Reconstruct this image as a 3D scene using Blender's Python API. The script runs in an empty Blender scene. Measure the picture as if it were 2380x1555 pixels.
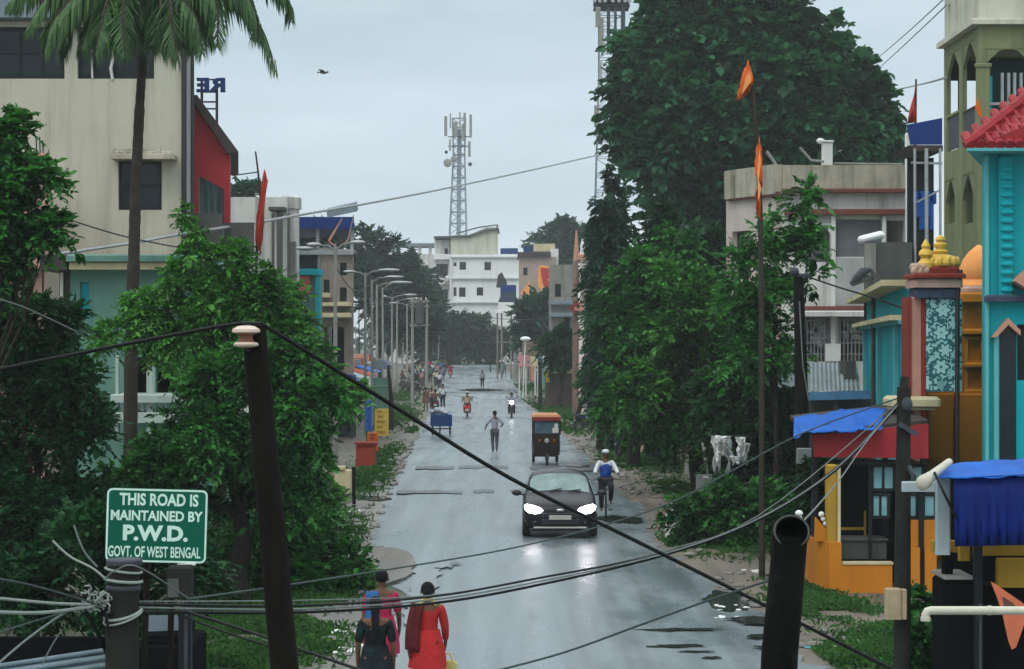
import bpy, math, random
import numpy as np
from mathutils import Vector, Matrix
R = math.radians
PI = math.pi
scn = bpy.context.scene
# ---------------------------------------------------------------- camera, sky, sun, exposure
F, H, CX, HY = 4800.0, 4.4, 1190.0, 800.0      # focal length in photo units, eye height, optical axis, horizon row
cd = bpy.data.cameras.new("camera"); cam = bpy.data.objects.new("camera", cd); scn.collection.objects.link(cam)
cam.location = (0, 0, H); cam.rotation_euler = (R(90), 0, 0)
cd.sensor_width = 36; cd.lens = 36 * F / 2380; cd.shift_y = 22.5 / 2380
cd.clip_start = 0.5; cd.clip_end = 6000
scn.camera = cam
SUN_EL, SUN_AZ = R(58), R(205)
w = bpy.data.worlds.new("World"); scn.world = w; w.use_nodes = True
nt = w.node_tree; N = nt.nodes; L = nt.links; N.clear()
wo = N.new('ShaderNodeOutputWorld'); bg = N.new('ShaderNodeBackground'); L.new(bg.outputs[0], wo.inputs[0])
bg.inputs[1].default_value = 0.1
sky = N.new('ShaderNodeTexSky'); sky.sky_type = 'NISHITA'; sky.sun_disc = False
sky.sun_elevation = SUN_EL; sky.sun_rotation = SUN_AZ; sky.dust_density = 4; sky.air_density = 1.5
tc = N.new('ShaderNodeTexCoord'); sx = N.new('ShaderNodeSeparateXYZ'); L.new(tc.outputs['Generated'], sx.inputs[0])
ramp = N.new('ShaderNodeValToRGB'); e = ramp.color_ramp
stops = [(0.0, (.66, .73, .76)), (.045, (.58, .655, .695)), (.09, (.465, .545, .61)), (.165, (.365, .46, .515)), (.3, (.56, .65, .69)), (.6, (.93, 1.02, 1.03)), (1, (.93, 1.02, 1.03))]
e.elements[0].position = 0; e.elements[0].color = (*stops[0][1], 1)
e.elements[1].position = 1; e.elements[1].color = (*stops[-1][1], 1)
for p, c in stops[1:-1]:
    q = e.elements.new(p); q.color = (*c, 1)
cmap = N.new('ShaderNodeMapping'); cmap.inputs['Scale'].default_value = (1.4, 1.4, 7)
L.new(tc.outputs['Generated'], cmap.inputs[0])
cn = N.new('ShaderNodeTexNoise'); cn.inputs['Scale'].default_value = 2.6; cn.inputs['Detail'].default_value = 5; cn.inputs['Roughness'].default_value = .5
L.new(cmap.outputs[0], cn.inputs['Vector'])
cm = N.new('ShaderNodeMapRange'); cm.inputs[1].default_value = .3; cm.inputs[2].default_value = .7; cm.inputs[3].default_value = -.055; cm.inputs[4].default_value = .06
L.new(cn.outputs[0], cm.inputs[0])
ad = N.new('ShaderNodeMath'); ad.operation = 'ADD'; L.new(sx.outputs[2], ad.inputs[0]); L.new(cm.outputs[0], ad.inputs[1])
L.new(ad.outputs[0], ramp.inputs[0])
sc = N.new('ShaderNodeVectorMath'); sc.operation = 'SCALE'; sc.inputs['Scale'].default_value = 10.5; L.new(ramp.outputs[0], sc.inputs[0])
mx = N.new('ShaderNodeMixRGB'); mx.inputs[0].default_value = .95; L.new(sky.outputs[0], mx.inputs[1]); L.new(sc.outputs[0], mx.inputs[2])
L.new(mx.outputs[0], bg.inputs[0])
sd = bpy.data.lights.new("sun", 'SUN'); so = bpy.data.objects.new("sun", sd); scn.collection.objects.link(so)
sd.energy = 0.7; sd.angle = R(25); sd.color = (1, .96, .9)
so.rotation_euler = (R(90) - SUN_EL, 0, R(-25)); so.location = (-20, -30, 60)
vs = scn.view_settings; vs.view_transform = 'Standard'; vs.look = 'None'; vs.exposure = 0.5; vs.gamma = 1
scn.render.film_transparent = False
scn.cycles.max_bounces = 6; scn.cycles.transparent_max_bounces = 8; scn.cycles.diffuse_bounces = 3; scn.cycles.glossy_bounces = 3

# ---------------------------------------------------------------- helpers
def P(px, py, Y): return Vector(((px - CX) * Y / F, Y, H - (py - HY) * Y / F))
def X(px, Y): return (px - CX) * Y / F
def Z(py, Y): return H - (py - HY) * Y / F
def g(Y):
    t = min(1, max(0, (Y - 130) / 160)); return 1.5 * t * t * (3 - 2 * t)
def sight(px, dep): return Vector(((px-CX)/F*dep, dep, 0))              # depth vector of walls that run back along the street
def RU(u, Y, z=0): return Vector((u - 0.02083 * Y, Y, g(Y) + z))       # road coordinates
def GP(px, py):                                                       # the ground point seen at a photo position
    Y = F * H / (py - HY)
    for _ in range(30): Y = F * (H - g(Y)) / (py - HY) * .5 + Y * .5
    return Vector(((px - CX) * Y / F, Y, g(Y)))

class MB:
    def __init__(s): s.v = []; s.f = []; s.m = []; s.M = Matrix(); s.cur = 0
    def add(s, vs, fs):
        o = len(s.v); M = s.M
        s.v += [tuple(M @ Vector(p)) for p in vs]; s.f += [tuple(i + o for i in f) for f in fs]; s.m += [s.cur] * len(fs)
        return s
    def box(s, x0, x1, y0, y1, z0, z1):
        return s.add([(x0,y0,z0),(x1,y0,z0),(x1,y1,z0),(x0,y1,z0),(x0,y0,z1),(x1,y0,z1),(x1,y1,z1),(x0,y1,z1)],
                     [(0,3,2,1),(4,5,6,7),(0,1,5,4),(1,2,6,5),(2,3,7,6),(3,0,4,7)])
    def cbox(s, x0, x1, y0, y1, z0, z1, c=.02):                        # box with its vertical and top edges cut
        a = [(x0+c,y0),(x1-c,y0),(x1,y0+c),(x1,y1-c),(x1-c,y1),(x0+c,y1),(x0,y1-c),(x0,y0+c)]
        xm, ym = (x0+x1)/2, (y0+y1)/2
        k = lambda p: (p[0] + (c if p[0] < xm else -c), p[1] + (c if p[1] < ym else -c))
        vs = [(*p, z0) for p in a] + [(*p, z1 - c) for p in a] + [(*k(p), z1) for p in a]
        fs = [(i, (i+1)%8, 8+(i+1)%8, 8+i) for i in range(8)] + [(8+i, 8+(i+1)%8, 16+(i+1)%8, 16+i) for i in range(8)]
        return s.add(vs, fs + [tuple(range(16, 24)), tuple(range(7, -1, -1))])
    def bar(s, a, b, w, h=None, up=(0, 0, 1)):
        a = Vector(a); b = Vector(b); d = (b - a).normalized(); h = h or w; up = Vector(up)
        if abs(d.dot(up)) > .97: up = Vector((0, 1, 0))
        sd_ = d.cross(up).normalized() * w / 2; u = sd_.cross(d).normalized() * h / 2
        vs = [a-sd_-u, a+sd_-u, a+sd_+u, a-sd_+u, b-sd_-u, b+sd_-u, b+sd_+u, b-sd_+u]
        return s.add(vs, [(0,1,2,3),(4,7,6,5),(0,4,5,1),(1,5,6,2),(2,6,7,3),(3,7,4,0)])
    def tube(s, pts, r, n=8, caps=True):
        pts = [Vector(p) for p in pts]; k = len(pts)
        rs = r if isinstance(r, (list, tuple)) else [r] * k
        d0 = (pts[1] - pts[0]).normalized(); up = Vector((0, 0, 1)) if abs(d0.z) < .9 else Vector((0, 1, 0))
        vs = []; a = d0.cross(up).normalized()
        for i, p in enumerate(pts):
            d = (pts[min(i+1, k-1)] - pts[max(i-1, 0)]).normalized()
            a = (a - d * a.dot(d)).normalized(); b = d.cross(a)
            for j in range(n):
                t = 2 * PI * j / n; vs.append(p + (a * math.cos(t) + b * math.sin(t)) * rs[i])
        fs = [(i*n+j, i*n+(j+1)%n, (i+1)*n+(j+1)%n, (i+1)*n+j) for i in range(k-1) for j in range(n)]
        if caps: fs += [tuple(range(n-1, -1, -1)), tuple(range((k-1)*n, k*n))]
        return s.add(vs, fs)
    def lathe(s, c, prof, n=16, axis='z'):
        vs = []; c = Vector(c)
        for r, z in prof:
            for j in range(n):
                t = 2*PI*j/n; q = (r*math.cos(t), r*math.sin(t), z)
                if axis == 'x': q = (q[2], q[0], q[1])
                if axis == 'y': q = (q[1], q[2], q[0])
                vs.append(c + Vector(q))
        k = len(prof)
        fs = [(i*n+j, i*n+(j+1)%n, (i+1)*n+(j+1)%n, (i+1)*n+j) for i in range(k-1) for j in range(n)]
        return s.add(vs, fs + [tuple(range(n-1, -1, -1)), tuple(range((k-1)*n, k*n))])
    def ell(s, c, r, n=10, m=7):
        if not isinstance(r, (tuple, list)): r = (r, r, r)
        vs = []; c = Vector(c)
        for i in range(1, m):
            ph = PI * i / m
            for j in range(n):
                t = 2*PI*j/n; vs.append(c + Vector((r[0]*math.sin(ph)*math.cos(t), r[1]*math.sin(ph)*math.sin(t), -r[2]*math.cos(ph))))
        vs += [c - Vector((0,0,r[2])), c + Vector((0,0,r[2]))]; b = (m-1)*n
        fs = [(i*n+j, i*n+(j+1)%n, (i+1)*n+(j+1)%n, (i+1)*n+j) for i in range(m-2) for j in range(n)]
        fs += [(b, (j+1)%n, j) for j in range(n)] + [(b+1, (m-2)*n+j, (m-2)*n+(j+1)%n) for j in range(n)]
        return s.add(vs, fs)
    def prism(s, poly, o, ux, uy, d):                                   # polygon in a plane, pushed along d
        o, ux, uy, d = map(Vector, (o, ux, uy, d)); n = len(poly)
        a = [o + ux*x + uy*y for x, y in poly]
        return s.add(a + [p + d for p in a], [tuple(range(n-1, -1, -1)), tuple(range(n, 2*n))] + [(i, (i+1)%n, n+(i+1)%n, n+i) for i in range(n)])
    def wall(s, o, ux, W, z0, z1, d, holes=()):                         # wall slab along ux with rectangular openings
        o, ux, d = Vector(o), Vector(ux), Vector(d)
        xs = sorted({0, W} | {min(W, max(0, q)) for h in holes for q in h[:2]}); zs = sorted({z0, z1} | {min(z1, max(z0, q)) for h in holes for q in h[2:4]})
        fl = lambda i, j: 0 <= i < len(xs)-1 and 0 <= j < len(zs)-1 and not any(h[0]-1e-6 <= (xs[i]+xs[i+1])/2 <= h[1]+1e-6 and h[2] <= (zs[j]+zs[j+1])/2 <= h[3] for h in holes)
        pt = lambda x, z, k: o + ux*x + Vector((0,0,z - o.z)) + d*k
        for i in range(len(xs)-1):
            for j in range(len(zs)-1):
                if not fl(i, j): continue
                a, b, c, e_ = xs[i], xs[i+1], zs[j], zs[j+1]
                s.add([pt(a,c,0),pt(b,c,0),pt(b,e_,0),pt(a,e_,0)], [(0,1,2,3)]); s.add([pt(a,c,1),pt(b,c,1),pt(b,e_,1),pt(a,e_,1)], [(3,2,1,0)])
                for (di, dj, p, q) in ((-1,0,(a,e_),(a,c)),(1,0,(b,c),(b,e_)),(0,-1,(a,c),(b,c)),(0,1,(b,e_),(a,e_))):
                    if not fl(i+di, j+dj): s.add([pt(*p,0),pt(*q,0),pt(*q,1),pt(*p,1)], [(3,2,1,0)])
        return s
    def shell(s, x0, x1, y0, y1, z0, z1, t=.2, front=(), roof=True, xl=None, xr=None):
        xl = x0 if xl is None else xl; xr = x1 if xr is None else xr; dp = y1-y0       # xl, xr: where the side walls end at the back
        L0, L1 = Vector((x0+(xl-x0)*t/dp, y0+t, z0)), Vector((xl-(xl-x0)*t/dp, y1-t, z0)); R0, R1 = Vector((x1-t+(xr-x1)*t/dp, y0+t, z0)), Vector((xr-t-(xr-x1)*t/dp, y1-t, z0))
        s.wall((x0,y0,z0), (1,0,0), x1-x0, z0, z1, (0,t,0), [(a-x0,b-x0,c,d) for a,b,c,d in front])
        s.wall((xl,y1-t,z0), (1,0,0), xr-xl, z0, z1, (0,t,0))
        s.wall(L0, (L1-L0).normalized(), (L1-L0).length, z0, z1, (t,0,0)); s.wall(R0, (R1-R0).normalized(), (R1-R0).length, z0, z1, (t,0,0))
        if roof: s.prism([(L0.x+t, L0.y), (R0.x, R0.y), (R1.x, R1.y), (L1.x+t, L1.y)], (0,0,z1-.25), (1,0,0), (0,1,0), (0,0,.2))
        return s
    def build(s, name, mats, parent=None, smooth=False, base=None):
        off = Vector((0,0,0)); q = parent
        while q is not None: off += q.location; q = q.parent
        if base is not None: off = Vector(base)
        me = bpy.data.meshes.new(name); me.from_pydata([tuple(Vector(v) - off) for v in s.v], [], s.f)
        for m_ in (mats if isinstance(mats, (list, tuple)) else [mats]): me.materials.append(m_)
        if max(s.m, default=0): me.polygons.foreach_set('material_index', s.m)
        if smooth: me.polygons.foreach_set('use_smooth', [True]*len(s.f)); me.update(); me.set_sharp_from_angle(angle=R(42))
        me.update()
        o = bpy.data.objects.new(name, me); scn.collection.objects.link(o)
        if parent is not None: o.parent = parent
        elif base is not None: o.location = base
        return o

def tag(o, label=None, cat=None, group=None, kind=None):
    if label: o['label'] = label
    if cat: o['category'] = cat
    if group: o['group'] = group
    if kind: o['kind'] = kind
    return o
def thing(name, label, cat, loc, group=None, rz=0):
    o = bpy.data.objects.new(name, None); scn.collection.objects.link(o); o.location = loc; o.rotation_euler = (0, 0, rz)
    o.empty_display_size = .2
    return tag(o, label, cat, group)
def struct(o): o['kind'] = 'structure'; return o
def copy_tree(o, parent=None):
    c = o.copy(); scn.collection.objects.link(c)
    if parent is not None: c.parent = parent
    for ch in list(o.children): copy_tree(ch, c)
    return c
def kids(o, name): return [c for c in o.children if c.name.split('.')[0] == name]
def recolour(o, **kw):                                                 # own material on one copied part
    for c in o.children:
        k = c.name.split('.')[0]
        if k in kw:
            c.data = c.data.copy(); c.data.materials[0] = kw[k]

# ---------------------------------------------------------------- materials
def nodes(name):
    m = bpy.data.materials.new(name); m.use_nodes = True; t = m.node_tree; b = t.nodes['Principled BSDF']; return m, t, t.nodes, t.links, b
def sp(c): return tuple(((q/255+.055)/1.055)**2.4 if q/255 > .04045 else q/255/12.92 for q in c)
def mat(name, col, rough=.75, var=.2, scale=1.5, stain=None, amt=.5, streak=False, sscale=.6, bump=0., bscale=20., metal=0., spec=.18, coord='Object'):
    m, t, n, l, b = nodes(name)
    b.inputs['Roughness'].default_value = rough; b.inputs['Metallic'].default_value = metal; b.inputs['Specular IOR Level'].default_value = spec
    tcn = n.new('ShaderNodeTexCoord'); no = n.new('ShaderNodeTexNoise'); no.inputs['Scale'].default_value = scale; no.inputs['Detail'].default_value = 6
    no.inputs['Roughness'].default_value = .65
    l.new(tcn.outputs[coord], no.inputs['Vector'])
    mr = n.new('ShaderNodeMapRange'); mr.inputs[1].default_value = .3; mr.inputs[2].default_value = .7; l.new(no.outputs[0], mr.inputs[0])
    mi = n.new('ShaderNodeMixRGB'); l.new(mr.outputs[0], mi.inputs[0])
    mi.inputs[1].default_value = (*[q*(1-var) for q in col], 1); mi.inputs[2].default_value = (*[min(1, q*(1+var)) for q in col], 1)
    out = mi.outputs[0]
    if stain:
        mp = n.new('ShaderNodeMapping'); mp.inputs['Scale'].default_value = (3, 3, .22) if streak else (1, 1, 1); l.new(tcn.outputs[coord], mp.inputs[0])
        n2 = n.new('ShaderNodeTexNoise'); n2.inputs['Scale'].default_value = sscale; n2.inputs['Detail'].default_value = 8; n2.inputs['Roughness'].default_value = .7
        l.new(mp.outputs[0], n2.inputs['Vector'])
        m2 = n.new('ShaderNodeMapRange'); m2.inputs[1].default_value = .48; m2.inputs[2].default_value = .72; m2.inputs[4].default_value = amt; l.new(n2.outputs[0], m2.inputs[0])
        x2 = n.new('ShaderNodeMixRGB'); l.new(m2.outputs[0], x2.inputs[0]); l.new(out, x2.inputs[1]); x2.inputs[2].default_value = (*stain, 1); out = x2.outputs[0]
    l.new(out, b.inputs['Base Color'])
    if bump:
        nb = n.new('ShaderNodeTexNoise'); nb.inputs['Scale'].default_value = bscale; nb.inputs['Detail'].default_value = 4; l.new(tcn.outputs[coord], nb.inputs['Vector'])
        bp = n.new('ShaderNodeBump'); bp.inputs['Strength'].default_value = bump; bp.inputs['Distance'].default_value = .03; l.new(nb.outputs[0], bp.inputs['Height']); l.new(bp.outputs[0], b.inputs['Normal'])
    return m
def leafmat(name, dark, light, scale=.8, trans=.25, rough=.45):
    m, t, n, l, b = nodes(name)
    tcn = n.new('ShaderNodeTexCoord'); no = n.new('ShaderNodeTexNoise'); no.inputs['Scale'].default_value = scale; no.inputs['Detail'].default_value = 3
    l.new(tcn.outputs['Object'], no.inputs['Vector'])
    ge = n.new('ShaderNodeNewGeometry')
    a = n.new('ShaderNodeMath'); a.operation = 'MULTIPLY_ADD'; l.new(ge.outputs['Random Per Island'], a.inputs[0]); a.inputs[1].default_value = .55; l.new(no.outputs[0], a.inputs[2])
    mr = n.new('ShaderNodeMapRange'); mr.inputs[1].default_value = .46; mr.inputs[2].default_value = 1.06; l.new(a.outputs[0], mr.inputs[0])
    mi = n.new('ShaderNodeMixRGB'); l.new(mr.outputs[0], mi.inputs[0]); mi.inputs[1].default_value = (*dark, 1); mi.inputs[2].default_value = (*light, 1)
    l.new(mi.outputs[0], b.inputs['Base Color']); b.inputs['Roughness'].default_value = rough; b.inputs['Specular IOR Level'].default_value = .12
    tr = n.new('ShaderNodeBsdfTranslucent'); hs = n.new('ShaderNodeMixRGB'); hs.blend_type = 'MULTIPLY'; hs.inputs[0].default_value = 1; l.new(mi.outputs[0], hs.inputs[1]); hs.inputs[2].default_value = (1.3, 1.5, .6, 1)
    l.new(hs.outputs[0], tr.inputs[0])
    ms = n.new('ShaderNodeMixShader'); ms.inputs[0].default_value = trans; l.new(b.outputs[0], ms.inputs[1]); l.new(tr.outputs[0], ms.inputs[2])
    l.new(ms.outputs[0], n['Material Output'].inputs[0])
    return m
def emis(name, col, st):
    m, t, n, l, b = nodes(name); b.inputs['Base Color'].default_value = (*col, 1); b.inputs['Emission Color'].default_value = (*col, 1); b.inputs['Emission Strength'].default_value = st; return m
def plain(name, col, rough=.5, metal=0., spec=.5):
    return mat(name, col, rough, .12, 6., metal=metal, spec=spec)

GRIME = (.06, .06, .055)
M = {}
M['cream'] = mat('cream_plaster', (.48, .465, .375), .85, .08, .5, (.24, .22, .17), .75, True, .5, .15, 6)
M['white'] = mat('white_limewash', (.68, .68, .66), .85, .07, .6, (.22, .22, .20), .75, True, .6)
M['farwhite'] = mat('far_white_paint', (.74, .75, .74), .8, .05, .4, (.5, .5, .48), .4, True, .3)
M['grimewhite'] = mat('mouldy_white_plaster', (.52, .53, .50), .9, .12, 1.0, (.09, .09, .08), .85, True, .55)
M['concrete'] = mat('weathered_concrete', (.23, .22, .20), .9, .2, 1.5, (.07, .07, .06), .7, True, .7, .2, 12)
M['parapet'] = mat('mouldy_parapet', (.38, .35, .28), .9, .3, 1.2, (.07, .065, .045), .9, True, .8, .2, 8)
M['greycon'] = mat('dark_grey_render', (.075, .078, .074), .9, .2, 1, (.05, .05, .045), .7, True)
M['pink'] = mat('pink_plaster', (.46, .29, .235), .85, .1, .8, (.2, .14, .11), .5, True)
M['maroon'] = mat('maroon_band', (.16, .055, .045), .8, .2)
M['red'] = mat('red_sheet', (.34, .024, .032), .6, .15, 1, (.16, .02, .02), .6, True)
M['darkroof'] = mat('dark_roof_sheet', (.045, .035, .035), .6, .3)
M['teal'] = mat('teal_paint', (.0, .33, .39), .7, .1, 1, (.02, .19, .22), .6, True)
M['paleteal'] = mat('pale_teal_paint', (.12, .25, .205), .8, .15, 1, (.06, .14, .13), .6, True)
M['tealtrim'] = mat('teal_trim', (.10, .42, .44), .7, .1)
M['creamtrim'] = mat('cream_trim', (.55, .48, .30), .8, .15, 2, (.2, .17, .1), .6)
M['orange'] = mat('orange_paint', (.50, .175, .012), .75, .12, 1, (.30, .10, .02), .6, True, .8)
M['ochre'] = mat('ochre_paint', (.38, .23, .03), .8, .15)
M['gold'] = mat('gold_paint', (.72, .45, .08), .4, .15, 6)
M['dred'] = mat('dark_red_paint', (.22, .03, .02), .7, .2)
M['salmon'] = mat('salmon_paint', (.48, .25, .18), .8, .12)
M['navy'] = mat('dark_blue_band', (.045, .06, .10), .8, .3, 8)
M['olive'] = mat('mossy_olive_plaster', (.19, .215, .11), .9, .18, .8, (.09, .10, .05), .7, True, .6)
M['palecream'] = mat('pale_cream_plaster', (.52, .52, .42), .9, .1, .8, (.2, .2, .16), .7, True, .6)
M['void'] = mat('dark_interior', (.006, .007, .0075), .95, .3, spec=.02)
M['glassd'] = mat('dark_window_glass', (.008, .016, .021), .15, .3, 3, spec=.25)
M['glasst'] = mat('teal_window_glass', (.16, .34, .38), .15, .25, 2, spec=.5)
M['frame'] = mat('dark_window_frame', (.008, .012, .014), .6, .2)
M['wframe'] = mat('white_window_frame', (.6, .6, .57), .6, .1)
M['tarp'] = mat('blue_tarpaulin', (.003, .095, .44), .6, .2, 3, (.02, .18, .55), .4, False, 2, .4, 4)
M['tarpd'] = mat('deep_blue_tarpaulin', (.002, .016, .15), .6, .15, 3, (.003, .024, .18), .5, True, 2, .3, 4)
M['bluesheet'] = mat('blue_roof_sheet', (.003, .028, .16), .5, .15, 2, (.02, .03, .07), .5, True)
M['tin'] = mat('grey_tin_sheet', (.26, .31, .33), .45, .25, 2, (.13, .12, .11), .6, True, 1, metal=.3)
M['asbestos'] = mat('grey_cement_sheet', (.17, .21, .25), .8, .15)
M['steel'] = mat('galvanised_steel', (.34, .36, .37), .5, .2, 4, metal=.5)
M['tower'] = mat('tower_steel', (.22, .26, .30), .6, .2, 2)
M['darksteel'] = mat('dark_steel', (.045, .055, .065), .6, .3, 5)
M['polegrey'] = mat('concrete_pole', (.022, .023, .019), .9, .3, 3, (.012, .013, .012), .7, True, 2, .3, 30, spec=.15)
M['poledark'] = mat('dark_iron_pole', (.006, .0056, .0042), .9, .35, 3, (.022, .019, .014), .4, True, 2, .3, 25, spec=.12)
M['poleblack'] = mat('rusty_black_pipe', (.003, .003, .003), .85, .4, 3, (.022, .022, .020), .5, False, 4, .5, 14, spec=.12)
M['lamppole'] = mat('pale_lamp_pole', (.25, .255, .235), .7, .15, 2, (.2, .19, .16), .5)
M['bamboo'] = mat('bamboo_pole', (.036, .032, .022), .8, .3, 4)
M['porcelain'] = mat('porcelain', (.62, .50, .42), .35, .1)
M['brownporc'] = mat('brown_ceramic', (.20, .09, .05), .5, .15)
M['cable'] = mat('black_cable', (.005, .006, .006), .5, .2)
M['greycable'] = mat('grey_cable', (.14, .165, .16), .6, .2, 8)
M['palecable'] = mat('pale_cable', (.26, .30, .28), .6, .15, 8)
M['wire'] = mat('weathered_wire', (.045, .065, .065), .6, .2)
M['bark'] = mat('tree_bark', (.025, .021, .016), .95, .35, 6, bump=.6, bscale=14)
M['palmbark'] = mat('palm_bark', (.038, .031, .025), .95, .3, 5, (.085, .075, .06), .4, False, 3, .6, 10)
M['signgreen'] = mat('sign_green', (.0, .10, .062), .45, .08, 2, (.0, .07, .045), .4)
M['mint'] = mat('sign_letter_white', (.58, .80, .70), .5, .08, 6)
M['grey'] = mat('grey_board', (.20, .22, .22), .8, .15, 2, (.1, .1, .1), .5)
M['beigebox'] = mat('beige_meter_box', (.40, .32, .20), .6, .15, 4, (.18, .13, .08), .6)
M['pvc'] = mat('white_pvc', (.55, .53, .44), .45, .12, 4, (.25, .22, .15), .5)
M['saffron'] = mat('saffron_cloth', (.62, .11, .015), .8, .15, 3)
M['saffronlight'] = mat('pale_orange_cloth', (.80, .32, .10), .8, .12, 3)
M['redcloth'] = mat('red_cloth', (.42, .035, .02), .8, .2, 3)
M['tile'] = mat('red_roof_tile', (.27, .020, .026), .6, .25, 3)
M['yellow'] = mat('yellow_board', (.62, .44, .07), .7, .2, 6)
M['blueboard'] = mat('blue_board', (.01, .08, .32), .6, .2, 6)
M['redboard'] = mat('brick_red_box', (.32, .05, .028), .7, .2, 4)
M['orangeboard'] = mat('orange_board', (.48, .12, .015), .7, .3, 5)
M['tyre'] = plain('tyre_rubber', (.012, .012, .012), .8)
M['rim'] = mat('steel_rim', (.3, .31, .32), .35, .15, metal=.7)
M['carpaint'] = mat('dark_grey_car_paint', (.006, .007, .011), .35, .1, spec=.28)
M['carglass'] = mat('car_glass', (.17, .25, .25), .10, .35, 2.5, spec=.6)
M['blackplastic'] = plain('black_plastic', (.012, .012, .014), .55)
M['plate'] = mat('number_plate', (.42, .42, .38), .6, .1)
M['chrome'] = mat('chrome_trim', (.55, .56, .57), .25, .1, metal=.8)
M['head'] = emis('headlight', (1.0, .93, .98), 10)
M['headyellow'] = emis('bike_headlight', (1, .95, .97), 10)
M['tail'] = mat('red_tail_lamp', (.5, .02, .02), .3)
M['scooterred'] = mat('red_scooter_paint', (.33, .012, .018), .3, .1)
M['bikeblue'] = mat('dark_blue_paint', (.01, .018, .045), .35, .15)
M['purple'] = mat('dull_purple_paint', (.10, .09, .16), .5, .2)
M['rick'] = mat('maroon_rickshaw_paint', (.022, .012, .010), .45, .3, 3)
M['ricktop'] = mat('tan_rickshaw_roof', (.52, .24, .12), .6, .15)
M['rickglass'] = mat('rickshaw_windscreen', (.07, .13, .16), .12, .3, 3)
M['cartblue'] = mat('blue_cart_paint', (.01, .045, .15), .5, .2)
for nm, c in dict(skin=(.13,.065,.04), hair=(.006,.006,.007), redkurta=(.40,.022,.022), maroonshawl=(.10,.014,.016), darkkurta=(.012,.02,.025),
                  bluetop=(.03,.13,.33), crimson=(.36,.02,.07), whiteshirt=(.55,.58,.62), mauveshirt=(.30,.30,.38), darktrousers=(.014,.016,.022), greytrousers=(.07,.075,.09),
                  vestblue=(.018,.06,.30), beigeshirt=(.42,.33,.25), brownshirt=(.12,.06,.045), yellowshirt=(.5,.5,.32), greenshirt=(.05,.16,.12), greyshirt=(.22,.24,.26),
                  pinkshirt=(.5,.25,.25), tealshirt=(.04,.2,.22), darkshirt=(.02,.02,.025), yellowbag=(.5,.42,.14)).items():
    M[nm] = mat(nm + '_cloth' if nm not in ('skin', 'hair') else 'brown_' + nm, c, .85 if nm != 'skin' else .6, .18, 5, bump=.9 if nm not in ('skin', 'hair') else 0, bscale=7)
M['pattern'] = mat('dark_patterned_cloth', (.007, .010, .013), .85, .3, 6, (.012, .05, .05), .8, False, 9)
# ---------------------------------------------------------------- foliage
def leaf_cloud(name, C, Nrm, Ls, Ws, mtl, parent, rng, droop=.25, base=None, D=None, tilt=.55):
    n = len(C); nn = Nrm + rng.normal(size=(n, 3)) * tilt; nn /= np.linalg.norm(nn, axis=1)[:, None]
    if D is None:
        d = np.cross(nn, rng.normal(size=(n, 3))); d /= np.linalg.norm(d, axis=1)[:, None]
    else: d = D + rng.normal(size=(n, 3)) * .25
    d[:, 2] -= droop; d /= np.linalg.norm(d, axis=1)[:, None]
    s = np.cross(d, nn); s /= np.maximum(np.linalg.norm(s, axis=1), 1e-6)[:, None]; nn = np.cross(s, d)
    L_ = Ls[:, None]; W_ = Ws[:, None]
    V = np.empty((n, 6, 3)); V[:, 0] = C - d*L_*.5; V[:, 3] = C + d*L_*.5 - nn*L_*.12
    V[:, 1] = C - d*L_*.18 + s*W_*.5 + nn*W_*.18; V[:, 2] = C + d*L_*.2 + s*W_*.42 + nn*W_*.12
    V[:, 5] = C - d*L_*.18 - s*W_*.5 + nn*W_*.18; V[:, 4] = C + d*L_*.2 - s*W_*.42 + nn*W_*.12
    off = np.zeros(3); q = parent
    while q is not None: off += np.array(q.location); q = q.parent
    if base is not None: off = np.array(base)
    V = (V - off).reshape(-1, 3).astype(np.float32)
    me = bpy.data.meshes.new(name); me.vertices.add(n*6); me.vertices.foreach_set('co', V.ravel())
    idx = (np.arange(n)[:, None]*6 + np.array([0,1,2,3,0,3,4,5])[None]).ravel().astype(np.int32)
    me.loops.add(n*8); me.loops.foreach_set('vertex_index', idx)
    me.polygons.add(n*2); me.polygons.foreach_set('loop_start', np.arange(0, n*8, 4, dtype=np.int32))
    me.update(calc_edges=True); me.validate(); me.materials.append(mtl)
    o = bpy.data.objects.new(name, me); scn.collection.objects.link(o)
    if parent is not None: o.parent = parent
    elif base is not None: o.location = base
    return o
def unit(a): return a / np.maximum(np.linalg.norm(a, axis=1), 1e-6)[:, None]
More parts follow.
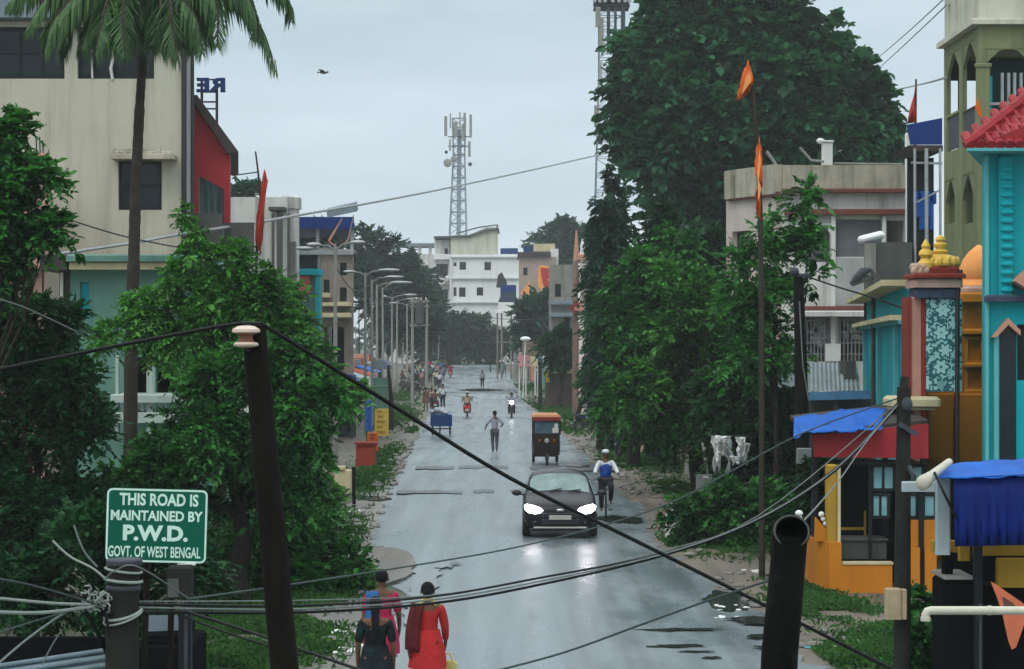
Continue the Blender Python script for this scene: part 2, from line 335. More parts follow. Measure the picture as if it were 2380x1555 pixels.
def crown_sprays(blobs, n, leaf, rng, k=9, per=12, droop=.35, clump=.42, length=.42):
    """twigs with two rows of leaves, gathered in uneven clumps inside each blob (centre, radii)"""
    w_ = np.array([b[1][0]*b[1][2] for b in blobs]); w_ = w_ / w_.sum(); Cs = []; Ds = []; Ns = []
    for (c, r), f in zip(blobs, w_):
        t = max(6, int(n*f/per)); c = np.array(c); r = np.array(r)
        dirs = rng.normal(size=(k, 3)); dirs[:, 2] += .25; dirs = unit(dirs)
        sub = dirs * rng.uniform(.35, .95, (k, 1)); sr = rng.uniform(.45, 1.15, k) * clump; wj = sr**2
        j = rng.choice(k, t, p=wj/wj.sum()); u = rng.normal(size=(t, 3)); u[:, 2] += .3; u = unit(u)
        O = sub[j] + u * (sr[j] * rng.uniform(.25, 1.0, t))[:, None]
        T = unit(u*.7 + dirs[j]*.5 + rng.normal(size=(t, 3))*.35 + np.array([0, 0, .12]))
        ln = rng.uniform(.5, 1.25, t) * length * min(r[0], r[2]) + leaf*1.5
        S = unit(np.cross(T, np.array([0, 0, 1.0]) + rng.normal(size=(t, 3))*.15)); up = unit(np.cross(S, T)); up *= np.sign(up[:, 2:3] + 1e-9)
        base = c + O*r
        for q in range(per):
            s_ = (q + .5 + rng.uniform(-.3, .3, t)) / per; sg = 1 if q % 2 else -1
            p = base + T * (ln*s_)[:, None]; p[:, 2] -= droop * ln * s_**2
            d = S*sg*.85 + T*.55; d[:, 2] -= droop*s_*.6
            if q == per-1: d = T.copy()
            Cs.append(p + d*leaf*.45); Ds.append(d); Ns.append(up*.75 + np.array([0, 0, .45]))
    return np.concatenate(Cs), np.concatenate(Ns), np.concatenate(Ds)
def crown_points(blobs, n, rng, clump=.36, k=16, core=.3):
    C, Nr, D = crown_sprays(blobs, n, .3, rng, k); return C, Nr
def pxblobs(spec, Y, depth=1.0, shrink=1.0):
    out = []
    for s in spec:
        px, py, r = s[:3]; dy = s[3] if len(s) > 3 else 0; rz = s[4] if len(s) > 4 else r
        Yb = Y + dy; k = Yb / F; r *= shrink; rz *= shrink; out.append((tuple(P(px, py, Yb)), (r*k, max(r, rz*.6)*k*depth, rz*k)))
    return out
def tree(name, label, cat, base, blobs, n, leaf, mtl, seed, trunk=.12, group=None, bark=None, limbs=6, clump=.45, k=9, core=.3, droop=.35, wid=.5, per=12, length=.42):
    rng = np.random.default_rng(seed); rd = random.Random(seed)
    root = thing(name, label, cat, base, group); base = Vector(base)
    b = MB(); cs = sorted(blobs, key=lambda q: -q[1][0]*q[1][2]); mid = sum((Vector(q[0]) for q in cs), Vector()) / len(cs)
    fork = base.lerp(mid, .45) + Vector((0, 0, .2)); fork.x = base.x*.7 + mid.x*.3
    pts = [base + Vector((0,0,-.2)), base.lerp(fork, .35) + Vector((rd.uniform(-.1,.1), 0, 0)), base.lerp(fork, .7) + Vector((rd.uniform(-.12,.12), 0, 0)), fork]
    b.tube(pts, [trunk*1.25, trunk, trunk*.85, trunk*.75], 9)
    for q in cs[:limbs]:
        c = Vector(q[0]); m_ = fork.lerp(c, .5) + Vector((rd.uniform(-.2,.2), rd.uniform(-.2,.2), rd.uniform(0,.3)))
        b.tube([fork, m_, c + Vector((0, 0, q[1][2]*.3))], [trunk*.55, trunk*.35, trunk*.1], 6)
        for _ in range(3):
            d = Vector((rd.uniform(-1,1), rd.uniform(-1,1), rd.uniform(-.2,1))).normalized()
            b.tube([m_, m_.lerp(c, .6) + d*q[1][0]*.3, c + Vector((d.x*q[1][0], d.y*q[1][1], d.z*q[1][2]))*.85], [trunk*.28, trunk*.16, trunk*.05], 5)
    b.build('trunk', bark or M['bark'], root, True)
    C, Nr, D = crown_sprays(blobs, n, leaf, rng, k, per, droop, clump, length); ln = len(C)
    ls = np.clip(rng.lognormal(-.08, .36, ln), .35, 2.0) * leaf
    leaf_cloud('crown', C, Nr, ls, ls*wid, mtl, root, rng, droop*.3, D=D, tilt=.35)
    return root
LF = {
 'mid': leafmat('mid_green_leaves', (.003, .021, .010), (.062, .240, .052)),
 'bright': leafmat('bright_green_leaves', (.004, .032, .011), (.105, .320, .058)),
 'dark': leafmat('dark_green_leaves', (.002, .014, .008), (.026, .105, .034)),
 'big': leafmat('large_tree_leaves', (.002, .015, .010), (.042, .170, .072), .35),
 'blue': leafmat('haze_tinted_leaves', (.006, .030, .026), (.028, .095, .065), .4),  # distance haze tinted into the leaf colour
 'cypress': leafmat('dark_cypress_leaves', (.002, .014, .011), (.020, .078, .042), .8),
 'palm': leafmat('palm_leaflets', (.018, .055, .022), (.085, .165, .06), .9, .2),
 'grass': leafmat('grass_blades', (.008, .038, .010), (.055, .150, .032), .7),
}

# ---------------------------------------------------------------- people (one skinned surface each, clothes as children)
_sk = {}
def skinmesh(key, J, E, root, sub=1):
    if key in _sk: return _sk[key].copy()
    names = list(J); me = bpy.data.meshes.new('tmp')
    me.from_pydata([J[k][0] for k in names], [(names.index(a), names.index(b)) for a, b in E], [])
    o = bpy.data.objects.new('tmp', me); scn.collection.objects.link(o)
    md = o.modifiers.new('s', 'SKIN'); md.use_smooth_shade = True; md.branch_smoothing = .4
    for i, k in enumerate(names):
        sv = me.skin_vertices[0].data[i]; r = J[k][1]; sv.radius = r if isinstance(r, tuple) else (r, r); sv.use_root = (k == root)
    m2 = o.modifiers.new('d', 'SUBSURF'); m2.levels = m2.render_levels = sub
    dg = bpy.context.evaluated_depsgraph_get(); res = bpy.data.meshes.new_from_object(o.evaluated_get(dg))
    bpy.data.objects.remove(o); bpy.data.meshes.remove(me); res.polygons.foreach_set('use_smooth', [True]*len(res.polygons))
    _sk[key] = res; return res.copy()
def joints(pose):
    J = dict(pelvis=((0,0,.93),(.135,.10)), waist=((0,.005,1.06),(.125,.09)), chest=((0,.0,1.26),(.15,.105)), upper=((0,-.005,1.39),(.12,.085)), neck=((0,0,1.475),.052), jaw=((0,.015,1.54),(.065,.075)), head=((0,.01,1.61),(.078,.09)), crown=((0,0,1.675),(.062,.072)))
    for s, n in ((-1,'l'),(1,'r')):
        J['sh'+n] = ((s*.175,0,1.395),.056); J['el'+n] = ((s*.225,-.02,1.12),.042); J['wr'+n] = ((s*.235,.05,.89),.029); J['ha'+n] = ((s*.237,.075,.82),(.034,.022)); J['fi'+n] = ((s*.232,.09,.745),.014)
        J['hi'+n] = ((s*.09,0,.88),.088); J['kn'+n] = ((s*.10,.02,.49),.056); J['an'+n] = ((s*.10,-.02,.085),.038); J['to'+n] = ((s*.115,.15,.03),.03)
    def st(k, p): J[k] = (p, J[k][1])
    if pose == 'walk':
        st('knl',(-.10,.16,.52)); st('anl',(-.10,.20,.10)); st('tol',(-.11,.36,.06)); st('knr',(.10,-.02,.48)); st('anr',(.10,-.25,.14)); st('tor',(.11,-.12,.03))
        st('ell',(-.23,-.08,1.13)); st('wrl',(-.245,-.10,.90)); st('hal',(-.245,-.08,.83)); st('fil',(-.24,-.06,.76)); st('elr',(.23,.05,1.13)); st('wrr',(.235,.17,.93)); st('har',(.23,.21,.87)); st('fir',(.225,.24,.80))
    if pose == 'stride':                                              # one arm bent, the other swung out
        st('knl',(-.09,.06,.50)); st('anl',(-.07,-.02,.09)); st('tol',(-.08,.13,.03)); st('knr',(.09,.05,.50)); st('anr',(.06,-.22,.16)); st('tor',(.07,-.10,.05))
        st('ell',(-.33,-.04,1.16)); st('wrl',(-.38,.10,1.0)); st('hal',(-.38,.15,.96)); st('fil',(-.37,.20,.92)); st('elr',(.34,-.05,1.18)); st('wrr',(.30,.14,1.10)); st('har',(.27,.19,1.08)); st('fir',(.24,.23,1.06))
    if pose in ('ride', 'cycle'):
        for k in list(J): J[k] = ((J[k][0][0], J[k][0][1], J[k][0][2] - (.13 if pose == 'ride' else 0)), J[k][1])
        for s, n in ((-1,'l'),(1,'r')):
            dz = 0 if pose == 'ride' else (.20 if n == 'l' else .02)
            st('hi'+n,(s*.10,.03,.76 + (.13 if pose == 'cycle' else 0))); st('kn'+n,(s*.17,.40,.66 + dz)) ; st('an'+n,(s*.16,.30,.24+dz)); st('to'+n,(s*.17,.46,.19+dz))
            zz = J['sh'+n][0][2]; st('el'+n,(s*.29,.20,zz-.24)); st('wr'+n,(s*.30,.44,zz-.27)); st('ha'+n,(s*.30,.52,zz-.28)); st('fi'+n,(s*.28,.57,zz-.31))
        if pose == 'cycle':
            st('knl',(-.13,.30,.72)); st('anl',(-.12,.16,.36)); st('tol',(-.13,.32,.32)); st('knr',(.13,.22,.54)); st('anr',(.12,.10,.16)); st('tor',(.13,.26,.12))
    if pose == 'seat':
        for k in list(J): J[k] = ((J[k][0][0], J[k][0][1], J[k][0][2] - .32), J[k][1])
        for s, n in ((-1,'l'),(1,'r')):
            st('hi'+n,(s*.10,.03,.56)); st('kn'+n,(s*.13,.42,.56)); st('an'+n,(s*.13,.44,.14)); st('to'+n,(s*.14,.60,.10))
            st('el'+n,(s*.24,.08,.83)); st('wr'+n,(s*.18,.28,.70)); st('ha'+n,(s*.15,.35,.68)); st('fi'+n,(s*.13,.40,.66))
    return J
def person(label, loc, rz=0, h=1.65, pose='stand', top='whiteshirt', bottom='darktrousers', hair='hair', sleeves='short', kurta=False, bun=False, longhair=False, fingers=False, face=True, group=None, cap=None):
    J = joints(pose); root = thing('person', label, 'person', (0,0,0), group); S = h / 1.74
    E = [('pelvis','waist'),('waist','chest'),('chest','upper'),('upper','neck'),('neck','jaw'),('jaw','head'),('head','crown')]
    for n in 'lr': E += [('upper','sh'+n),('sh'+n,'el'+n),('el'+n,'wr'+n),('wr'+n,'ha'+n),('ha'+n,'fi'+n),('pelvis','hi'+n),('hi'+n,'kn'+n),('kn'+n,'an'+n),('an'+n,'to'+n)]
    if fingers:
        for s, n in ((-1,'l'),(1,'r')):
            hx, hy, hz = J['ha'+n][0]; J['fi'+n] = ((hx, hy+.006, hz-.075),.009); J['ft'+n] = ((hx-s*.012, hy+.018, hz-.112),.0075); E.append(('fi'+n,'ft'+n))
            for i, (dy, ln) in enumerate(((.028,.068),(-.018,.066),(-.038,.052))):
                J[f'f{i}{n}'] = ((hx, hy+dy, hz-ln),.0085); J[f'g{i}{n}'] = ((hx-s*.014, hy+dy*1.1+.012, hz-ln-.034),.007); E += [('ha'+n,f'f{i}{n}'),(f'f{i}{n}',f'g{i}{n}')]
            J['th'+n] = ((hx-s*.012, hy+.048, hz+.005),.010); J['tt'+n] = ((hx-s*.022, hy+.062, hz-.04),.008); E += [('ha'+n,'th'+n),('th'+n,'tt'+n)]
    bm_ = skinmesh(('body', pose, fingers), J, E, 'pelvis', 2 if fingers else 1)
    o = bpy.data.objects.new('body', bm_); scn.collection.objects.link(o); bm_.materials.append(M['skin']); o.parent = root
    def part(name, keys, edges, rt, grow, mt, key):
        K = {k: (J[k][0], tuple(q + grow for q in J[k][1]) if isinstance(J[k][1], tuple) else J[k][1] + grow) for k in keys}
        me = skinmesh((name, pose, key), K, edges, rt); me.materials.append(M[mt]); q = bpy.data.objects.new(name, me); scn.collection.objects.link(q); q.parent = root; return q
    ks = ['pelvis','waist','chest','upper','shl','shr','ell','elr']; es = [('pelvis','waist'),('waist','chest'),('chest','upper'),('upper','shl'),('upper','shr'),('shl','ell'),('shr','elr')]
    if sleeves == 'long': ks += ['wrl','wrr']; es += [('ell','wrl'),('elr','wrr')]
    part('shirt', ks, es, 'pelvis', .018, top, sleeves)
    part('trousers', ['pelvis','hil','hir','knl','knr','anl','anr'], [('pelvis','hil'),('pelvis','hir'),('hil','knl'),('hir','knr'),('knl','anl'),('knr','anr')], 'pelvis', .021 if not kurta else .002, bottom, kurta)
    hx = J['head'][0]; b = MB()
    b.ell((hx[0], hx[1]-.018, hx[2]+.028), (.092,.098,.098), 12, 8)
    if bun: b.ell((hx[0], hx[1]-.115, hx[2]-.01), (.058,.05,.05), 10, 7)
    if longhair:
        b.tube([(hx[0], hx[1]-.08, hx[2]-.02), (hx[0], hx[1]-.115, hx[2]-.16), (hx[0], hx[1]-.125, hx[2]-.36), (hx[0], hx[1]-.12, hx[2]-.50)], [.06,.05,.036,.012], 8)
    b.build('hair', M[hair], root, True)
    if cap: c = MB(); c.ell((hx[0], hx[1]-.01, hx[2]+.06), (.10,.108,.07), 12, 6); c.build('cap', M[cap], root, True)
    if face:
        b = MB(); b.tube([(hx[0], hx[1]+.098, hx[2]+.01), (hx[0], hx[1]+.115, hx[2]-.028)], [.009,.016], 6)
        b.tube([(hx[0]-.022, hx[1]+.092, hx[2]-.062), (hx[0]+.022, hx[1]+.092, hx[2]-.062)], .007, 6)
        for s in (-1, 1): b.ell((s*.086, hx[1]-.002, hx[2]-.012), (.012,.022,.032), 6, 5)
        b.build('face', M['skin'], root, True)
        b = MB()
        for s in (-1, 1): b.ell((s*.032, hx[1]+.088, hx[2]+.006), (.012,.008,.007), 6, 5)
        b.build('eyes', M['hair'], root, True)
    if kurta:
        b = MB(); pr = [(1.10,.160,.125),(.98,.19,.155),(.85,.225,.195),(.72,.245,.225),(.60,.255,.245)]; vs_ = []; n_ = 16
        for z, rx, ry in pr:
            for j in range(n_):
                t = 2*PI*j/n_; wv = 1 + .035*math.sin(5*t + z*9)*(1.1-z)*2
                vs_.append((rx*wv*math.cos(t), ry*wv*math.sin(t), z))
        b.add(vs_, [(i*n_+j, i*n_+(j+1)%n_, (i+1)*n_+(j+1)%n_, (i+1)*n_+j) for i in range(len(pr)-1) for j in range(n_)] + [tuple(range(n_))])
        b.build('kurta_skirt', M[top], root, True)
    root.scale = (S, S, S); root.location = loc; root.rotation_euler = (0, 0, rz)
    return root

# ---------------------------------------------------------------- vehicles (built at the origin, nose towards -Y)
def wheel(root, x, y, r, wd, spokes=0):
    b = MB(); b.lathe((0,0,0), [(r*.70,-wd*.5),(r*.93,-wd*.5),(r,-wd*.3),(r,wd*.3),(r*.93,wd*.5),(r*.70,wd*.5),(r*.70,-wd*.5)], 22, 'x')
    b.f = [f for f in b.f if len(f) == 4]; b.m = [0]*len(b.f)
    wr = b.build('wheel', M['tyre'], None, True); wr.parent = root; wr.location = (x, y, r)
    b = MB()
    if spokes:
        b.lathe((0,0,0), [(r*.10,-wd*.6),(r*.10,wd*.6)], 8, 'x')
        for i in range(spokes):
            a = 2*PI*i/spokes; b.bar((0,0,0), (0, r*.72*math.cos(a), r*.72*math.sin(a)), .012)
    else:
        b.lathe((0,0,0), [(r*.72,-wd*.46),(r*.55,-wd*.38),(r*.2,-wd*.5),(r*.2,wd*.5),(r*.55,wd*.38),(r*.72,wd*.46)], 18, 'x')
    t = b.build('rim', M['rim'], None, True); t.parent = wr
    return wr
def make_car(label, loc, rz):
    root = thing('car', label, 'car', (0,0,0)); S = [
     (0.00, [(0,.27),(.50,.27),(.66,.33),(.69,.47),(.66,.60),(.58,.655),(.36,.685),(0,.70)]),
     (.10, [(0,.21),(.60,.21),(.775,.30),(.80,.50),(.775,.68),(.68,.745),(.42,.785),(0,.80)]),
     (.32, [(0,.19),(.66,.19),(.81,.26),(.835,.53),(.81,.74),(.72,.825),(.44,.87),(0,.885)]),
     (.62, [(0,.18),(.68,.18),(.82,.25),(.842,.55),(.825,.80),(.74,.895),(.45,.94),(0,.955)]),
     (.92, [(0,.18),(.68,.18),(.825,.25),(.845,.55),(.835,.86),(.765,.95),(.47,.995),(0,1.01)]),
     (1.30, [(0,.18),(.68,.18),(.825,.25),(.845,.55),(.84,.90),(.735,1.11),(.56,1.24),(0,1.28)]),
     (1.62, [(0,.18),(.68,.18),(.825,.25),(.845,.55),(.84,.92),(.70,1.24),(.585,1.415),(0,1.475)]),
     (1.85, [(0,.18),(.68,.18),(.825,.25),(.845,.55),(.84,.93),(.70,1.28),(.575,1.475),(0,1.525)]),
     (2.6, [(0,.18),(.68,.18),(.825,.25),(.845,.55),(.84,.94),(.70,1.29),(.575,1.485),(0,1.535)]),
     (3.25, [(0,.20),(.66,.20),(.81,.28),(.84,.58),(.82,.95),(.67,1.25),(.54,1.42),(0,1.46)]),
     (3.55, [(0,.28),(.58,.28),(.74,.36),(.80,.60),(.78,.92),(.62,1.02),(.45,1.06),(0,1.08)]),
     (3.62, [(0,.34),(.52,.34),(.68,.42),(.74,.60),(.71,.86),(.56,.92),(.40,.95),(0,.96)])]
    b = MB(); vs_ = []
    for y, h in S:
        ring = [(x, y, z) for x, z in h] + [(-x, y, z) for x, z in h[-2:0:-1]]; vs_ += ring
    n_ = 14; k = len(S)
    fs = [(i*n_+j, (i+1)*n_+j, (i+1)*n_+(j+1)%n_, i*n_+(j+1)%n_) for i in range(k-1) for j in range(n_)] + [tuple(range(n_)), tuple(range(k*n_-1, (k-1)*n_-1, -1))]
    b.add(vs_, fs); o = b.build('body', M['carpaint'], root, True)
    md = o.modifiers.new('s', 'SUBSURF'); md.levels = md.render_levels = 2
    def top(t, s):                                                     # point on the windscreen: t along it, s across (-1..1)
        y0, a = S[4]; y1, c = S[6]; y = y0 + (y1-y0)*t; m_ = S[5][1]
        f = lambda i: tuple((a[i][q] + (c[i][q]-a[i][q])*t) for q in (0, 1))
        p7, p6, p5 = f(7), f(6), f(5); u = abs(s)
        x, z = (p6[0]*u/.72, p7[1] + (p6[1]-p7[1])*(u/.72)**2) if u < .72 else (p6[0] + (p5[0]-p6[0])*(u-.72)/.28, p6[1] + (p5[1]-p6[1])*(u-.72)/.28)
        return (math.copysign(x, s), y - .012, z + .012)
    b = MB(); nu, nv = 12, 4
    pt = [top(.10 + .80*i/nv, -.92 + 1.84*j/nu) for i in range(nv+1) for j in range(nu+1)]
    b.add(pt, [(i*(nu+1)+j, i*(nu+1)+j+1, (i+1)*(nu+1)+j+1, (i+1)*(nu+1)+j) for i in range(nv) for j in range(nu)])
    ws = b.build('windscreen', M['carglass'], root, True)
    b = MB()
    for s in (-.35, .3): b.bar(Vector(top(.06, s)) + Vector((0,-.02,.01)), Vector(top(.16, s+.42)) + Vector((0,-.02,.01)), .018)
    b.build('wiper', M['blackplastic'], ws)
    for s in (-1, 1):
        b = MB(); b.prism([(1.35,.97),(1.80,1.25),(2.75,1.26),(3.1,1.0)], (s*.80, 0, 0), (0,1,0), (-s*.0,0,1), (s*.02,0,0))
        b.v = [(q[0] - s*max(0, (q[2]-.95))*.36, q[1], q[2]) for q in b.v]; b.build('side_window', M['carglass'], root)
        b = MB(); pl = [(.385,.655),(.44,.605),(.56,.575),(.70,.60),(.79,.67),(.805,.75),(.74,.785),(.58,.765),(.44,.715)]
        b.prism([(s*x, z) for x, z in pl], (0, .0, 0), (1,0,0), (0,0,1), (0,.2,0)); b.v = [(x, y - .035 + .30*max(0, abs(x)-.45) + max(0, z-.68)*.7, z) for x, y, z in b.v]
        hl = b.build('headlight', M['head'], root)
        b = MB(); b.ell((s*.98, 1.28, .98), (.11,.06,.075), 10, 7); b.bar((s*.82,1.25,.93),(s*.92,1.27,.96),.04); b.build('mirror', M['blackplastic'], root, True)
        b = MB(); b.ell((s*.56, .035, .36), (.06,.03,.045), 10, 6); b.build('fog_lamp', M['glassd'], root, True)
        b = MB(); b.prism([(.55,.02),(.75,-.02),(.80,.10),(.62,.14)], (0,3.56,.72), (s,0,0), (0,0,1), (0,.05,0)); b.build('tail_lamp', M['tail'], root)
    b = MB(); b.cbox(-.40,.40,-.022,.03,.50,.60,.015); b.cbox(-.42,.42,-.012,.05,.335,.455,.015); b.build('grille', M['blackplastic'], root)
    b = MB(); b.ell((0,-.008,.665), (.085,.02,.034), 14, 7); b.build('emblem', M['chrome'], root, True)
    b = MB(); b.cbox(-.25,.25,-.045,-.020,.445,.545,.008); pl = b.build('number_plate', M['plate'], root)
    b = MB(); b.cbox(-.60,.60,-.018,.06,.238,.272,.01); b.build('bumper_trim', M['plate'], root)
    b = MB(); b.cbox(-.70,.70,.03,.10,.16,.235,.02); b.build('bumper_skirt', M['blackplastic'], root)
    for x in (-.755, .755):
        for y in (.62, 3.02): wheel(root, x, y, .285, .19)
    root.location = loc; root.rotation_euler = (0,0,rz); root.scale = (1,1,.95); return root
def make_rickshaw(label, loc, rz, body='rick', roof='ricktop', cat='rickshaw', group=None):
    root = thing('electric_rickshaw', label, cat, (0,0,0), group)
    b = MB(); b.cbox(-.50,.50,.0,2.3,1.70,1.78,.03); b.cbox(-.46,.46,.05,2.2,1.78,1.82,.03); b.build('roof', M[roof], root)
    b = MB(); b.cbox(-.505,.505,-.03,-.002,1.60,1.73,.01); b.build('visor', M['dred'], root)
    b = MB()
    prof = [(-.40,.38),(.40,.38),(.47,.62),(.47,1.12),(-.47,1.12),(-.47,.62)]
    b.prism(prof, (0,.02,0), (1,0,0), (0,0,1), (0,.10,0)); b.cbox(-.47,.47,.12,2.2,.36,.46,.03)
    b.cbox(-.48,-.44,.12,2.2,.46,.78,.01); b.cbox(.44,.48,.12,2.2,.46,.78,.01); b.cbox(-.47,.47,2.14,2.2,.46,1.72,.01)
    for s in (-1, 1):
        b.bar((s*.475,.05,1.10),(s*.475,.05,1.70),.06); b.bar((s*.475,1.0,.78),(s*.475,1.0,1.70),.04)
    b.build('body', M[body], root)
    b = MB(); b.box(-.44,.44,.045,.055,1.14,1.585); ws = b.build('windscreen', M['rickglass'], root)
    b = MB(); b.cbox(.20,.42,.030,.042,1.16,1.34,.005); b.cbox(.27,.40,.030,.042,1.34,1.50,.005); b.build('glass_reflection', M['wframe'], ws)  # white reflection on the windscreen, laid on as thin pale plates
    b = MB(); b.bar((-.44,.03,1.13),(.44,.03,1.13),.03); b.build('windscreen_bar', M['blackplastic'], root)
    b = MB(); b.lathe((0,.02,.88),[(.06,-.05),(.085,-.03),(.085,.02)],14,'y'); b.build('headlight', M['plate'], root, True)
    for s in (-1, 1):
        b = MB(); b.cbox(s*.26-.03,s*.26+.03,-.0,.02,.86,.94,.008); b.build('indicator', M['orangeboard'], root)
    b = MB(); b.cbox(-.42,.42,.75,1.15,.62,.72,.03); b.cbox(-.42,.42,1.08,1.16,.72,1.1,.03); b.cbox(-.42,.42,1.7,2.1,.62,.72,.03); b.build('seat', M['blackplastic'], root)
    b = MB(); b.tube([(-.05,.02,.42),(-.05,-.06,.20)],.022,8); b.tube([(.05,.02,.42),(.05,-.06,.20)],.022,8)
    b.prism([(-.22,.30),(-.12,.42),(.12,.42),(.20,.30)], (0,0,0), (0,1,0), (0,0,1), (.07,0,0)); b.build('fork', M['blackplastic'], root)
    wheel(root, 0, -.03, .22, .09)
    wheel(root, -.43, 1.75, .24, .10); wheel(root, .43, 1.75, .24, .10)
    b = MB(); b.bar((-.43,1.75,.24),(.43,1.75,.24),.06); b.build('axle', M['blackplastic'], root)
    root.location = loc; root.rotation_euler = (0,0,rz); return root
def make_scooter(label, loc, rz, paint='scooterred', lit=False, cat='scooter'):
    root = thing('scooter', label, cat, (0,0,0))
    b = MB(); b.prism([(-.24,.30),(.24,.30),(.25,.60),(.17,.92),(-.17,.92),(-.25,.60)], (0,-.42,0), (1,0,0), (0,0,1), (0,.10,0))
    b.cbox(-.20,.20,-.35,.2,.24,.32,.03); b.ell((0,.45,.52), (.24,.44,.26), 14, 9); b.ell((0,-.50,.97), (.17,.11,.10), 12, 7); b.ell((0,-.62,.44), (.09,.24,.12), 10, 7)
    b.build('body', M[paint], root, True)
    b = MB(); b.ell((0,.42,.78), (.16,.42,.07), 12, 7); b.build('seat', M['blackplastic'], root, True)
    hb = MB(); hb.tube([(-.36,-.32,1.02),(-.15,-.42,1.0),(.15,-.42,1.0),(.36,-.32,1.02)], .018, 6); hb.build('handlebar', M['blackplastic'], root, True)
    for s in (-1, 1):
        b = MB(); b.ell((s*.30,-.36,1.16), (.06,.02,.045), 8, 6); b.tube([(s*.24,-.38,1.02),(s*.30,-.36,1.13)], .008, 5); b.build('mirror', M['blackplastic'], root, True)
    b = MB(); b.ell((0,-.60,.97 if not lit else .93), (.10,.04,.07) if not lit else (.13,.05,.12), 12, 8); b.build('headlight', M['headyellow'] if lit else M['plate'], root, True)
    b = MB(); b.cbox(-.10,.10,.865,.90,.54,.64,.01); b.build('tail_lamp', M['tail'], root)
    b = MB(); b.cbox(-.11,.11,.895,.91,.36,.50,.005); b.build('number_plate', M['plate'], root)
    b = MB(); b.cbox(-.07,.07,.5,.92,.30,.36,.02); b.build('mudguard', M['blackplastic'], root)
    wheel(root, 0, -.62, .23, .10); wheel(root, 0, .58, .23, .11)
    root.location = loc; root.rotation_euler = (0,0,rz); return root
def make_motorbike(label, loc, rz, paint='bikeblue', lit=False):
    root = thing('motorbike', label, 'motorbike', (0,0,0))
    b = MB(); b.ell((0,-.12,.80), (.15,.30,.13), 12, 8); b.cbox(-.13,.13,.25,.75,.60,.76,.03); b.ell((0,-.66,.66), (.07,.26,.06), 8, 6); b.build('tank', M[paint], root, True)
    b = MB(); b.tube([(0,-.48,.95),(0,-.2,.62),(0,.1,.36),(0,.60,.36)], .03, 8); b.cbox(-.14,.14,-.22,.18,.28,.56,.04); b.tube([(.15,.0,.34),(.16,.7,.36)], .04, 8)
    for s in (-1, 1): b.tube([(s*.06,-.45,.98),(s*.06,-.68,.31)], .022, 6); b.tube([(s*.08,.60,.31),(s*.09,.5,.68)], .02, 6)
    b.build('frame', M['blackplastic'], root, True)
    b = MB(); b.ell((0,.42,.80), (.14,.40,.06), 12, 6); b.build('seat', M['blackplastic'], root, True)
    b = MB(); b.tube([(-.36,-.30,1.04),(-.12,-.44,1.0),(.12,-.44,1.0),(.36,-.30,1.04)], .016, 6); b.build('handlebar', M['chrome'], root, True)
    for s in (-1, 1):
        b = MB(); b.ell((s*.28,-.36,1.18), (.06,.02,.045), 8, 6); b.tube([(s*.22,-.38,1.03),(s*.28,-.36,1.15)], .008, 5); b.build('mirror', M['blackplastic'], root, True)
    b = MB(); b.ell((0,-.58,.90), (.115 if lit else .09,.06,.115 if lit else .09), 12, 8); b.build('headlight', M['headyellow'] if lit else M['plate'], root, True)
    b = MB(); b.cbox(-.10,.10,.80,.83,.48,.60,.005); b.build('number_plate', M['plate'], root)
    b = MB(); b.cbox(-.08,.08,.79,.83,.64,.71,.008); b.build('tail_lamp', M['tail'], root)
    wheel(root, 0, -.68, .30, .09, spokes=8); wheel(root, 0, .62, .30, .10, spokes=8)
    root.location = loc; root.rotation_euler = (0,0,rz); return root
def make_bicycle(label, loc, rz):
    root = thing('bicycle', label, 'bicycle', (0,0,0))
    b = MB(); q = [(0,-.45,.92),(0,.18,.86),(0,.12,.30),(0,.55,.34),(0,-.40,.72)]
    for a, c in ((4,1),(4,2),(2,1),(2,3),(1,3)): b.tube([q[a], q[c]], .017, 6)
    b.tube([(0,-.42,.98),(0,-.40,.72),(0,-.46,.45),(0,-.56,.34)], .017, 6); b.build('frame', M['blackplastic'], root, True)
    b = MB(); b.tube([(-.28,-.28,.98),(-.22,-.42,1.0),(.22,-.42,1.0),(.28,-.28,.98)], .014, 6); b.build('handlebar', M['blackplastic'], root, True)
    b = MB(); b.ell((0,.20,.90), (.09,.14,.04), 10, 6); b.build('saddle', M['blackplastic'], root, True)
    b = MB(); b.cbox(-.08,.08,.38,.80,.66,.68,.01); b.build('carrier', M['blackplastic'], root)
    b = MB(); b.bar((-.16,.12,.36),(-.06,.12,.36),.03); b.bar((.06,.12,.18),(.16,.12,.18),.03); b.bar((0,.12,.36),(0,.12,.18),.02); b.build('pedals', M['blackplastic'], root)
    wheel(root, 0, -.56, .34, .045, spokes=14); wheel(root, 0, .55, .34, .045, spokes=14)
    root.location = loc; root.rotation_euler = (0,0,rz); return root
def make_cargo(label, loc, rz):
    root = thing('cargo_tricycle', label, 'cargo cart', (0,0,0))
    b = MB(); b.cbox(-.50,.50,.2,1.5,.45,1.0,.03); b.build('cargo_box', M['cartblue'], root)
    b = MB(); b.tube([(0,-.75,.9),(0,-.3,.45),(0,.3,.42)], .03, 6); b.tube([(-.3,-.7,1.0),(.3,-.7,1.0)], .015, 6); b.bar((-.48,.9,.32),(.48,.9,.32),.05); b.build('frame', M['blackplastic'], root, True)
    b = MB(); b.ell((0,-.25,.8), (.12,.16,.05), 8, 6); b.build('saddle', M['blackplastic'], root, True)
    wheel(root, 0, -.85, .3, .06, spokes=10); wheel(root, -.42, .9, .3, .07, spokes=10); wheel(root, .42, .9, .3, .07, spokes=10)
    root.location = loc; root.rotation_euler = (0,0,rz); return root
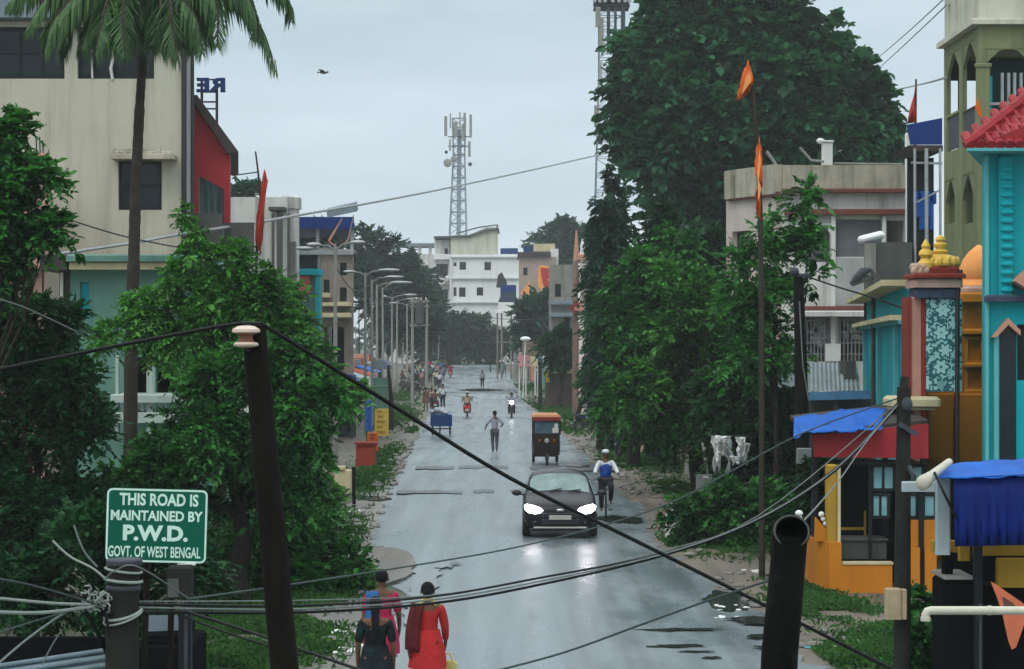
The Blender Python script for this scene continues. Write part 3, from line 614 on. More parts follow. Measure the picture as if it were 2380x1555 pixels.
# ---------------------------------------------------------------- setting: ground, road, shoulders, puddles
def sheet(name, rows, mtl, kind='structure'):
    """rows: list of equal-length lists of points"""
    b = MB(); n = len(rows[0])
    for r in rows: b.v += [tuple(p) for p in r]
    b.f = [(i*n+j, i*n+j+1, (i+1)*n+j+1, (i+1)*n+j) for i in range(len(rows)-1) for j in range(n-1)]; b.m = [0]*len(b.f)
    o = b.build(name, mtl, None, True); o['kind'] = kind; return o
def groundmat():
    m, t, n, l, b = nodes('muddy_ground'); tcn = n.new('ShaderNodeTexCoord')
    a = n.new('ShaderNodeTexNoise'); a.inputs['Scale'].default_value = .5; a.inputs['Detail'].default_value = 8; a.inputs['Roughness'].default_value = .7; l.new(tcn.outputs['Object'], a.inputs['Vector'])
    c = n.new('ShaderNodeTexNoise'); c.inputs['Scale'].default_value = 5; c.inputs['Detail'].default_value = 6; l.new(tcn.outputs['Object'], c.inputs['Vector'])
    r1 = n.new('ShaderNodeValToRGB'); r1.color_ramp.elements[0].position = .3; r1.color_ramp.elements[0].color = (.055, .045, .034, 1); r1.color_ramp.elements[1].position = .7; r1.color_ramp.elements[1].color = (.165, .145, .12, 1); l.new(c.outputs[0], r1.inputs[0])
    mr = n.new('ShaderNodeMapRange'); mr.inputs[1].default_value = .50; mr.inputs[2].default_value = .60; l.new(a.outputs[0], mr.inputs[0])
    mi = n.new('ShaderNodeMixRGB'); l.new(mr.outputs[0], mi.inputs[0]); l.new(r1.outputs[0], mi.inputs[1]); mi.inputs[2].default_value = (.03, .07, .018, 1); l.new(mi.outputs[0], b.inputs['Base Color'])
    b.inputs['Roughness'].default_value = .75; bp = n.new('ShaderNodeBump'); bp.inputs['Strength'].default_value = .5; bp.inputs['Distance'].default_value = .06; l.new(c.outputs[0], bp.inputs['Height']); l.new(bp.outputs[0], b.inputs['Normal'])
    return m
def wetmat(name, c0, c1, r0, r1, bump=.06, spec=.5, wet=.52):
    m, t, n, l, b = nodes(name); tcn = n.new('ShaderNodeTexCoord')
    mp = n.new('ShaderNodeMapping'); mp.inputs['Scale'].default_value = (1, .35, 1); l.new(tcn.outputs['Object'], mp.inputs[0])
    a = n.new('ShaderNodeTexNoise'); a.inputs['Scale'].default_value = .55; a.inputs['Detail'].default_value = 8; a.inputs['Roughness'].default_value = .65; l.new(mp.outputs[0], a.inputs['Vector'])
    f = n.new('ShaderNodeTexNoise'); f.inputs['Scale'].default_value = 9; f.inputs['Detail'].default_value = 6; f.inputs['Roughness'].default_value = .7; l.new(tcn.outputs['Object'], f.inputs['Vector'])
    mr = n.new('ShaderNodeMapRange'); mr.inputs[1].default_value = wet - .14; mr.inputs[2].default_value = wet + .12; mr.inputs[3].default_value = r0; mr.inputs[4].default_value = r1; l.new(a.outputs[0], mr.inputs[0]); l.new(mr.outputs[0], b.inputs['Roughness'])
    ad = n.new('ShaderNodeMath'); ad.operation = 'MULTIPLY_ADD'; ad.inputs[1].default_value = .5; l.new(f.outputs[0], ad.inputs[0]); l.new(a.outputs[0], ad.inputs[2])
    m2 = n.new('ShaderNodeMapRange'); m2.inputs[1].default_value = .55; m2.inputs[2].default_value = .95; l.new(ad.outputs[0], m2.inputs[0])
    mi = n.new('ShaderNodeMixRGB'); l.new(m2.outputs[0], mi.inputs[0]); mi.inputs[1].default_value = (*c0, 1); mi.inputs[2].default_value = (*c1, 1); mp2 = n.new('ShaderNodeMapping'); mp2.inputs['Scale'].default_value = (1.5, .05, 1); l.new(tcn.outputs['Object'], mp2.inputs[0]); t2 = n.new('ShaderNodeTexNoise'); t2.inputs['Scale'].default_value = 1.6; t2.inputs['Detail'].default_value = 5; l.new(mp2.outputs[0], t2.inputs['Vector'])   # tyre tracks along the road
    m3 = n.new('ShaderNodeMapRange'); m3.inputs[1].default_value = .32; m3.inputs[2].default_value = .68; m3.inputs[3].default_value = .72; m3.inputs[4].default_value = 1.22; l.new(t2.outputs[0], m3.inputs[0]); vm = n.new('ShaderNodeVectorMath'); vm.operation = 'SCALE'; l.new(mi.outputs[0], vm.inputs[0]); l.new(m3.outputs[0], vm.inputs['Scale'])
    l.new(vm.outputs[0], b.inputs['Base Color'])
    b.inputs['Specular IOR Level'].default_value = spec
    bp = n.new('ShaderNodeBump'); bp.inputs['Strength'].default_value = bump; bp.inputs['Distance'].default_value = .02; l.new(f.outputs[0], bp.inputs['Height']); l.new(bp.outputs[0], b.inputs['Normal'])
    return m
M['ground'] = groundmat()
M['road'] = wetmat('wet_asphalt', (.115, .150, .172), (.185, .220, .242), .22, .42, .07)
M['shoulder'] = wetmat('wet_concrete_shoulder', (.09, .085, .075), (.24, .23, .21), .35, .7, .3)
M['mud'] = wetmat('wet_brown_mud', (.060, .047, .034), (.19, .155, .12), .4, .85, .6)
M['pad'] = wetmat('brown_concrete_slab', (.10, .085, .075), (.17, .15, .135), .4, .7, .15)
M['joint'] = wetmat('dark_road_joint', (.05, .058, .063), (.10, .11, .117), .35, .6)
M['patch'] = wetmat('pale_patch_and_sheen', (.12, .135, .14), (.20, .22, .225), .12, .35)
def watermat():
    m, t, n, l, b = nodes('puddle_water'); b.inputs['Base Color'].default_value = (.03, .035, .035, 1); b.inputs['Roughness'].default_value = .03; b.inputs['Specular IOR Level'].default_value = .6
    tcn = n.new('ShaderNodeTexCoord'); mp = n.new('ShaderNodeMapping'); mp.inputs['Scale'].default_value = (1.2, 3, 1); l.new(tcn.outputs['Object'], mp.inputs[0])
    f = n.new('ShaderNodeTexNoise'); f.inputs['Scale'].default_value = 3; f.inputs['Detail'].default_value = 3; l.new(mp.outputs[0], f.inputs['Vector'])
    bp = n.new('ShaderNodeBump'); bp.inputs['Strength'].default_value = .12; bp.inputs['Distance'].default_value = .02; l.new(f.outputs[0], bp.inputs['Height']); l.new(bp.outputs[0], b.inputs['Normal']); return m
M['water'] = watermat()
us = [-900, -300, -120, -60, -30, -18, -12, -8, -5, -2, 0, 2, 5, 8, 12, 18, 30, 60, 120, 300, 900]
Ys = [-60, 0, 15, 30, 45, 60, 80, 100] + list(range(120, 300, 10)) + [320, 400, 600, 1000, 2500]
sheet('ground', [[RU(u, Y) for u in us] for Y in Ys], M['ground'])
rr = random.Random(4)
def edge(tab, Y):
    for (a, ua), (b_, ub) in zip(tab, tab[1:]):
        if Y <= b_: t = max(0, (Y-a)/(b_-a)); return ua + (ub-ua)*t
    return tab[-1][1]
LE = [(10, -1.15), (36, -1.2), (37.5, -1.35), (44, -1.6), (45, -2.15), (60, -2.3), (90, -2.4), (150, -2.7), (290, -3.1)]
RE_ = [(10, 4.9), (34, 4.75), (40, 4.4), (46, 4.1), (55, 4.6), (75, 4.65), (110, 4.5), (160, 4.3), (290, 4.7)]
rows = []; Y = 12.0
while Y < 288:
    a = edge(LE, Y) + rr.uniform(-.14, .14); c = edge(RE_, Y) + rr.uniform(-.22, .22)
    rows.append([RU(a + (c-a)*i/8, Y, .008 + .035*(1-((i-4)/4)**2)) for i in range(9)]); Y += .35 if Y < 60 else (.8 if Y < 120 else 2.5)
sheet('road', rows, M['road'])
def strip(name, Y0, Y1, ua, ub, z, mtl, jit=.1, step=.5, n=4, seed=1):
    q = random.Random(seed); rw = []; Y = Y0
    while Y <= Y1 + 1e-6:
        a = (ua(Y) if callable(ua) else ua) + q.uniform(-jit, jit); c = (ub(Y) if callable(ub) else ub) + q.uniform(-jit, jit)
        rw.append([RU(a + (c-a)*i/n, Y, z) for i in range(n+1)]); Y += step
    return sheet(name, rw, mtl)
def blot(name, px, py, rx, ry, z, mtl, seed=0, n=28, rag=.28):           # irregular flat patch lying on the ground
    q = random.Random(seed); c = GP(px, py); u0 = c.x + .02083*c.y; Y0 = c.y
    hw = rx * c.y / F; hl = (GP(px, py-ry).y - GP(px, py+ry).y)/2
    ph = [q.uniform(0, 6.28) for _ in range(4)]
    b = MB(); pts = []
    for i in range(n):
        t = 2*PI*i/n; k = 1 + rag*(.5*math.sin(2*t+ph[0]) + .35*math.sin(5*t+ph[1]) + .3*math.sin(9*t+ph[2]))
        pts.append(RU(u0 + hw*k*math.cos(t), Y0 + hl*k*math.sin(t), z))
    b.add(pts, [tuple(range(n))]); return struct(b.build(name, mtl))
strip('shoulder', 12, 36.4, -2.7, lambda Y: edge(LE, Y) + .25, .004, M['shoulder'], .16, .5, seed=2)
strip('shoulder', 45, 70, -3.3, lambda Y: edge(LE, Y) + .3, .004, M['shoulder'], .2, .5, seed=3)
strip('shoulder', 70, 150, -3.4, lambda Y: edge(LE, Y) + .3, .004, M['mud'], .3, 1, seed=4)
strip('shoulder', 38, 80, lambda Y: edge(RE_, Y) - .3, 6.4, .004, M['mud'], .3, .6, seed=5)
strip('shoulder', 80, 160, lambda Y: edge(RE_, Y) - .3, 5.6, .004, M['mud'], .3, 1, seed=6)
strip('shoulder', 14, 38, lambda Y: edge(RE_, Y) - .3, 7.6, .004, M['mud'], .3, .5, seed=7)
# brown slab at the left kerb, rounded at the road side
pts = []
for i in range(26):
    t = PI*i/25 - PI/2; kj = rr.uniform(.93, 1.05); pts.append(RU(-2.0 + .95*kj*max(0, math.cos(t))**.7, 40.7 + 3.5*math.sin(t), .06))
pts += [RU(-4.2, 44.2, .06), RU(-4.2, 37.2, .06)]
b = MB(); n_ = len(pts); b.add(pts + [p - Vector((0,0,.09)) for p in pts], [tuple(range(n_))] + [(i, n_+i, n_+(i+1)%n_, (i+1)%n_) for i in range(n_)])
struct(b.build('pavement_slab', M['pad']))
# joints, repairs, puddles and a painted wet sheen
for i, (x0, x1, py, h) in enumerate([(966, 1055, 1090, 4), (1066, 1180, 1088, 4), (922, 1075, 1147, 4), (1100, 1148, 1145, 4), (1186, 1225, 1145, 4), (1320, 1440, 1094, 3.5), (1232, 1300, 1092, 3.5), (1035, 1110, 912, 2), (1100, 1190, 914, 2), (1120, 1200, 908, 2)]):
    a = GP(x0, py); c = GP(x1, py); hl = (GP(x0, py-h).y - GP(x0, py+h).y)/2; q = random.Random(i)
    rw = []
    for j in range(9):
        t = j/8; u = (a.x + .02083*a.y)*(1-t) + (c.x + .02083*c.y)*t; o_ = q.uniform(-.25, .25)*hl
        zc = .055
        rw.append([RU(u, a.y - hl*q.uniform(.6, 1.1) + o_, zc), RU(u, a.y + hl*q.uniform(.6, 1.1) + o_, zc)])
    sheet('road_joint', rw, M['joint'])
blot('patch_and_sheen', 1330, 1083, 36, 5, .056, M['patch'], 9)
strip('patch_and_sheen', 26, 40, -1.05, -.55, .05, M['patch'], .08, .4, 3, seed=14)  # wet film reflection along the left edge, painted as a pale strip
blot('puddle', 1040, 1318, 26, 7, .057, M['water'], 22, rag=.6); qs = random.Random(40)
for i in range(9): blot('puddle', qs.uniform(1540, 1790), qs.uniform(1435, 1550), qs.uniform(18, 95), qs.uniform(1.5, 6), .050 + .0002*i, M['water'], 100+i, 24, .45)
blot("puddle", 1690, 1400, 55, 22, .030, M['water'], 23)
blot('puddle', 1120, 908, 60, 3, .057, M['water'], 24); blot('puddle', 1440, 1210, 50, 10, .03, M['water'], 25)
blot('puddle', 1280, 985, 40, 3, .045, M['water'], 28); blot('puddle', 870, 1160, 40, 5, .03, M['water'], 29)
blot('footpath', 1660, 1340, 110, 50, .010, M['mud'], 31); blot('footpath', 1950, 1455, 140, 45, .010, M['mud'], 32); blot('footpath', 1480, 1130, 90, 40, .010, M['mud'], 33)
# loose stones, litter and broken kerb pieces at the road edges
rs = random.Random(9)
b = MB()
for _ in range(420):
    Y = rs.uniform(28, 95); u = rs.choice((-1, 1)); u = (edge(LE, Y) - abs(rs.gauss(0, .5))) if u < 0 else (edge(RE_, Y) + abs(rs.gauss(.1, .7)))
    p = RU(u, Y); r = rs.uniform(.02, .10) * (1 if Y < 60 else 1.4)
    b.ell((p.x, p.y, p.z + r*.3), (r*rs.uniform(.7,1.6), r*rs.uniform(.7,1.6), r*.6), 6, 4)
o = b.build('stones', M['shoulder']); tag(o, 'loose grey stones and rubble along both broken road edges', 'stones', kind='stuff')
# grass verges
def grass(name, label, areas, n, seed, hgt=.085):
    rng = np.random.default_rng(seed); C = []
    for (px, py, rx, ry) in areas:
        c = GP(px, py); m_ = int(n * rx * ry / sum(a[2]*a[3] for a in areas))
        hw = rx*c.y/F; y0 = GP(px, py+ry).y; y1 = GP(px, max(py-ry, 812)).y
        r_ = np.abs(rng.normal(0, .55, m_)); t = rng.uniform(0, 2*PI, m_)
        xx = c.x + hw*r_*np.cos(t); v = r_*np.sin(t); yy = np.where(v > 0, c.y + v*(y1-c.y), c.y + v*(c.y-y0)); xx = c.x + hw*r_*np.cos(t)
        pt = np.sin(xx*2.3 + 1.7*np.sin(yy*.9)) + np.sin(yy*1.9 + xx*.8) + np.sin(xx*5.1)*np.sin(yy*3.7); kp = (pt > -.9 + rng.uniform(-.6, .6, m_)); xx = xx[kp]; yy = yy[kp]; m_ = len(xx)
        road = (xx + .02083*yy > np.interp(yy, [q[0] for q in LE], [q[1] for q in LE]) - .1) & (xx + .02083*yy < np.interp(yy, [q[0] for q in RE_], [q[1] for q in RE_]) + .15); xx = xx[~road]; yy = yy[~road]; m_ = len(xx)
        xx += -.02083*(yy-c.y)
        C.append(np.stack([xx, yy, np.array([g(q) for q in yy]) + rng.uniform(.01, hgt*.8, m_)], 1))
    C = np.concatenate(C); k = len(C); Nr = np.tile(np.array([0, -.6, .5]), (k, 1)); sz = rng.uniform(.5, 1.5, k)*hgt*1.3*np.maximum(1, C[:, 1]/45)
    o = leaf_cloud(name, C, Nr, sz, sz*.28, LF['grass'], None, rng, -.9)
    return tag(o, label, 'grass', kind='stuff')
grass('grass', 'rough green grass on the left verge', [(600, 1500, 170, 70), (560, 1440, 120, 40), (860, 1110, 60, 50), (920, 970, 55, 30), (900, 1060, 35, 25), (690, 1370, 170, 50), (800, 1240, 60, 40), (930, 920, 40, 16), (960, 1000, 18, 8), (350, 1440, 160, 30)], 70000, 3)
grass('grass', 'rough green grass on the right verge', [(1500, 1075, 110, 26), (1300, 955, 100, 28), (1300, 1000, 60, 14), (1580, 1140, 60, 30), (1900, 1410, 120, 34), (2080, 1530, 200, 50), (1850, 1370, 70, 24), (1650, 1270, 130, 26), (1230, 905, 60, 12), (1400, 985, 60, 18), (2140, 1480, 100, 40)], 64000, 5)
# ---------------------------------------------------------------- left side buildings
def window(parent, x0, x1, z0, z1, y, fm='frame', gm='glassd', bars=1, cross=1, name='window', t=.05, ny=-1):
    b = MB(); f = .05 + .02*(x1-x0)
    b.box(x0, x0+f, y, y+t, z0, z1); b.box(x1-f, x1, y, y+t, z0, z1); b.box(x0+f, x1-f, y, y+t, z0, z0+f); b.box(x0+f, x1-f, y, y+t, z1-f, z1)
    for i in range(bars):
        xx = x0 + (x1-x0)*(i+1)/(bars+1); b.box(xx-f*.35, xx+f*.35, y+.004, y+t-.004, z0+f, z1-f)
    for i in range(cross):
        zz = z0 + (z1-z0)*(i+1)/(cross+1); b.box(x0+f, x1-f, y+.008, y+t-.008, zz-f*.35, zz+f*.35)
    o = b.build(name, M[fm], parent)
    b = MB(); b.box(x0+f, x1-f, y+t*.5, y+t*.5+.006, z0+f, z1-f); b.build('pane', M[gm], o); return o
def text_mesh(s, bold=.02):
    cu = bpy.data.curves.new('t', 'FONT'); cu.body = s; cu.offset = bold; cu.extrude = .02; cu.resolution_u = 3
    o = bpy.data.objects.new('t', cu); scn.collection.objects.link(o); dg = bpy.context.evaluated_depsgraph_get()
    me = bpy.data.meshes.new_from_object(o.evaluated_get(dg)); bpy.data.objects.remove(o); return me
def lettering(s, parent, x0, x1, z0, z1, y, mtl, name='lettering', bold=.02, mirror=False, depth=.008):
    me = text_mesh(s, bold); co = np.empty(len(me.vertices)*3); me.vertices.foreach_get('co', co); co = co.reshape(-1, 3)
    mn, mxx = co.min(0), co.max(0); q = np.empty_like(co)
    xx = (co[:, 0]-mn[0])/(mxx[0]-mn[0]); xx = 1-xx if mirror else xx
    q[:, 0] = x0 + xx*(x1-x0); q[:, 2] = z0 + (co[:, 1]-mn[1])/(mxx[1]-mn[1])*(z1-z0); q[:, 1] = y - (co[:, 2]-mn[2])/(mxx[2]-mn[2])*depth
    off = np.zeros(3); pr = parent
    while pr is not None: off += np.array(pr.location); pr = pr.parent
    me.vertices.foreach_set('co', (q-off).ravel()); me.update(); me.materials.append(mtl); me.name = name
    o = bpy.data.objects.new(name, me); scn.collection.objects.link(o); o.parent = parent; return o

# --- tall cream building with red gallery
Y = 58.0; fx = lambda p, Y=Y: X(p, Y); fz = lambda p, Y=Y: Z(p, Y)
root = thing('cream_building', 'tall stained cream building behind the palm with a red sheet gallery', 'building', (fx(180), Y+5, 0))
holes = [(fx(-60), fx(150), fz(183), fz(62)), (fx(180), fx(358), fz(183), fz(62)), (fx(275), fx(376), fz(488), fz(374))]
b = MB(); b.shell(fx(-90), fx(426), Y, Y+11, 0, fz(50), .25, front=holes, xr=X(428, Y+11)); b.build('wall', M['cream'], root)
b = MB(); zt = fz(50)
b.prism([(fx(-100), zt+.02), (fx(440), zt+.02), (fx(440), zt+.25), (fx(120), zt+1.6), (fx(70), zt+.62), (fx(-100), zt-.02+.35)], (0, Y-.6, 0), (1,0,0), (0,0,1), sight(425, 12)); b.build('roof', M['asbestos'], root)
for i, (a, c, d, e_) in enumerate(holes[:2]):
    wn = window(root, a+.01, c-.01, d+.01, e_-.01, Y+.12, bars=3, cross=1)
b = MB(); b.tube([(fx(215), Y-.02, fz(182)), (fx(214), Y-.03, fz(150)), (fx(216), Y-.02, fz(66))], .03, 6); b.tube([(fx(262), Y-.02, fz(185)), (fx(258), Y-.04, fz(160)), (fx(262), Y-.03, fz(140)), (fx(257), Y-.03, fz(66))], .045, 6)
b.build('window_bars', M['wframe'], root)
window(root, holes[2][0]+.01, holes[2][1]-.01, holes[2][2]+.01, holes[2][3]-.01, Y+.12, bars=1, cross=1)
b = MB(); b.cbox(fx(268), fx(412), Y-.65, Y, fz(374), fz(362), .02)
q = random.Random(2)
for i in range(16): xx = fx(272 + 8.4*i); b.ell((xx, Y-.3+q.uniform(-.2,.2), fz(360)), (.12, .16, q.uniform(.06,.22)), 7, 5)
b.build('window_shade', M['parapet'], root)
b = MB(); b.tube([(fx(429), Y-.1, 0), (fx(429), Y-.1, fz(60))], .075, 10); b.build('drain_pipe', M['blackplastic'], root)
b = MB(); b.prism([(fx(427), Y+.15), (fx(446), Y+.15), (X(446, Y+9), Y+9), (X(430, Y+9), Y+9)], (0,0,0), (1,0,0), (0,1,0), (0,0,fz(60))); b.build('side_strip', M['white'], root)
b = MB(); b.tube([(fx(446), Y+.1, fz(640)), (fx(446), Y+.1, fz(96))], .05, 8); b.build('drain_pipe', M['blackplastic'], root)
Yg = 59.5; gx = lambda p: X(p, Yg); gz = lambda p: Z(p, Yg)
b = MB(); poly = [(gx(447), gz(226)), (gx(534), gz(358)), (gx(534), gz(640)), (gx(521), gz(640)), (gx(521), gz(440)), (gx(461), gz(408)), (gx(461), gz(640)), (gx(447), gz(640))]
b.prism(poly, (0, Yg, 0), (1,0,0), (0,0,1), (0,.2,0)); b.build('gallery_wall', M['red'], root)
b = MB(); b.prism([(gx(444), gz(224)), (gx(462), gz(224)), (gx(558), gz(355)), (gx(532), gz(358))], (0, Yg-.35, 0), (1,0,0), (0,0,1), sight(556, 8)); b.build('gallery_roof', M['darkroof'], root)
b = MB(); b.box(X(449, Yg+7), X(530, Yg+7), Yg+6.8, Yg+7, gz(640), Z(400, Yg+7)); b.build('gallery_back', M['paleteal'], root)
b = MB()
for p in (478, 492, 507): b.box(gx(p)-.05, gx(p)+.05, Yg+.05, Yg+.14, gz(520), gz(416))
for p in (512, 518): b.box(gx(p)-.03, gx(p)+.03, Yg+.05, Yg+.1, gz(520), gz(425))
b.build('gallery_posts', M['darksteel'], root)
b = MB(); b.box(gx(430), gx(524), Yg-.7, Yg-.05, gz(600), gz(594)); b.box(gx(430), gx(524), Yg-.7, Yg-.62, gz(594), gz(500))
b.box(gx(524), gx(592), Yg-.2, Yg+.8, gz(590), gz(584)); b.box(gx(524), gx(592), Yg-.2, Yg-.1, gz(584), gz(518))
b.build('balcony', M['greycon'], root)
Ys_ = 66.0; sg = thing('roof_sign', 'dark blue letters on poles above the red gallery, seen from behind', 'sign', (X(492, Ys_), Ys_, Z(300, Ys_)))
lettering('RE', sg, X(458, Ys_), X(524, Ys_), Z(215, Ys_), Z(182, Ys_), Ys_, mat('blue_sign_letters', (.015, .035, .12), .6), mirror=True, bold=.035, depth=.15)
b = MB()
for p in (468, 503): b.tube([(X(p, Ys_), Ys_+.1, Z(330, Ys_)), (X(p, Ys_), Ys_+.1, Z(182, Ys_))], .045, 6)
for py in (184, 213, 236, 252): b.tube([(X(468, Ys_), Ys_+.1, Z(py, Ys_)), (X(503, Ys_), Ys_+.1, Z(py, Ys_))], .03, 6)
b.build('frame', M['darksteel'], sg)

# --- pink house at the far left
Y = 52.0
root = thing('pink_house', 'faded pink house at the left edge with bare rods on its roof', 'house', (X(40, Y), Y+3, 0))
b = MB(); b.shell(X(-80, Y), X(104, Y), Y, Y+5.5, 0, Z(366, Y), .22, xr=X(100, Y+5.5), front=[(X(-20, Y), X(30, Y), Z(470, Y), Z(400, Y)), (X(58, Y), X(78, Y), Z(690, Y), Z(628, Y)), (X(97, Y), X(102, Y), Z(690, Y), Z(628, Y))]); b.build('wall', M['pink'], root)
b = MB(); b.cbox(X(-85, Y), X(110, Y), Y-.35, Y, Z(626, Y), Z(616, Y), .02); b.build('ledge', M['salmon'], root)
b = MB(); b.cbox(X(-85, Y), X(106, Y), Y-.08, Y+.3, Z(366, Y), Z(356, Y), .02); b.build('parapet', M['salmon'], root)
b = MB()
for p, t in ((84, 322), (92, 318), (99, 326)): b.tube([P(p+2, 368, Y+.5), P(p, t, Y+.5)], .02, 5)
b.build('roof_rods', M['darksteel'], root)
window(root, X(-19, Y), X(29, Y), Z(469, Y), Z(401, Y), Y+.1)

# --- pale teal house behind the left trees
Y = 44.0
root = thing('teal_house', 'pale teal house with a flat fascia roof, half hidden by the left trees', 'house', (X(290, Y), Y+3, 0))
b = MB(); b.shell(X(163, Y), X(455, Y), Y, Y+6, 0, Z(628, Y), .22, front=[(X(186, Y), X(207, Y), Z(740, Y), Z(656, Y)), (X(306, Y), X(343, Y), Z(915, Y), Z(830, Y)), (X(362, Y), X(420, Y), Z(915, Y), Z(830, Y))]); b.build('wall', M['paleteal'], root)
b = MB(); b.cbox(X(166, Y), X(460, Y), Y-.55, Y+6.3, Z(610, Y)+.0, Z(594, Y), .03); b.build('roof', M['paleteal'], root)
b = MB(); b.cbox(X(170, Y), X(460, Y), Y-.42, Y-.02, Z(628, Y), Z(611, Y), .02); b.build('roof_band', M['creamtrim'], root)
b = MB(); b.cbox(X(102, Y), X(165, Y), Y-.4, Y+6, Z(630, Y), Z(592, Y), .03); b.box(X(138, Y), X(163, Y), Y, Y+5, 0, Z(630, Y)); b.build('side_roof', M['darkroof'], root)
b = MB(); b.box(X(187, Y), X(206, Y), Y+.1, Y+.14, Z(739, Y), Z(657, Y)); b.build('door', M['teal'], root)
b = MB(); b.box(X(142, Y), X(148, Y), Y-.1, Y-.01, Z(700, Y), Z(634, Y)); b.build('pipe', M['pvc'], root)
b = MB(); Yp = 42.6
for p, w_ in ((274, 7), (298, 16), (350, 16), (430, 12)): b.cbox(X(p-w_/2, Yp), X(p+w_/2, Yp), Yp-.1, Yp+.1, Z(1010, Yp), Z(826, Yp), .015)
b.cbox(X(262, Yp), X(470, Yp), Yp-.25, Yp+1.2, Z(935, Yp), Z(916, Yp), .02); b.cbox(X(268, Yp), X(470, Yp), Yp-.2, Yp+1.2, Z(982, Yp), Z(958, Yp), .02)
for i in range(14): b.lathe((X(276+14*i, Yp), Yp-.05, Z(956, Yp)), [(.03, 0), (.05, .05), (.03, .12), (.03, .18)], 8)
b.build('porch', mat('porch_white', (.42, .50, .46), .8, .15, 2, (.15, .18, .16), .5), root)

# --- mouldy white house with round tank corner
Y = 88.0
root = thing('white_house', 'mouldy white flat-roofed house with a rounded corner beside the tall cream building', 'house', (X(610, Y), Y+4, 0))
b = MB(); b.shell(X(530, Y), X(668, Y), Y, Y+4.5, 0, Z(458, Y), .25, xr=X(670, Y+4.5), front=[(X(545, Y), X(572, Y), Z(690, Y), Z(630, Y))]); b.build('wall', M['grimewhite'], root)
b = MB(); b.lathe((X(655, Y), Y+1.2, 0), [(.62, Z(800, Y)), (.62, Z(482, Y)), (.72, Z(482, Y)), (.72, Z(456, Y)), (.55, Z(452, Y))], 20); b.build('corner_tower', M['grimewhite'], root, True)
b = MB(); b.cbox(X(630, Y), X(668, Y), Y-1.0, Y-.02, Z(492, Y), Z(484, Y), .02); b.cbox(X(648, Y), X(660, Y), Y-.85, Y-.45, 0, Z(492, Y), .02); b.build('balcony_slab', M['greycon'], root)
b = MB(); b.box(X(666, Y), X(684, Y), Y+.5, Y+1.5, 0, Z(560, Y)); b.build('side_wall', M['concrete'], root)
b = MB()
for p in (640, 676): b.box(X(p, Y)-.06, X(p, Y)+.06, Y-.9, Y-.8, 0, Z(500, Y))
b.build('pipe', M['greycon'], root)
# --- rooftop canopy building with blue sheet
Y = 93.0
root = thing('blue_canopy_house', 'narrow house with an open roof terrace under a blue sheet canopy', 'house', (X(757, Y), Y+4, 0))
b = MB(); b.shell(X(686, Y), X(744, Y), Y, Y+9, 0, Z(586, Y), .25, xr=X(746, Y+9), front=[(X(690, Y), X(738, Y), Z(626, Y), Z(592, Y))]); b.build('wall', M['concrete'], root)
b = MB(); b.prism([(X(686, Y), Z(532, Y)), (X(824, Y), Z(532, Y)), (X(824, Y), Z(505, Y)), (X(686, Y), Z(505, Y))], (0, Y-.3, 0), (1,0,0), (0,0,1), sight(824, 8)); b.build('canopy', M['bluesheet'], root)
b = MB()
for p in (690, 738, 818): b.box(X(p, Y)-.07, X(p, Y)+.07, Y, Y+.14, Z(586, Y), Z(532, Y))
b.cbox(X(686, Y), X(822, Y), Y-.1, Y, Z(592, Y), Z(580, Y), .02); b.build('terrace_posts', M['steel'], root)
b = MB(); b.box(X(692, Y), X(737, Y), Y+.12, Y+.16, Z(625, Y), Z(593, Y)); b.build('window', M['glassd'], root)
Yt = 92.0
root = thing('teal_shop', 'narrow teal shop front with a red and pink signboard', 'shop', (X(714, Yt), Yt-.5, 0))
b = MB(); b.box(X(720, Yt), X(745, Yt), Yt-.3, Yt+.9, 0, Z(628, Yt)); b.box(X(680, Yt), X(720, Yt), Yt-.1, Yt+.9, 0, Z(640, Yt)); b.build('wall', M['paleteal'], root)
b = MB(); b.cbox(X(678, Yt), X(748, Yt), Yt-.7, Yt+.9, Z(640, Yt), Z(626, Yt), .02); b.box(X(736, Yt), X(747, Yt), Yt-.6, Yt-.3, 0, Z(640, Yt)); b.build('frame', M['teal'], root)
b = MB(); b.cbox(X(682, Yt), X(722, Yt), Yt-.5, Yt-.4, Z(682, Yt), Z(642, Yt), .01); sb = b.build('signboard', mat('red_pink_board', (.5, .12, .09), .7, .4, 2), root)
# --- brown building
Yb = 106.0
root = thing('brown_building', 'grey brown building with small balconies behind the first street lamp', 'building', (X(780, Yb), Yb+4, 0))
b = MB(); b.shell(X(742, Yb), X(820, Yb), Yb, Yb+8, 0, Z(588, Yb), .25, xr=X(822, Yb+8), front=[(X(752, Yb), X(766, Yb), Z(690, Yb), Z(650, Yb)), (X(790, Yb), X(806, Yb), Z(700, Yb), Z(668, Yb)), (X(790, Yb), X(806, Yb), Z(640, Yb), Z(610, Yb)), (X(752, Yb), X(800, Yb), Z(860, Yb), Z(760, Yb))]); b.build('wall', mat('brown_render', (.22, .19, .16), .9, .2, 1, (.09, .08, .07), .6, True), root)
for a, c in ((692, 682), (712, 704), (738, 728)):
    b = MB(); b.cbox(X(744, Yb), X(770 if a < 700 else 818, Yb), Yb-1.2, Yb-.02, Z(a, Yb), Z(c, Yb), .02); b.build('balcony', M['creamtrim'], root)
b = MB(); b.cbox(X(738, Yb), X(824, Yb), Yb-.3, Yb+1.2, Z(588, Yb), Z(580, Yb), .03); b.build('roof', M['concrete'], root)
for (a, c, d, e_) in ((752, 766, 690, 650), (790, 806, 700, 668), (790, 806, 640, 610)): window(root, X(a, Yb), X(c, Yb), Z(d, Yb), Z(e_, Yb), Yb+.1)
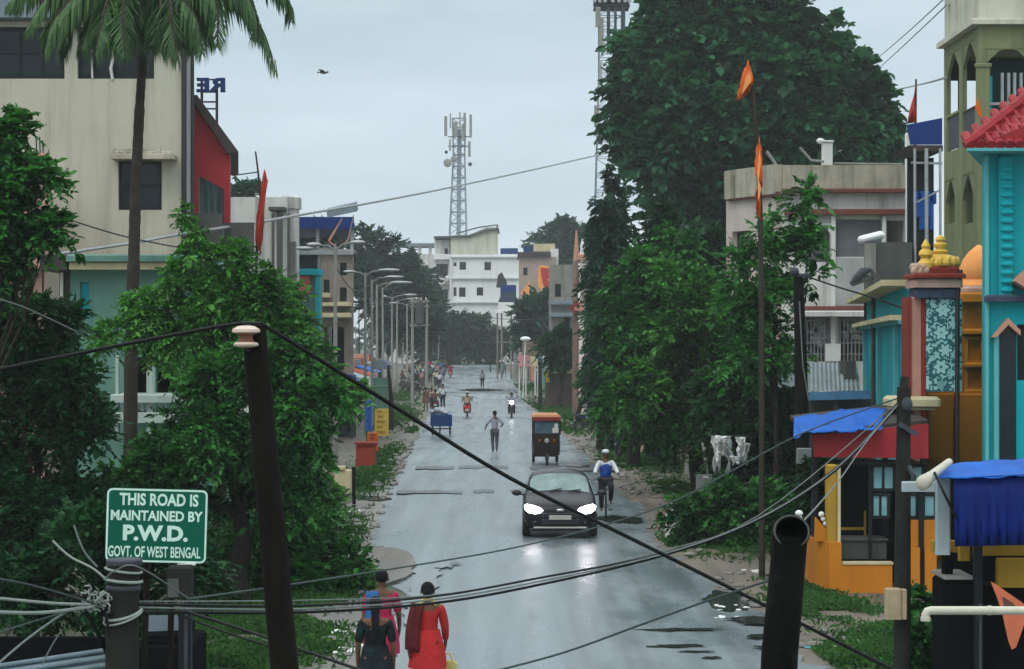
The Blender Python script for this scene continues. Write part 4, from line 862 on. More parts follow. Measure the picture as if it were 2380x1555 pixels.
# roadside stalls and boards on the left
Yc = 96.0
root = thing('market_stall', 'roadside stall with two blue boards and a striped awning left of the lamps', 'stall', (X(775, Yc), Yc, 0))
b = MB(); b.cbox(X(728, Yc), X(820, Yc), Yc-.1, Yc+2, Z(880, Yc), Z(872, Yc), .02); b.build('awning', M['tarpd'], root)
for a, c in ((728, 761), (771, 822)):
    b = MB(); b.cbox(X(a, Yc), X(c, Yc), Yc-.4, Yc-.3, Z(906, Yc), Z(880, Yc), .01); o = b.build('signboard', M['blueboard'], root)
    b = MB(); b.box(X(a+3, Yc), X(c-3, Yc), Yc-.412, Yc-.404, Z(896, Yc), Z(886, Yc)); b.box(X(a-2, Yc), X(c+2, Yc), Yc-.45, Yc-.41, Z(911, Yc), Z(907, Yc)); b.build('board_stripe', M['wframe'], o)
b = MB()
for p in (731, 765, 818): b.box(X(p, Yc)-.05, X(p, Yc)+.05, Yc, Yc+.1, 0, Z(880, Yc))
b.box(X(728, Yc), X(820, Yc), Yc+1.9, Yc+2, 0, Z(880, Yc)); b.build('frame', M['darksteel'], root)
Yd = 108.0
root = thing('green_kiosk', 'small green kiosk with a curved grey top beside the lamp poles', 'kiosk', (X(888, Yd), Yd, 0))
b = MB(); b.box(X(866, Yd), X(905, Yd), Yd, Yd+1.2, 0, Z(898, Yd)); b.box(X(868, Yd), X(903, Yd), Yd-.06, Yd-.003, Z(896, Yd), Z(878, Yd)); b.build('counter', M['paleteal'], root)
b = MB(); b.prism([(X(862+48*i/8, Yd), Z(850 - 14*math.sin(PI*i/8), Yd)) for i in range(9)] + [(X(908, Yd), Z(858, Yd)), (X(864, Yd), Z(858, Yd))], (0, Yd-.3, 0), (1,0,0), (0,0,1), (0,1.6,0)); b.build('roof', M['asbestos'], root)
b = MB()
for p in (866, 904): b.box(X(p, Yd)-.05, X(p, Yd)+.05, Yd-.2, Yd-.1, 0, Z(857, Yd))
b.build('posts', M['steel'], root)
def board(name, label, cat, px0, px1, py0, py1, pyb, mt, face=None, leg=True, tilt=0):
    Y = F*H/(pyb-HY); root = thing(name, label, cat, (X((px0+px1)/2, Y), Y, 0))
    b = MB(); b.cbox(X(px0, Y), X(px1, Y), Y-.05, Y+.12, Z(py1, Y), Z(py0, Y), .015); o = b.build('panel', M[mt], root)
    if face:
        q = random.Random(px0); b = MB()
        for i in range(5):
            a = px0+4+q.uniform(0, 3); c = px1-4-q.uniform(0, (px1-px0)*.4); z_ = py0 + (py1-py0)*(i+.5)/5.3
            b.box(X(a, Y), X(max(a+3, c), Y), Y-.062, Y-.052, Z(z_+(py1-py0)*.06, Y), Z(z_-(py1-py0)*.04, Y))
        b.build('painted_bands', M[face], o)
    if leg:
        b = MB()
        for p in (px0+3, px1-3): b.box(X(p, Y)-.03, X(p, Y)+.03, Y+.12, Y+.17, 0, Z(py0+2, Y))
        b.build('leg', M['darksteel'], root)
    return root
board('signboard', 'tall narrow blue signboard on the left verge', 'sign', 849, 864, 930, 1002, 1040, 'blueboard', 'bluesheet')
board('signboard', 'yellow painted signboard beside the narrow blue one', 'sign', 871, 903, 950, 1013, 1020, 'yellow', 'ochre')
board('signboard', 'small orange banded board behind the brick red box', 'sign', 854, 879, 1006, 1048, 1078, 'orangeboard', 'dred')
Yr = F*H/(1087-HY); root = thing('offering_box', 'brick red square box standing in the left verge grass', 'box', (X(850, Yr), Yr, 0))
b = MB(); b.cbox(X(827, Yr), X(872, Yr), Yr, Yr+.7, 0, Z(1034, Yr), .03); b.build('box', M['redboard'], root)
b = MB(); b.cbox(X(824, Yr), X(876, Yr), Yr-.06, Yr+.76, Z(1034, Yr), Z(1028, Yr), .02); b.build('lid', M['dred'], root)
Yr = F*H/(1150-HY); root = thing('gate_pillar', 'stubby cream gate pillar at the left verge', 'pillar', (X(796, Yr), Yr, 0))
b = MB(); b.cbox(X(774, Yr), X(816, Yr), Yr, Yr+.35, 0, Z(1092, Yr), .03); b.cbox(X(770, Yr), X(802, Yr), Yr-.05, Yr+.4, Z(1092, Yr), Z(1084, Yr), .02); b.build('pillar', M['creamtrim'], root)
Yr = F*H/(1172-HY); b = MB(); b.tube([P(823, 1172, Yr), P(822, 1086, Yr)], .05, 8); o = b.build('fence_post', M['poledark'], None, True, base=P(823, 1172, Yr)); tag(o, 'dark wooden post beside the cream gate pillar', 'post')
Yr = 96; b = MB(); b.tube([Vector((X(766, Yr), Yr-1, 0)), P(766, 760, Yr-1)], [.13, .11], 8); o = b.build('utility_pole', M['concrete'], None, True, base=(X(766, Yr), Yr-1, 0)); tag(o, 'grey brown post in front of the blue stall boards', 'pole')
Yr = 107; b = MB(); b.tube([Vector((X(911, Yr), Yr-1, 0)), P(909, 930, Yr-1), P(903, 850, Yr-1)], [.16, .13, .06], 8); o = b.build('tree_stump', M['bark'], None, True, base=(X(911, Yr), Yr-1, 0)); tag(o, 'dark bare trunk behind the yellow signboard', 'trunk')
# flags on the left
def flagpole(label, px, pyb, pts, Y, cloth, mt, r=.03, sub=None):
    root = thing('flag_pole', label, 'flag pole', Vector((P(*pts[0], Y).x, Y, 0)))
    b = MB(); b.tube([Vector((P(*pts[0], Y).x, Y, 0))] + [P(*p, Y) for p in pts], [r*1.5] + [r*(1.4-.9*i/len(pts)) for i in range(len(pts))], 7); b.build('pole', M['bamboo'], root, True)
    for c in cloth:
        poly, m2 = c[0], c[1]; b = MB(); n = len(poly); Yc = Y-.06
        ctr = (sum(p[0] for p in poly)/n, sum(p[1] for p in poly)/n)
        vs_ = [P(*ctr, Yc) + Vector((0, -.08, 0))]; m_ = 0
        ring = []
        for i in range(n):
            p, q = poly[i], poly[(i+1)%n]
            for k in range(3):
                t = k/3; v = P(p[0]+(q[0]-p[0])*t, p[1]+(q[1]-p[1])*t, Yc); v.y += .10*math.sin(i*2.1+k*1.3); ring.append(v)
        b.add(vs_ + ring, [(0, 1+i, 1+(i+1)%len(ring)) for i in range(len(ring))])
        o = b.build('flag', M[m2], root, True); sd_ = o.modifiers.new('t', 'SOLIDIFY'); sd_.thickness = .012
        if len(c) > 2:
            b = MB(); b.add([P(x, y, Yc) + Vector((0, -.11, 0)) for x, y in c[2]], [tuple(range(len(c[2])))]); e_ = b.build('emblem', M[c[3]], o); sd_ = e_.modifiers.new('t', 'SOLIDIFY'); sd_.thickness = .012
    return root
flagpole('slim pole with a limp red flag in front of the mouldy white house', 600, 640, [(592, 740), (598, 560), (606, 460), (600, 400), (594, 352)], 60, [([(614, 393), (622, 420), (616, 480), (612, 540), (604, 590), (594, 560), (596, 505), (605, 450)], 'redcloth')], 'redcloth', .035)
# street lamps
def street_lamp(label, px, py, Y, arms, rr_):
    u = X(px, Y); zb = g(Y); root = thing('street_lamp', label, 'street lamp', (u, Y, zb), 'street lamps along the left side of the road')
    zt = Z(py, Y); b = MB(); b.tube([(u, Y, zb), (u+rr_*.04, Y, zb+2), (u, Y, zt)], [.10, .085, .055], 8); b.build('pole', M['lamppole'], root, True)
    for (dx, dz, ln) in arms:
        s = 1 if dx > 0 else -1
        b = MB(); b.tube([(u, Y, zt-.15), (u+dx*.5, Y-.1, zt+dz*.7), (u+dx, Y-.15, zt+dz)], .035, 6); b.build('arm', M['lamppole'], root, True)
        b = MB(); b.ell((u+dx+s*ln*.45, Y-.15, zt+dz+.03), (ln*.55, .14, .085), 10, 6); b.build('lamp_head', M['steel'], root, True)
    return root
dsc = ['tall pale street lamp with several tube arms in front of the brown building', 'first lamp of the receding row, with a crossed arm at the top', 'second lamp of the receding row, close behind the first', 'thin lamp pole, third of the receding row', 'lamp pole, fourth of the receding row, with a curved head', 'lamp pole left of the transformer frame', 'lamp pole in front of the transformer frame', 'farthest lamp pole of the row, right of the transformer']
lamp = [(780, 572, 75, [(-.55,.02,.5),(.6,.10,.5),(-.75,-.12,.7)]), (849, 634, 103, [(.75,.10,1.0),(-.5,.02,.6)]), (864, 650, 115, [(.8,.12,1.0)]), (876, 662, 126, [(.9,.12,1.1)]), (889, 668, 138, [(.9,.3,1.1)]), (911, 690, 156, [(.9,.12,1.0),(-.4,0,.4)]), (923, 698, 170, [(.9,.1,1.0)]), (946, 706, 184, [(.9,.1,1.0),(-.8,.05,.8)])]
for i, (px, py, Y, arms) in enumerate(lamp): street_lamp(dsc[i], px, py, Y, arms, rr.uniform(-1, 1))
# solar panel on bracket above the blue canopy
Y = 86; root = thing('solar_panel', 'grey solar panel tilted on a pink bracket above the blue canopy', 'solar panel', P(785, 575, Y))
b = MB(); b.prism([(X(762, Y), Z(507, Y)), (X(760, Y), Z(489, Y)), (X(826, Y), Z(474, Y)), (X(830, Y), Z(493, Y))], (0, Y-.3, 0), (1,0,0), (0,0,1), (0,1.0,.15)); b.build('panel', M['asbestos'], root)
b = MB(); b.bar(P(795, 508, Y), P(764, 560, Y), .08); b.bar(P(822, 500, Y), P(808, 560, Y), .04); b.bar(P(764, 560, Y), P(782, 574, Y), .05); b.bar(P(786, 578, Y), P(808, 560, Y), .04); b.build('bracket', M['salmon'], root)
# transformer on two poles
Y = 150; root = thing('transformer_frame', 'dark transformer slung between two pale poles at the far left', 'transformer', (X(972, Y), Y, g(Y)))
b = MB()
for p in (958, 991): b.tube([(X(p, Y), Y, g(Y)), P(p+1, 694, Y)], [.12, .09], 8)
for py in (700, 712, 756): b.bar(P(952, py, Y-.1), P(998, py, Y-.1), .10)
b.build('poles', M['lamppole'], root, True)
b = MB(); b.cbox(X(966, Y), X(984, Y), Y-.35, Y+.35, Z(752, Y), Z(704, Y), .04); b.ell((X(975, Y), Y, Z(703, Y)), (.25,.3,.12), 10, 6); b.build('tank', M['greycon'], root, True)
b = MB()
for i in range(4): b.lathe((X(957+11*i, Y), Y-.1, Z(698, Y)), [(.03,0),(.07,.06),(.03,.1),(.06,.16),(.02,.22)], 8)
b.build('insulator', M['porcelain'], root, True)
# ---------------------------------------------------------------- far centre
Y = 300.0; GY = 1.5; fx = lambda p: X(p, Y); fz = lambda p: Z(p, Y)
root = thing('white_apartment_block', 'white four-storey block at the far end of the road under the telecom tower', 'building', (fx(1110), Y+6, GY))
win = [(1068, 1083, 609, 627), (1126, 1141, 609, 628), (1067, 1082, 668, 690), (1108, 1123, 668, 687)]
slim = [(1054, 1061, 610, 619), (1054, 1061, 668, 688), (1048, 1054, 578, 590)]
H_ = [(fx(a), fx(b_), fz(d), fz(c)) for a, b_, c, d in win+slim[:2]]
b = MB(); b.shell(fx(1045), fx(1205), Y, Y+12, GY, fz(592), .3, front=H_); b.build('wall', M['farwhite'], root)
b = MB(); b.shell(fx(1047), fx(1156), Y+.6, Y+11, fz(592), fz(546), .3)
b.prism([(fx(1047), fz(546)), (fx(1090), fz(545)), (fx(1110), fz(537)), (fx(1130), fz(528)), (fx(1156), fz(528)), (fx(1156), fz(546))], (0, Y+.6, 0), (1,0,0), (0,0,1), (0,10,0)); b.build('penthouse', M['palecream'], root)
b = MB(); b.prism([(fx(1008), fz(549)), (fx(1090), fz(547)), (fx(1130), fz(533)), (fx(1160), fz(531)), (fx(1160), fz(534)), (fx(1131), fz(537)), (fx(1092), fz(551)), (fx(1008), fz(553))], (0, Y+.2, 0), (1,0,0), (0,0,1), (0,11,0))
b.prism([(fx(1060), fz(541)), (fx(1112), fz(527)), (fx(1156), fz(521)), (fx(1156), fz(523.5)), (fx(1112), fz(530)), (fx(1060), fz(544))], (0, Y+.1, 0), (1,0,0), (0,0,1), (0,.25,0))
b.box(fx(1154), fx(1158), Y+.1, Y+.4, fz(533), fz(522)); b.build('roof_edge', M['greycon'], root)
b = MB(); b.shell(fx(1008), fx(1044), Y+2.5, Y+12, GY, fz(556), .3, front=[(fx(1032), fx(1041), fz(592), fz(575)), (fx(1012), fx(1040), fz(645), fz(612)), (fx(1012), fx(1040), fz(700), fz(672))]); b.build('side_wing', M['white'], root)
for a, c in ((600, 594), (650, 643), (706, 699)):
    b = MB(); b.cbox(fx(1046), fx(1207), Y-.35, Y-.01, fz(a-1), fz(c+2), .03); b.build('storey_band', mat('pale_grey_band', (.52, .55, .55), .8, .1), root)
for a, c in ((660, 645), (602, 590)):
    b = MB(); b.cbox(fx(1006), fx(1046), Y+1.0, Y+2.4, fz(a), fz(c), .05); b.build('balcony', M['farwhite'], root)
for i, (a, b_, c, d) in enumerate(win+slim[:2]): window(root, fx(a), fx(b_), fz(d), fz(c), Y+.12, cross=0)
b = MB(); b.tube([(fx(1050), Y-.2, GY), (fx(1048), Y-.2, fz(600))], .14, 6); b.build('drain_pipe', M['white'], root)
b = MB(); b.ell((fx(1040), Y+.8, fz(648)), (.45,.4,.5), 8, 6); b.build('satellite_dish', M['wframe'], root)
b = MB(); b.cbox(fx(1163), fx(1204), Y+1, Y+4, fz(588), fz(576), .05); b.build('roof_tank', M['bluesheet'], root)
# flat canopy to the left of it
Yk = 310; root = thing('roof_canopy', 'long flat grey canopy standing left of the white block', 'canopy', (X(960, Yk), Yk, 1.5))
b = MB(); b.cbox(X(905, Yk), X(1012, Yk), Yk, Yk+5, Z(573, Yk), Z(565, Yk), .05); b.build('slab', M['asbestos'], root)
b = MB()
for p in (911, 951, 975, 1000): b.box(X(p, Yk)-.25, X(p, Yk)+.25, Yk+.5, Yk+1, 1.5, Z(573, Yk))
b.cbox(X(905, Yk), X(1010, Yk), Yk+.6, Yk+4.5, 1.5, Z(590, Yk), .05); b.build('frame', M['white'], root)
# telecom tower on the roof
Yt = 306.0; root = thing('telecom_tower', 'pale telecom lattice mast on the roof of the far white block', 'telecom tower', P(1066, 545, Yt))
def lattice(b, Y, pb, pt, zb_py, zt_py, n, r, dep):
    """four-legged mast: pb/pt = (left,right) photo columns at bottom and top"""
    cs = []
    for k in range(n+1):
        t = k/n; a = pb[0]+(pt[0]-pb[0])*t; c = pb[1]+(pt[1]-pb[1])*t; py = zb_py+(zt_py-zb_py)*t; d = dep*(1-.6*t)
        z = Z(py, Y); cs.append([Vector((X(a, Y), Y-d/2, z)), Vector((X(c, Y), Y-d/2, z)), Vector((X(c, Y), Y+d/2, z)), Vector((X(a, Y), Y+d/2, z))])
    for k in range(n):
        for j in range(4):
            b.bar(cs[k][j], cs[k+1][j], r*1.7); b.bar(cs[k][j], cs[k+1][(j+1)%4], r*.8); b.bar(cs[k+1][j], cs[k+1][(j+1)%4], r*.9)
b = MB(); lattice(b, Yt, (1045, 1084), (1054, 1080), 546, 360, 7, .13, 2.6); lattice(b, Yt, (1054, 1080), (1052, 1082), 360, 275, 4, .12, 1.8); b.build('lattice', M['tower'], root)
b = MB(); b.tube([P(1066, 546, Yt), P(1068, 300, Yt)], .32, 8); b.build('cable_run', mat('tower_cable_run', (.30, .36, .45), .7), root)
b = MB()
for py in (318, 340): b.bar(P(1042, py, Yt-1), P(1092, py, Yt-1), .14); b.bar(P(1042, py, Yt+1), P(1092, py, Yt+1), .14); b.bar(P(1042, py, Yt-1), P(1042, py, Yt+1), .14); b.bar(P(1092, py, Yt-1), P(1092, py, Yt+1), .14)
b.build('platform', M['darksteel'], root)
for (px, p0, p1, w_) in ((1036, 318, 272, 7), (1047, 300, 265, 4), (1059, 320, 285, 9), (1069, 306, 262, 4), (1080, 312, 264, 6), (1094, 322, 268, 6), (1091, 366, 330, 6), (1046, 352, 325, 5), (1077, 330, 290, 6)):
    b = MB(); b.cbox(X(px-w_/2, Yt-1.1), X(px+w_/2, Yt-1.1), Yt-1.4, Yt-1.1, Z(p0, Yt), Z(p1, Yt), .06); b.build('antenna', M['lamppole'] if w_ > 5 else M['steel'], root)
for (px, py, r) in ((1041, 381, .62), (1093, 384, .3), (1038, 356, .25), (1056, 372, .5)):
    b = MB(); b.lathe((X(px, Yt), Yt-1.6, Z(py, Yt)), [(r*.2,.3),(r,.1),(r,-.15),(r*.6,-.25)], 14, 'y'); b.build('dish', M['lamppole'] if r > .3 else M['darksteel'], root, True)
# pinkish grey building to the right
Y = 232.0; gy = g(Y); root = thing('brown_block', 'pinkish grey block with a dark roof edge right of the white block', 'building', (X(1250, Y), Y+4, gy))
b = MB(); b.shell(X(1206, Y), X(1294, Y), Y, Y+9, gy, Z(597, Y), .3, front=[(X(1216, Y), X(1226, Y), Z(640, Y), Z(622, Y))]); b.build('wall', mat('pink_grey_render', (.36, .29, .25), .9, .12), root)
b = MB(); b.cbox(X(1203, Y), X(1280, Y), Y-.5, Y+9, Z(597, Y), Z(586, Y), .05); b.build('roof', M['darkroof'], root)
b = MB(); b.box(X(1217, Y), X(1262, Y), Y+1, Y+6, Z(586, Y), Z(572, Y)); b.build('roof_room', M['bluesheet'], root)
b = MB(); b.box(X(1240, Y), X(1290, Y), Y+.4, Y+1, Z(584, Y), Z(566, Y)); b.build('roof_tank', M['creamtrim'], root)
b = MB(); b.box(X(1279, Y), X(1298, Y), Y+.3, Y+5, gy, Z(578, Y)); b.build('stair_tower', M['white'], root)
window(root, X(1216, Y), X(1226, Y), Z(640, Y), Z(622, Y), Y+.1)
def banner(label, poly, Y, mt, m2=None, inner=None):
    c = (sum(p[0] for p in poly)/len(poly), sum(p[1] for p in poly)/len(poly)); b = MB(); b.prism([(X(x, Y), Z(y, Y)) for x, y in poly], (0, Y, 0), (1,0,0), (0,0,1), (0,.04,0))
    o = b.build('banner', M[mt], None, base=P(*c, Y)); tag(o, label, 'banner')
    if inner: b = MB(); b.prism([(X(x, Y), Z(y, Y)) for x, y in inner], (0, Y-.03, 0), (1,0,0), (0,0,1), (0,.02,0)); b.build('emblem', M[m2], o, base=o.location)
    return o
banner('large torn red banner hanging on the pinkish grey block', [(1251, 622), (1256, 615), (1285, 622), (1292, 640), (1290, 668), (1281, 684), (1270, 688), (1262, 680), (1250, 664)], 229, 'saffronlight', 'redcloth', [(1256, 622), (1283, 625), (1289, 640), (1272, 650), (1284, 664), (1272, 678), (1262, 660), (1258, 640)])
banner('small orange and yellow pennant left of the large red banner', [(1209, 683), (1231, 652), (1232, 684)], 229, 'saffronlight')
# blue tank stand
Y = 215.0; gy = g(Y); root = thing('tank_stand', 'blue tank hut raised on legs in front of the white block', 'water tank', (X(1180, Y), Y, gy))
b = MB(); b.cbox(X(1163, Y), X(1200, Y), Y, Y+1.8, Z(690, Y), Z(662, Y), .06); b.build('tank', M['bluesheet'], root)
b = MB(); b.prism([(X(1158, Y), Z(702, Y)), (X(1166, Y), Z(680, Y)), (X(1196, Y), Z(680, Y)), (X(1204, Y), Z(702, Y))], (0, Y-.1, 0), (1,0,0), (0,0,1), (0,2.0,0)); b.build('skirt', M['navy'], root)
b = MB(); b.cbox(X(1158, Y), X(1194, Y), Y-.2, Y+2, Z(722, Y), Z(703, Y), .05); b.cbox(X(1150, Y), X(1206, Y), Y-.3, Y+2.1, Z(728, Y), Z(722, Y), .03); b.build('platform', M['farwhite'], root)
b = MB()
for p in (1156, 1166, 1188, 1201): b.tube([(X(p, Y), Y+.2, gy), P(p, 726, Y+.2)], .09, 6)
for py in (760, 795): b.bar(P(1156, py, Y+.2), P(1201, py, Y+.2), .1)
b.build('legs', M['concrete'], root)
b = MB(); b.prism([(X(1153, Y), Z(668, Y)), (X(1157, Y), Z(640, Y)), (X(1166, Y), Z(632, Y)), (X(1178, Y), Z(655, Y)), (X(1178, Y), Z(668, Y))], (0, Y+.4, 0), (1,0,0), (0,0,1), (0,.8,0)); b.build('hood', M['darksteel'], root)
# temple tower, right
Y = 128.0; root = thing('temple_column', 'slender pink and white temple column with a spire at the far right roadside', 'temple column', (X(1354, Y), Y, 0))
b = MB(); b.lathe((X(1354, Y), Y, 0), [(.24,0),(.24,Z(782,Y)),(.20,Z(780,Y)),(.20,Z(722,Y))], 14); b.lathe((X(1354, Y), Y, 0), [(.18,Z(702,Y)),(.20,Z(640,Y)),(.15,Z(604,Y))], 14); b.build('shaft', mat('pinkish_white_column', (.62, .50, .46), .8, .1), root, True)
b = MB(); b.cbox(X(1335, Y), X(1364, Y), Y-.3, Y+.3, Z(722, Y), Z(714, Y), .03); b.cbox(X(1342, Y), X(1362, Y), Y-.25, Y+.25, Z(714, Y), Z(702, Y), .05); b.cbox(X(1343, Y), X(1362, Y), Y-.25, Y+.25, Z(604, Y), Z(590, Y), .08); b.build('capital', M['salmon'], root)
b = MB(); b.cbox(X(1331, Y), X(1344, Y), Y+.1, Y+.5, 0, Z(605, Y), .03); b.build('side_pier', mat('stained_brown_pier', (.20, .13, .11), .9, .25, 1.5, (.40, .33, .30), .7, True, 1), root)
b = MB(); b.prism([(X(1322, Y), Z(718, Y)), (X(1340, Y), Z(700, Y)), (X(1346, Y), Z(718, Y)), (X(1340, Y), Z(732, Y))], (0, Y-.2, 0), (1,0,0), (0,0,1), (0,.3,0)); b.build('bracket', M['dred'], root)
b = MB(); b.lathe((X(1340, Y), Y+.3, 0), [(.20,Z(606,Y)),(.14,Z(575,Y)),(.05,Z(535,Y))], 10); b.build('spire', M['salmon'], root, True)
b = MB(); b.lathe((X(1354, Y), Y, 0), [(.20,Z(590,Y)),(.12,Z(580,Y)),(.16,Z(572,Y)),(.04,Z(556,Y))], 12); b.build('finial', M['farwhite'], root, True)
# grey buildings beside the temple column
Y = 150.0; root = thing('grey_house', 'plain grey house left of the temple column', 'house', (X(1308, Y), Y+3, g(Y)))
b = MB(); b.shell(X(1280, Y), X(1336, Y), Y, Y+7, g(Y), Z(615, Y), .25, front=[(X(1290, Y), X(1304, Y), Z(690, Y), Z(660, Y)), (X(1312, Y), X(1324, Y), Z(770, Y), Z(738, Y))]); b.build('wall', M['concrete'], root)
b = MB(); b.cbox(X(1276, Y), X(1340, Y), Y-.7, Y, Z(736, Y), Z(728, Y), .03); b.cbox(X(1276, Y), X(1340, Y), Y-.5, Y, Z(708, Y), Z(700, Y), .03); b.build('ledge', M['asbestos'], root)
for q_ in ((1290, 1304, 690, 660), (1312, 1324, 770, 738)): window(root, X(q_[0], Y), X(q_[1], Y), Z(q_[2], Y), Z(q_[3], Y), Y+.1)
Y = 118.0; root = thing('grey_house', 'pale grey house with a small square window right of the temple column', 'house', (X(1385, Y), Y+3, 0))
b = MB(); b.shell(X(1366, Y), X(1440, Y), Y, Y+6, 0, Z(688, Y), .25, front=[(X(1370, Y), X(1380, Y), Z(712, Y), Z(696, Y)), (X(1392, Y), X(1397, Y), Z(722, Y), Z(716, Y))]); b.build('wall', mat('pale_grey_render', (.33, .36, .36), .9, .12), root)
window(root, X(1370, Y), X(1380, Y), Z(712, Y), Z(696, Y), Y+.1)
# stalls on the right
Y = 165.0; gy = g(Y); root = thing('market_stall', 'pink and beige stall with brown boards on the far right roadside', 'stall', (X(1225, Y), Y, gy))
b = MB(); b.cbox(X(1204, Y), X(1232, Y), Y, Y+.5, Z(840, Y), Z(826, Y), .03); b.cbox(X(1206, Y), X(1232, Y), Y-.1, Y+.5, Z(852, Y), Z(843, Y), .03); b.build('signboard', M['pinkshirt'], root)
b = MB(); b.cbox(X(1232, Y), X(1250, Y), Y, Y+.4, Z(852, Y), Z(828, Y), .03); b.build('signboard', M['creamtrim'], root)
b = MB(); b.cbox(X(1214, Y), X(1240, Y), Y+.6, Y+2, Z(826, Y), Z(795, Y), .05); b.cbox(X(1240, Y), X(1262, Y), Y+.4, Y+2, Z(826, Y), Z(800, Y), .05); b.build('back_board', mat('brown_board', (.17, .14, .10), .8, .2), root)
b = MB()
for p in (1207, 1222, 1244, 1250): b.box(X(p, Y)-.06, X(p, Y)+.06, Y+.1, Y+.2, gy, Z(850, Y))
b.build('posts', M['wframe'], root)
b = MB(); b.ell((X(1221, Y), Y-.6, Z(788, Y)), (.42,.42,.2), 14, 8); b.tube([(X(1215, Y), Y-.6, gy), (X(1221, Y), Y-.6, Z(790, Y))], .04, 6); o = b.build('parasol', M['farwhite'], None, True, base=(X(1221, Y), Y-.6, gy)); tag(o, 'white round parasol over the pink and beige stall', 'parasol')
Y = 140.0; root = thing('market_stall', 'yellow edged stall in front of the round bush on the right', 'stall', (X(1297, Y), Y, 0))
b = MB(); b.cbox(X(1266, Y), X(1332, Y), Y-.3, Y+1.6, Z(868, Y), Z(860, Y), .02); b.build('awning', M['creamtrim'], root)
b = MB(); b.cbox(X(1268, Y), X(1277, Y), Y-.4, Y-.3, Z(888, Y), Z(860, Y), .01); b.build('banner', M['yellow'], root)
b = MB()
for p in (1270, 1300, 1330): b.box(X(p, Y)-.05, X(p, Y)+.05, Y-.2, Y-.1, 0, Z(868, Y))
b.box(X(1268, Y), X(1332, Y), Y+1.4, Y+1.5, 0, Z(868, Y)); b.build('frame', mat('brown_stall_boards', (.10, .075, .06), .8, .2), root)
def simple_pole(label, px, pyb, pyt, r, mt, cat='pole', name='utility_pole', px2=None):
    c = GP(px, pyb); Y = c.y; b = MB(); b.tube([c, P(px2 if px2 else px, pyt, Y)], [r, r*.8], 8); o = b.build(name, M[mt], None, True, base=c); return tag(o, label, cat)
simple_pole('white pole beside the pink and beige stall', 1196, 875, 780, .09, 'lamppole')
simple_pole('dark bare trunk left of the yellow edged stall', 1255, 945, 842, .15, 'bark', 'trunk', 'tree_stump')
# lattice tower behind the big tree
Y = 140.0; root = thing('telecom_tower', 'tall dark lattice tower rising behind the large tree', 'telecom tower', (X(1420, Y), Y, 0))
b = MB(); lattice(b, Y, (1374, 1462), (1392, 1444), 800, 170, 16, .05, 2.4); lattice(b, Y, (1392, 1444), (1392, 1446), 170, -60, 7, .05, 1.4); b.build('lattice', M['tower'], root)
b = MB()
for py in (6, 18): b.cbox(X(1380, Y), X(1462, Y), Y-1.2, Y+1.2, Z(py+2, Y), Z(py-2, Y), .02)
for p in (1381, 1400, 1440, 1461): b.bar(P(p, 18, Y-1.2), P(p, -30, Y-1.2), .06); b.bar(P(p, 18, Y+1.2), P(p, -30, Y+1.2), .06)
b.build('platform', M['darksteel'], root)
for (px, p0, p1, w_, mt) in ((1388, 70, 24, 12, 'lamppole'), (1412, 110, 26, 8, 'darksteel'), (1428, 90, 24, 6, 'darksteel'), (1446, 80, 24, 9, 'darksteel'), (1396, 125, 50, 10, 'lamppole'), (1394, 200, 150, 6, 'steel'), (1385, 300, 250, 12, 'lamppole'), (1440, 130, 80, 8, 'darksteel'), (1398, 120, 112, 14, 'darksteel'), (1393, 340, 320, 10, 'darksteel')):
    b = MB(); b.cbox(X(px-w_/2, Y), X(px+w_/2, Y), Y-1.5, Y-1.25, Z(p0, Y), Z(p1, Y), .03); b.build('antenna', M[mt], root)
b = MB()
for p in (1380, 1392, 1404, 1422, 1436, 1450, 1460): b.cbox(X(p-4, Y), X(p+4, Y), Y-1.55, Y-1.35, Z(14, Y), Z(-40, Y), .03)
b.build('antenna', M['steel'], root)
# ---------------------------------------------------------------- right side buildings
def arch(x0, x1, zs, zt, n=9, cusp=0.0):
    """points of an arch from (x0,zs) over the apex (mid,zt) to (x1,zs)"""
    o = []
    for i in range(n+1):
        t = i/n; s = math.sin(PI*t); k = (s**.8 if cusp < .079 and cusp != .07 else (1 - abs(2*t-1)**1.25 if cusp == .07 else s**.8)) + (cusp*abs(math.sin(PI*t*5)) if 0 < i < n else 0)
        o.append((x0+(x1-x0)*t, zs + (zt-zs)*min(1, k)))
    return o
def spandrel(b, x0, x1, zs, zt, ztop, o, ux, d, cusp=.06):
    a = arch(x0, x1, zs, zt, 14, cusp); m_ = len(a)//2
    b.prism([(x0, ztop)] + a[:m_+1] + [(a[m_][0], ztop)], o, ux, (0,0,1), d); b.prism([(a[m_][0], ztop)] + a[m_:] + [(x1, ztop)], o, ux, (0,0,1), d)
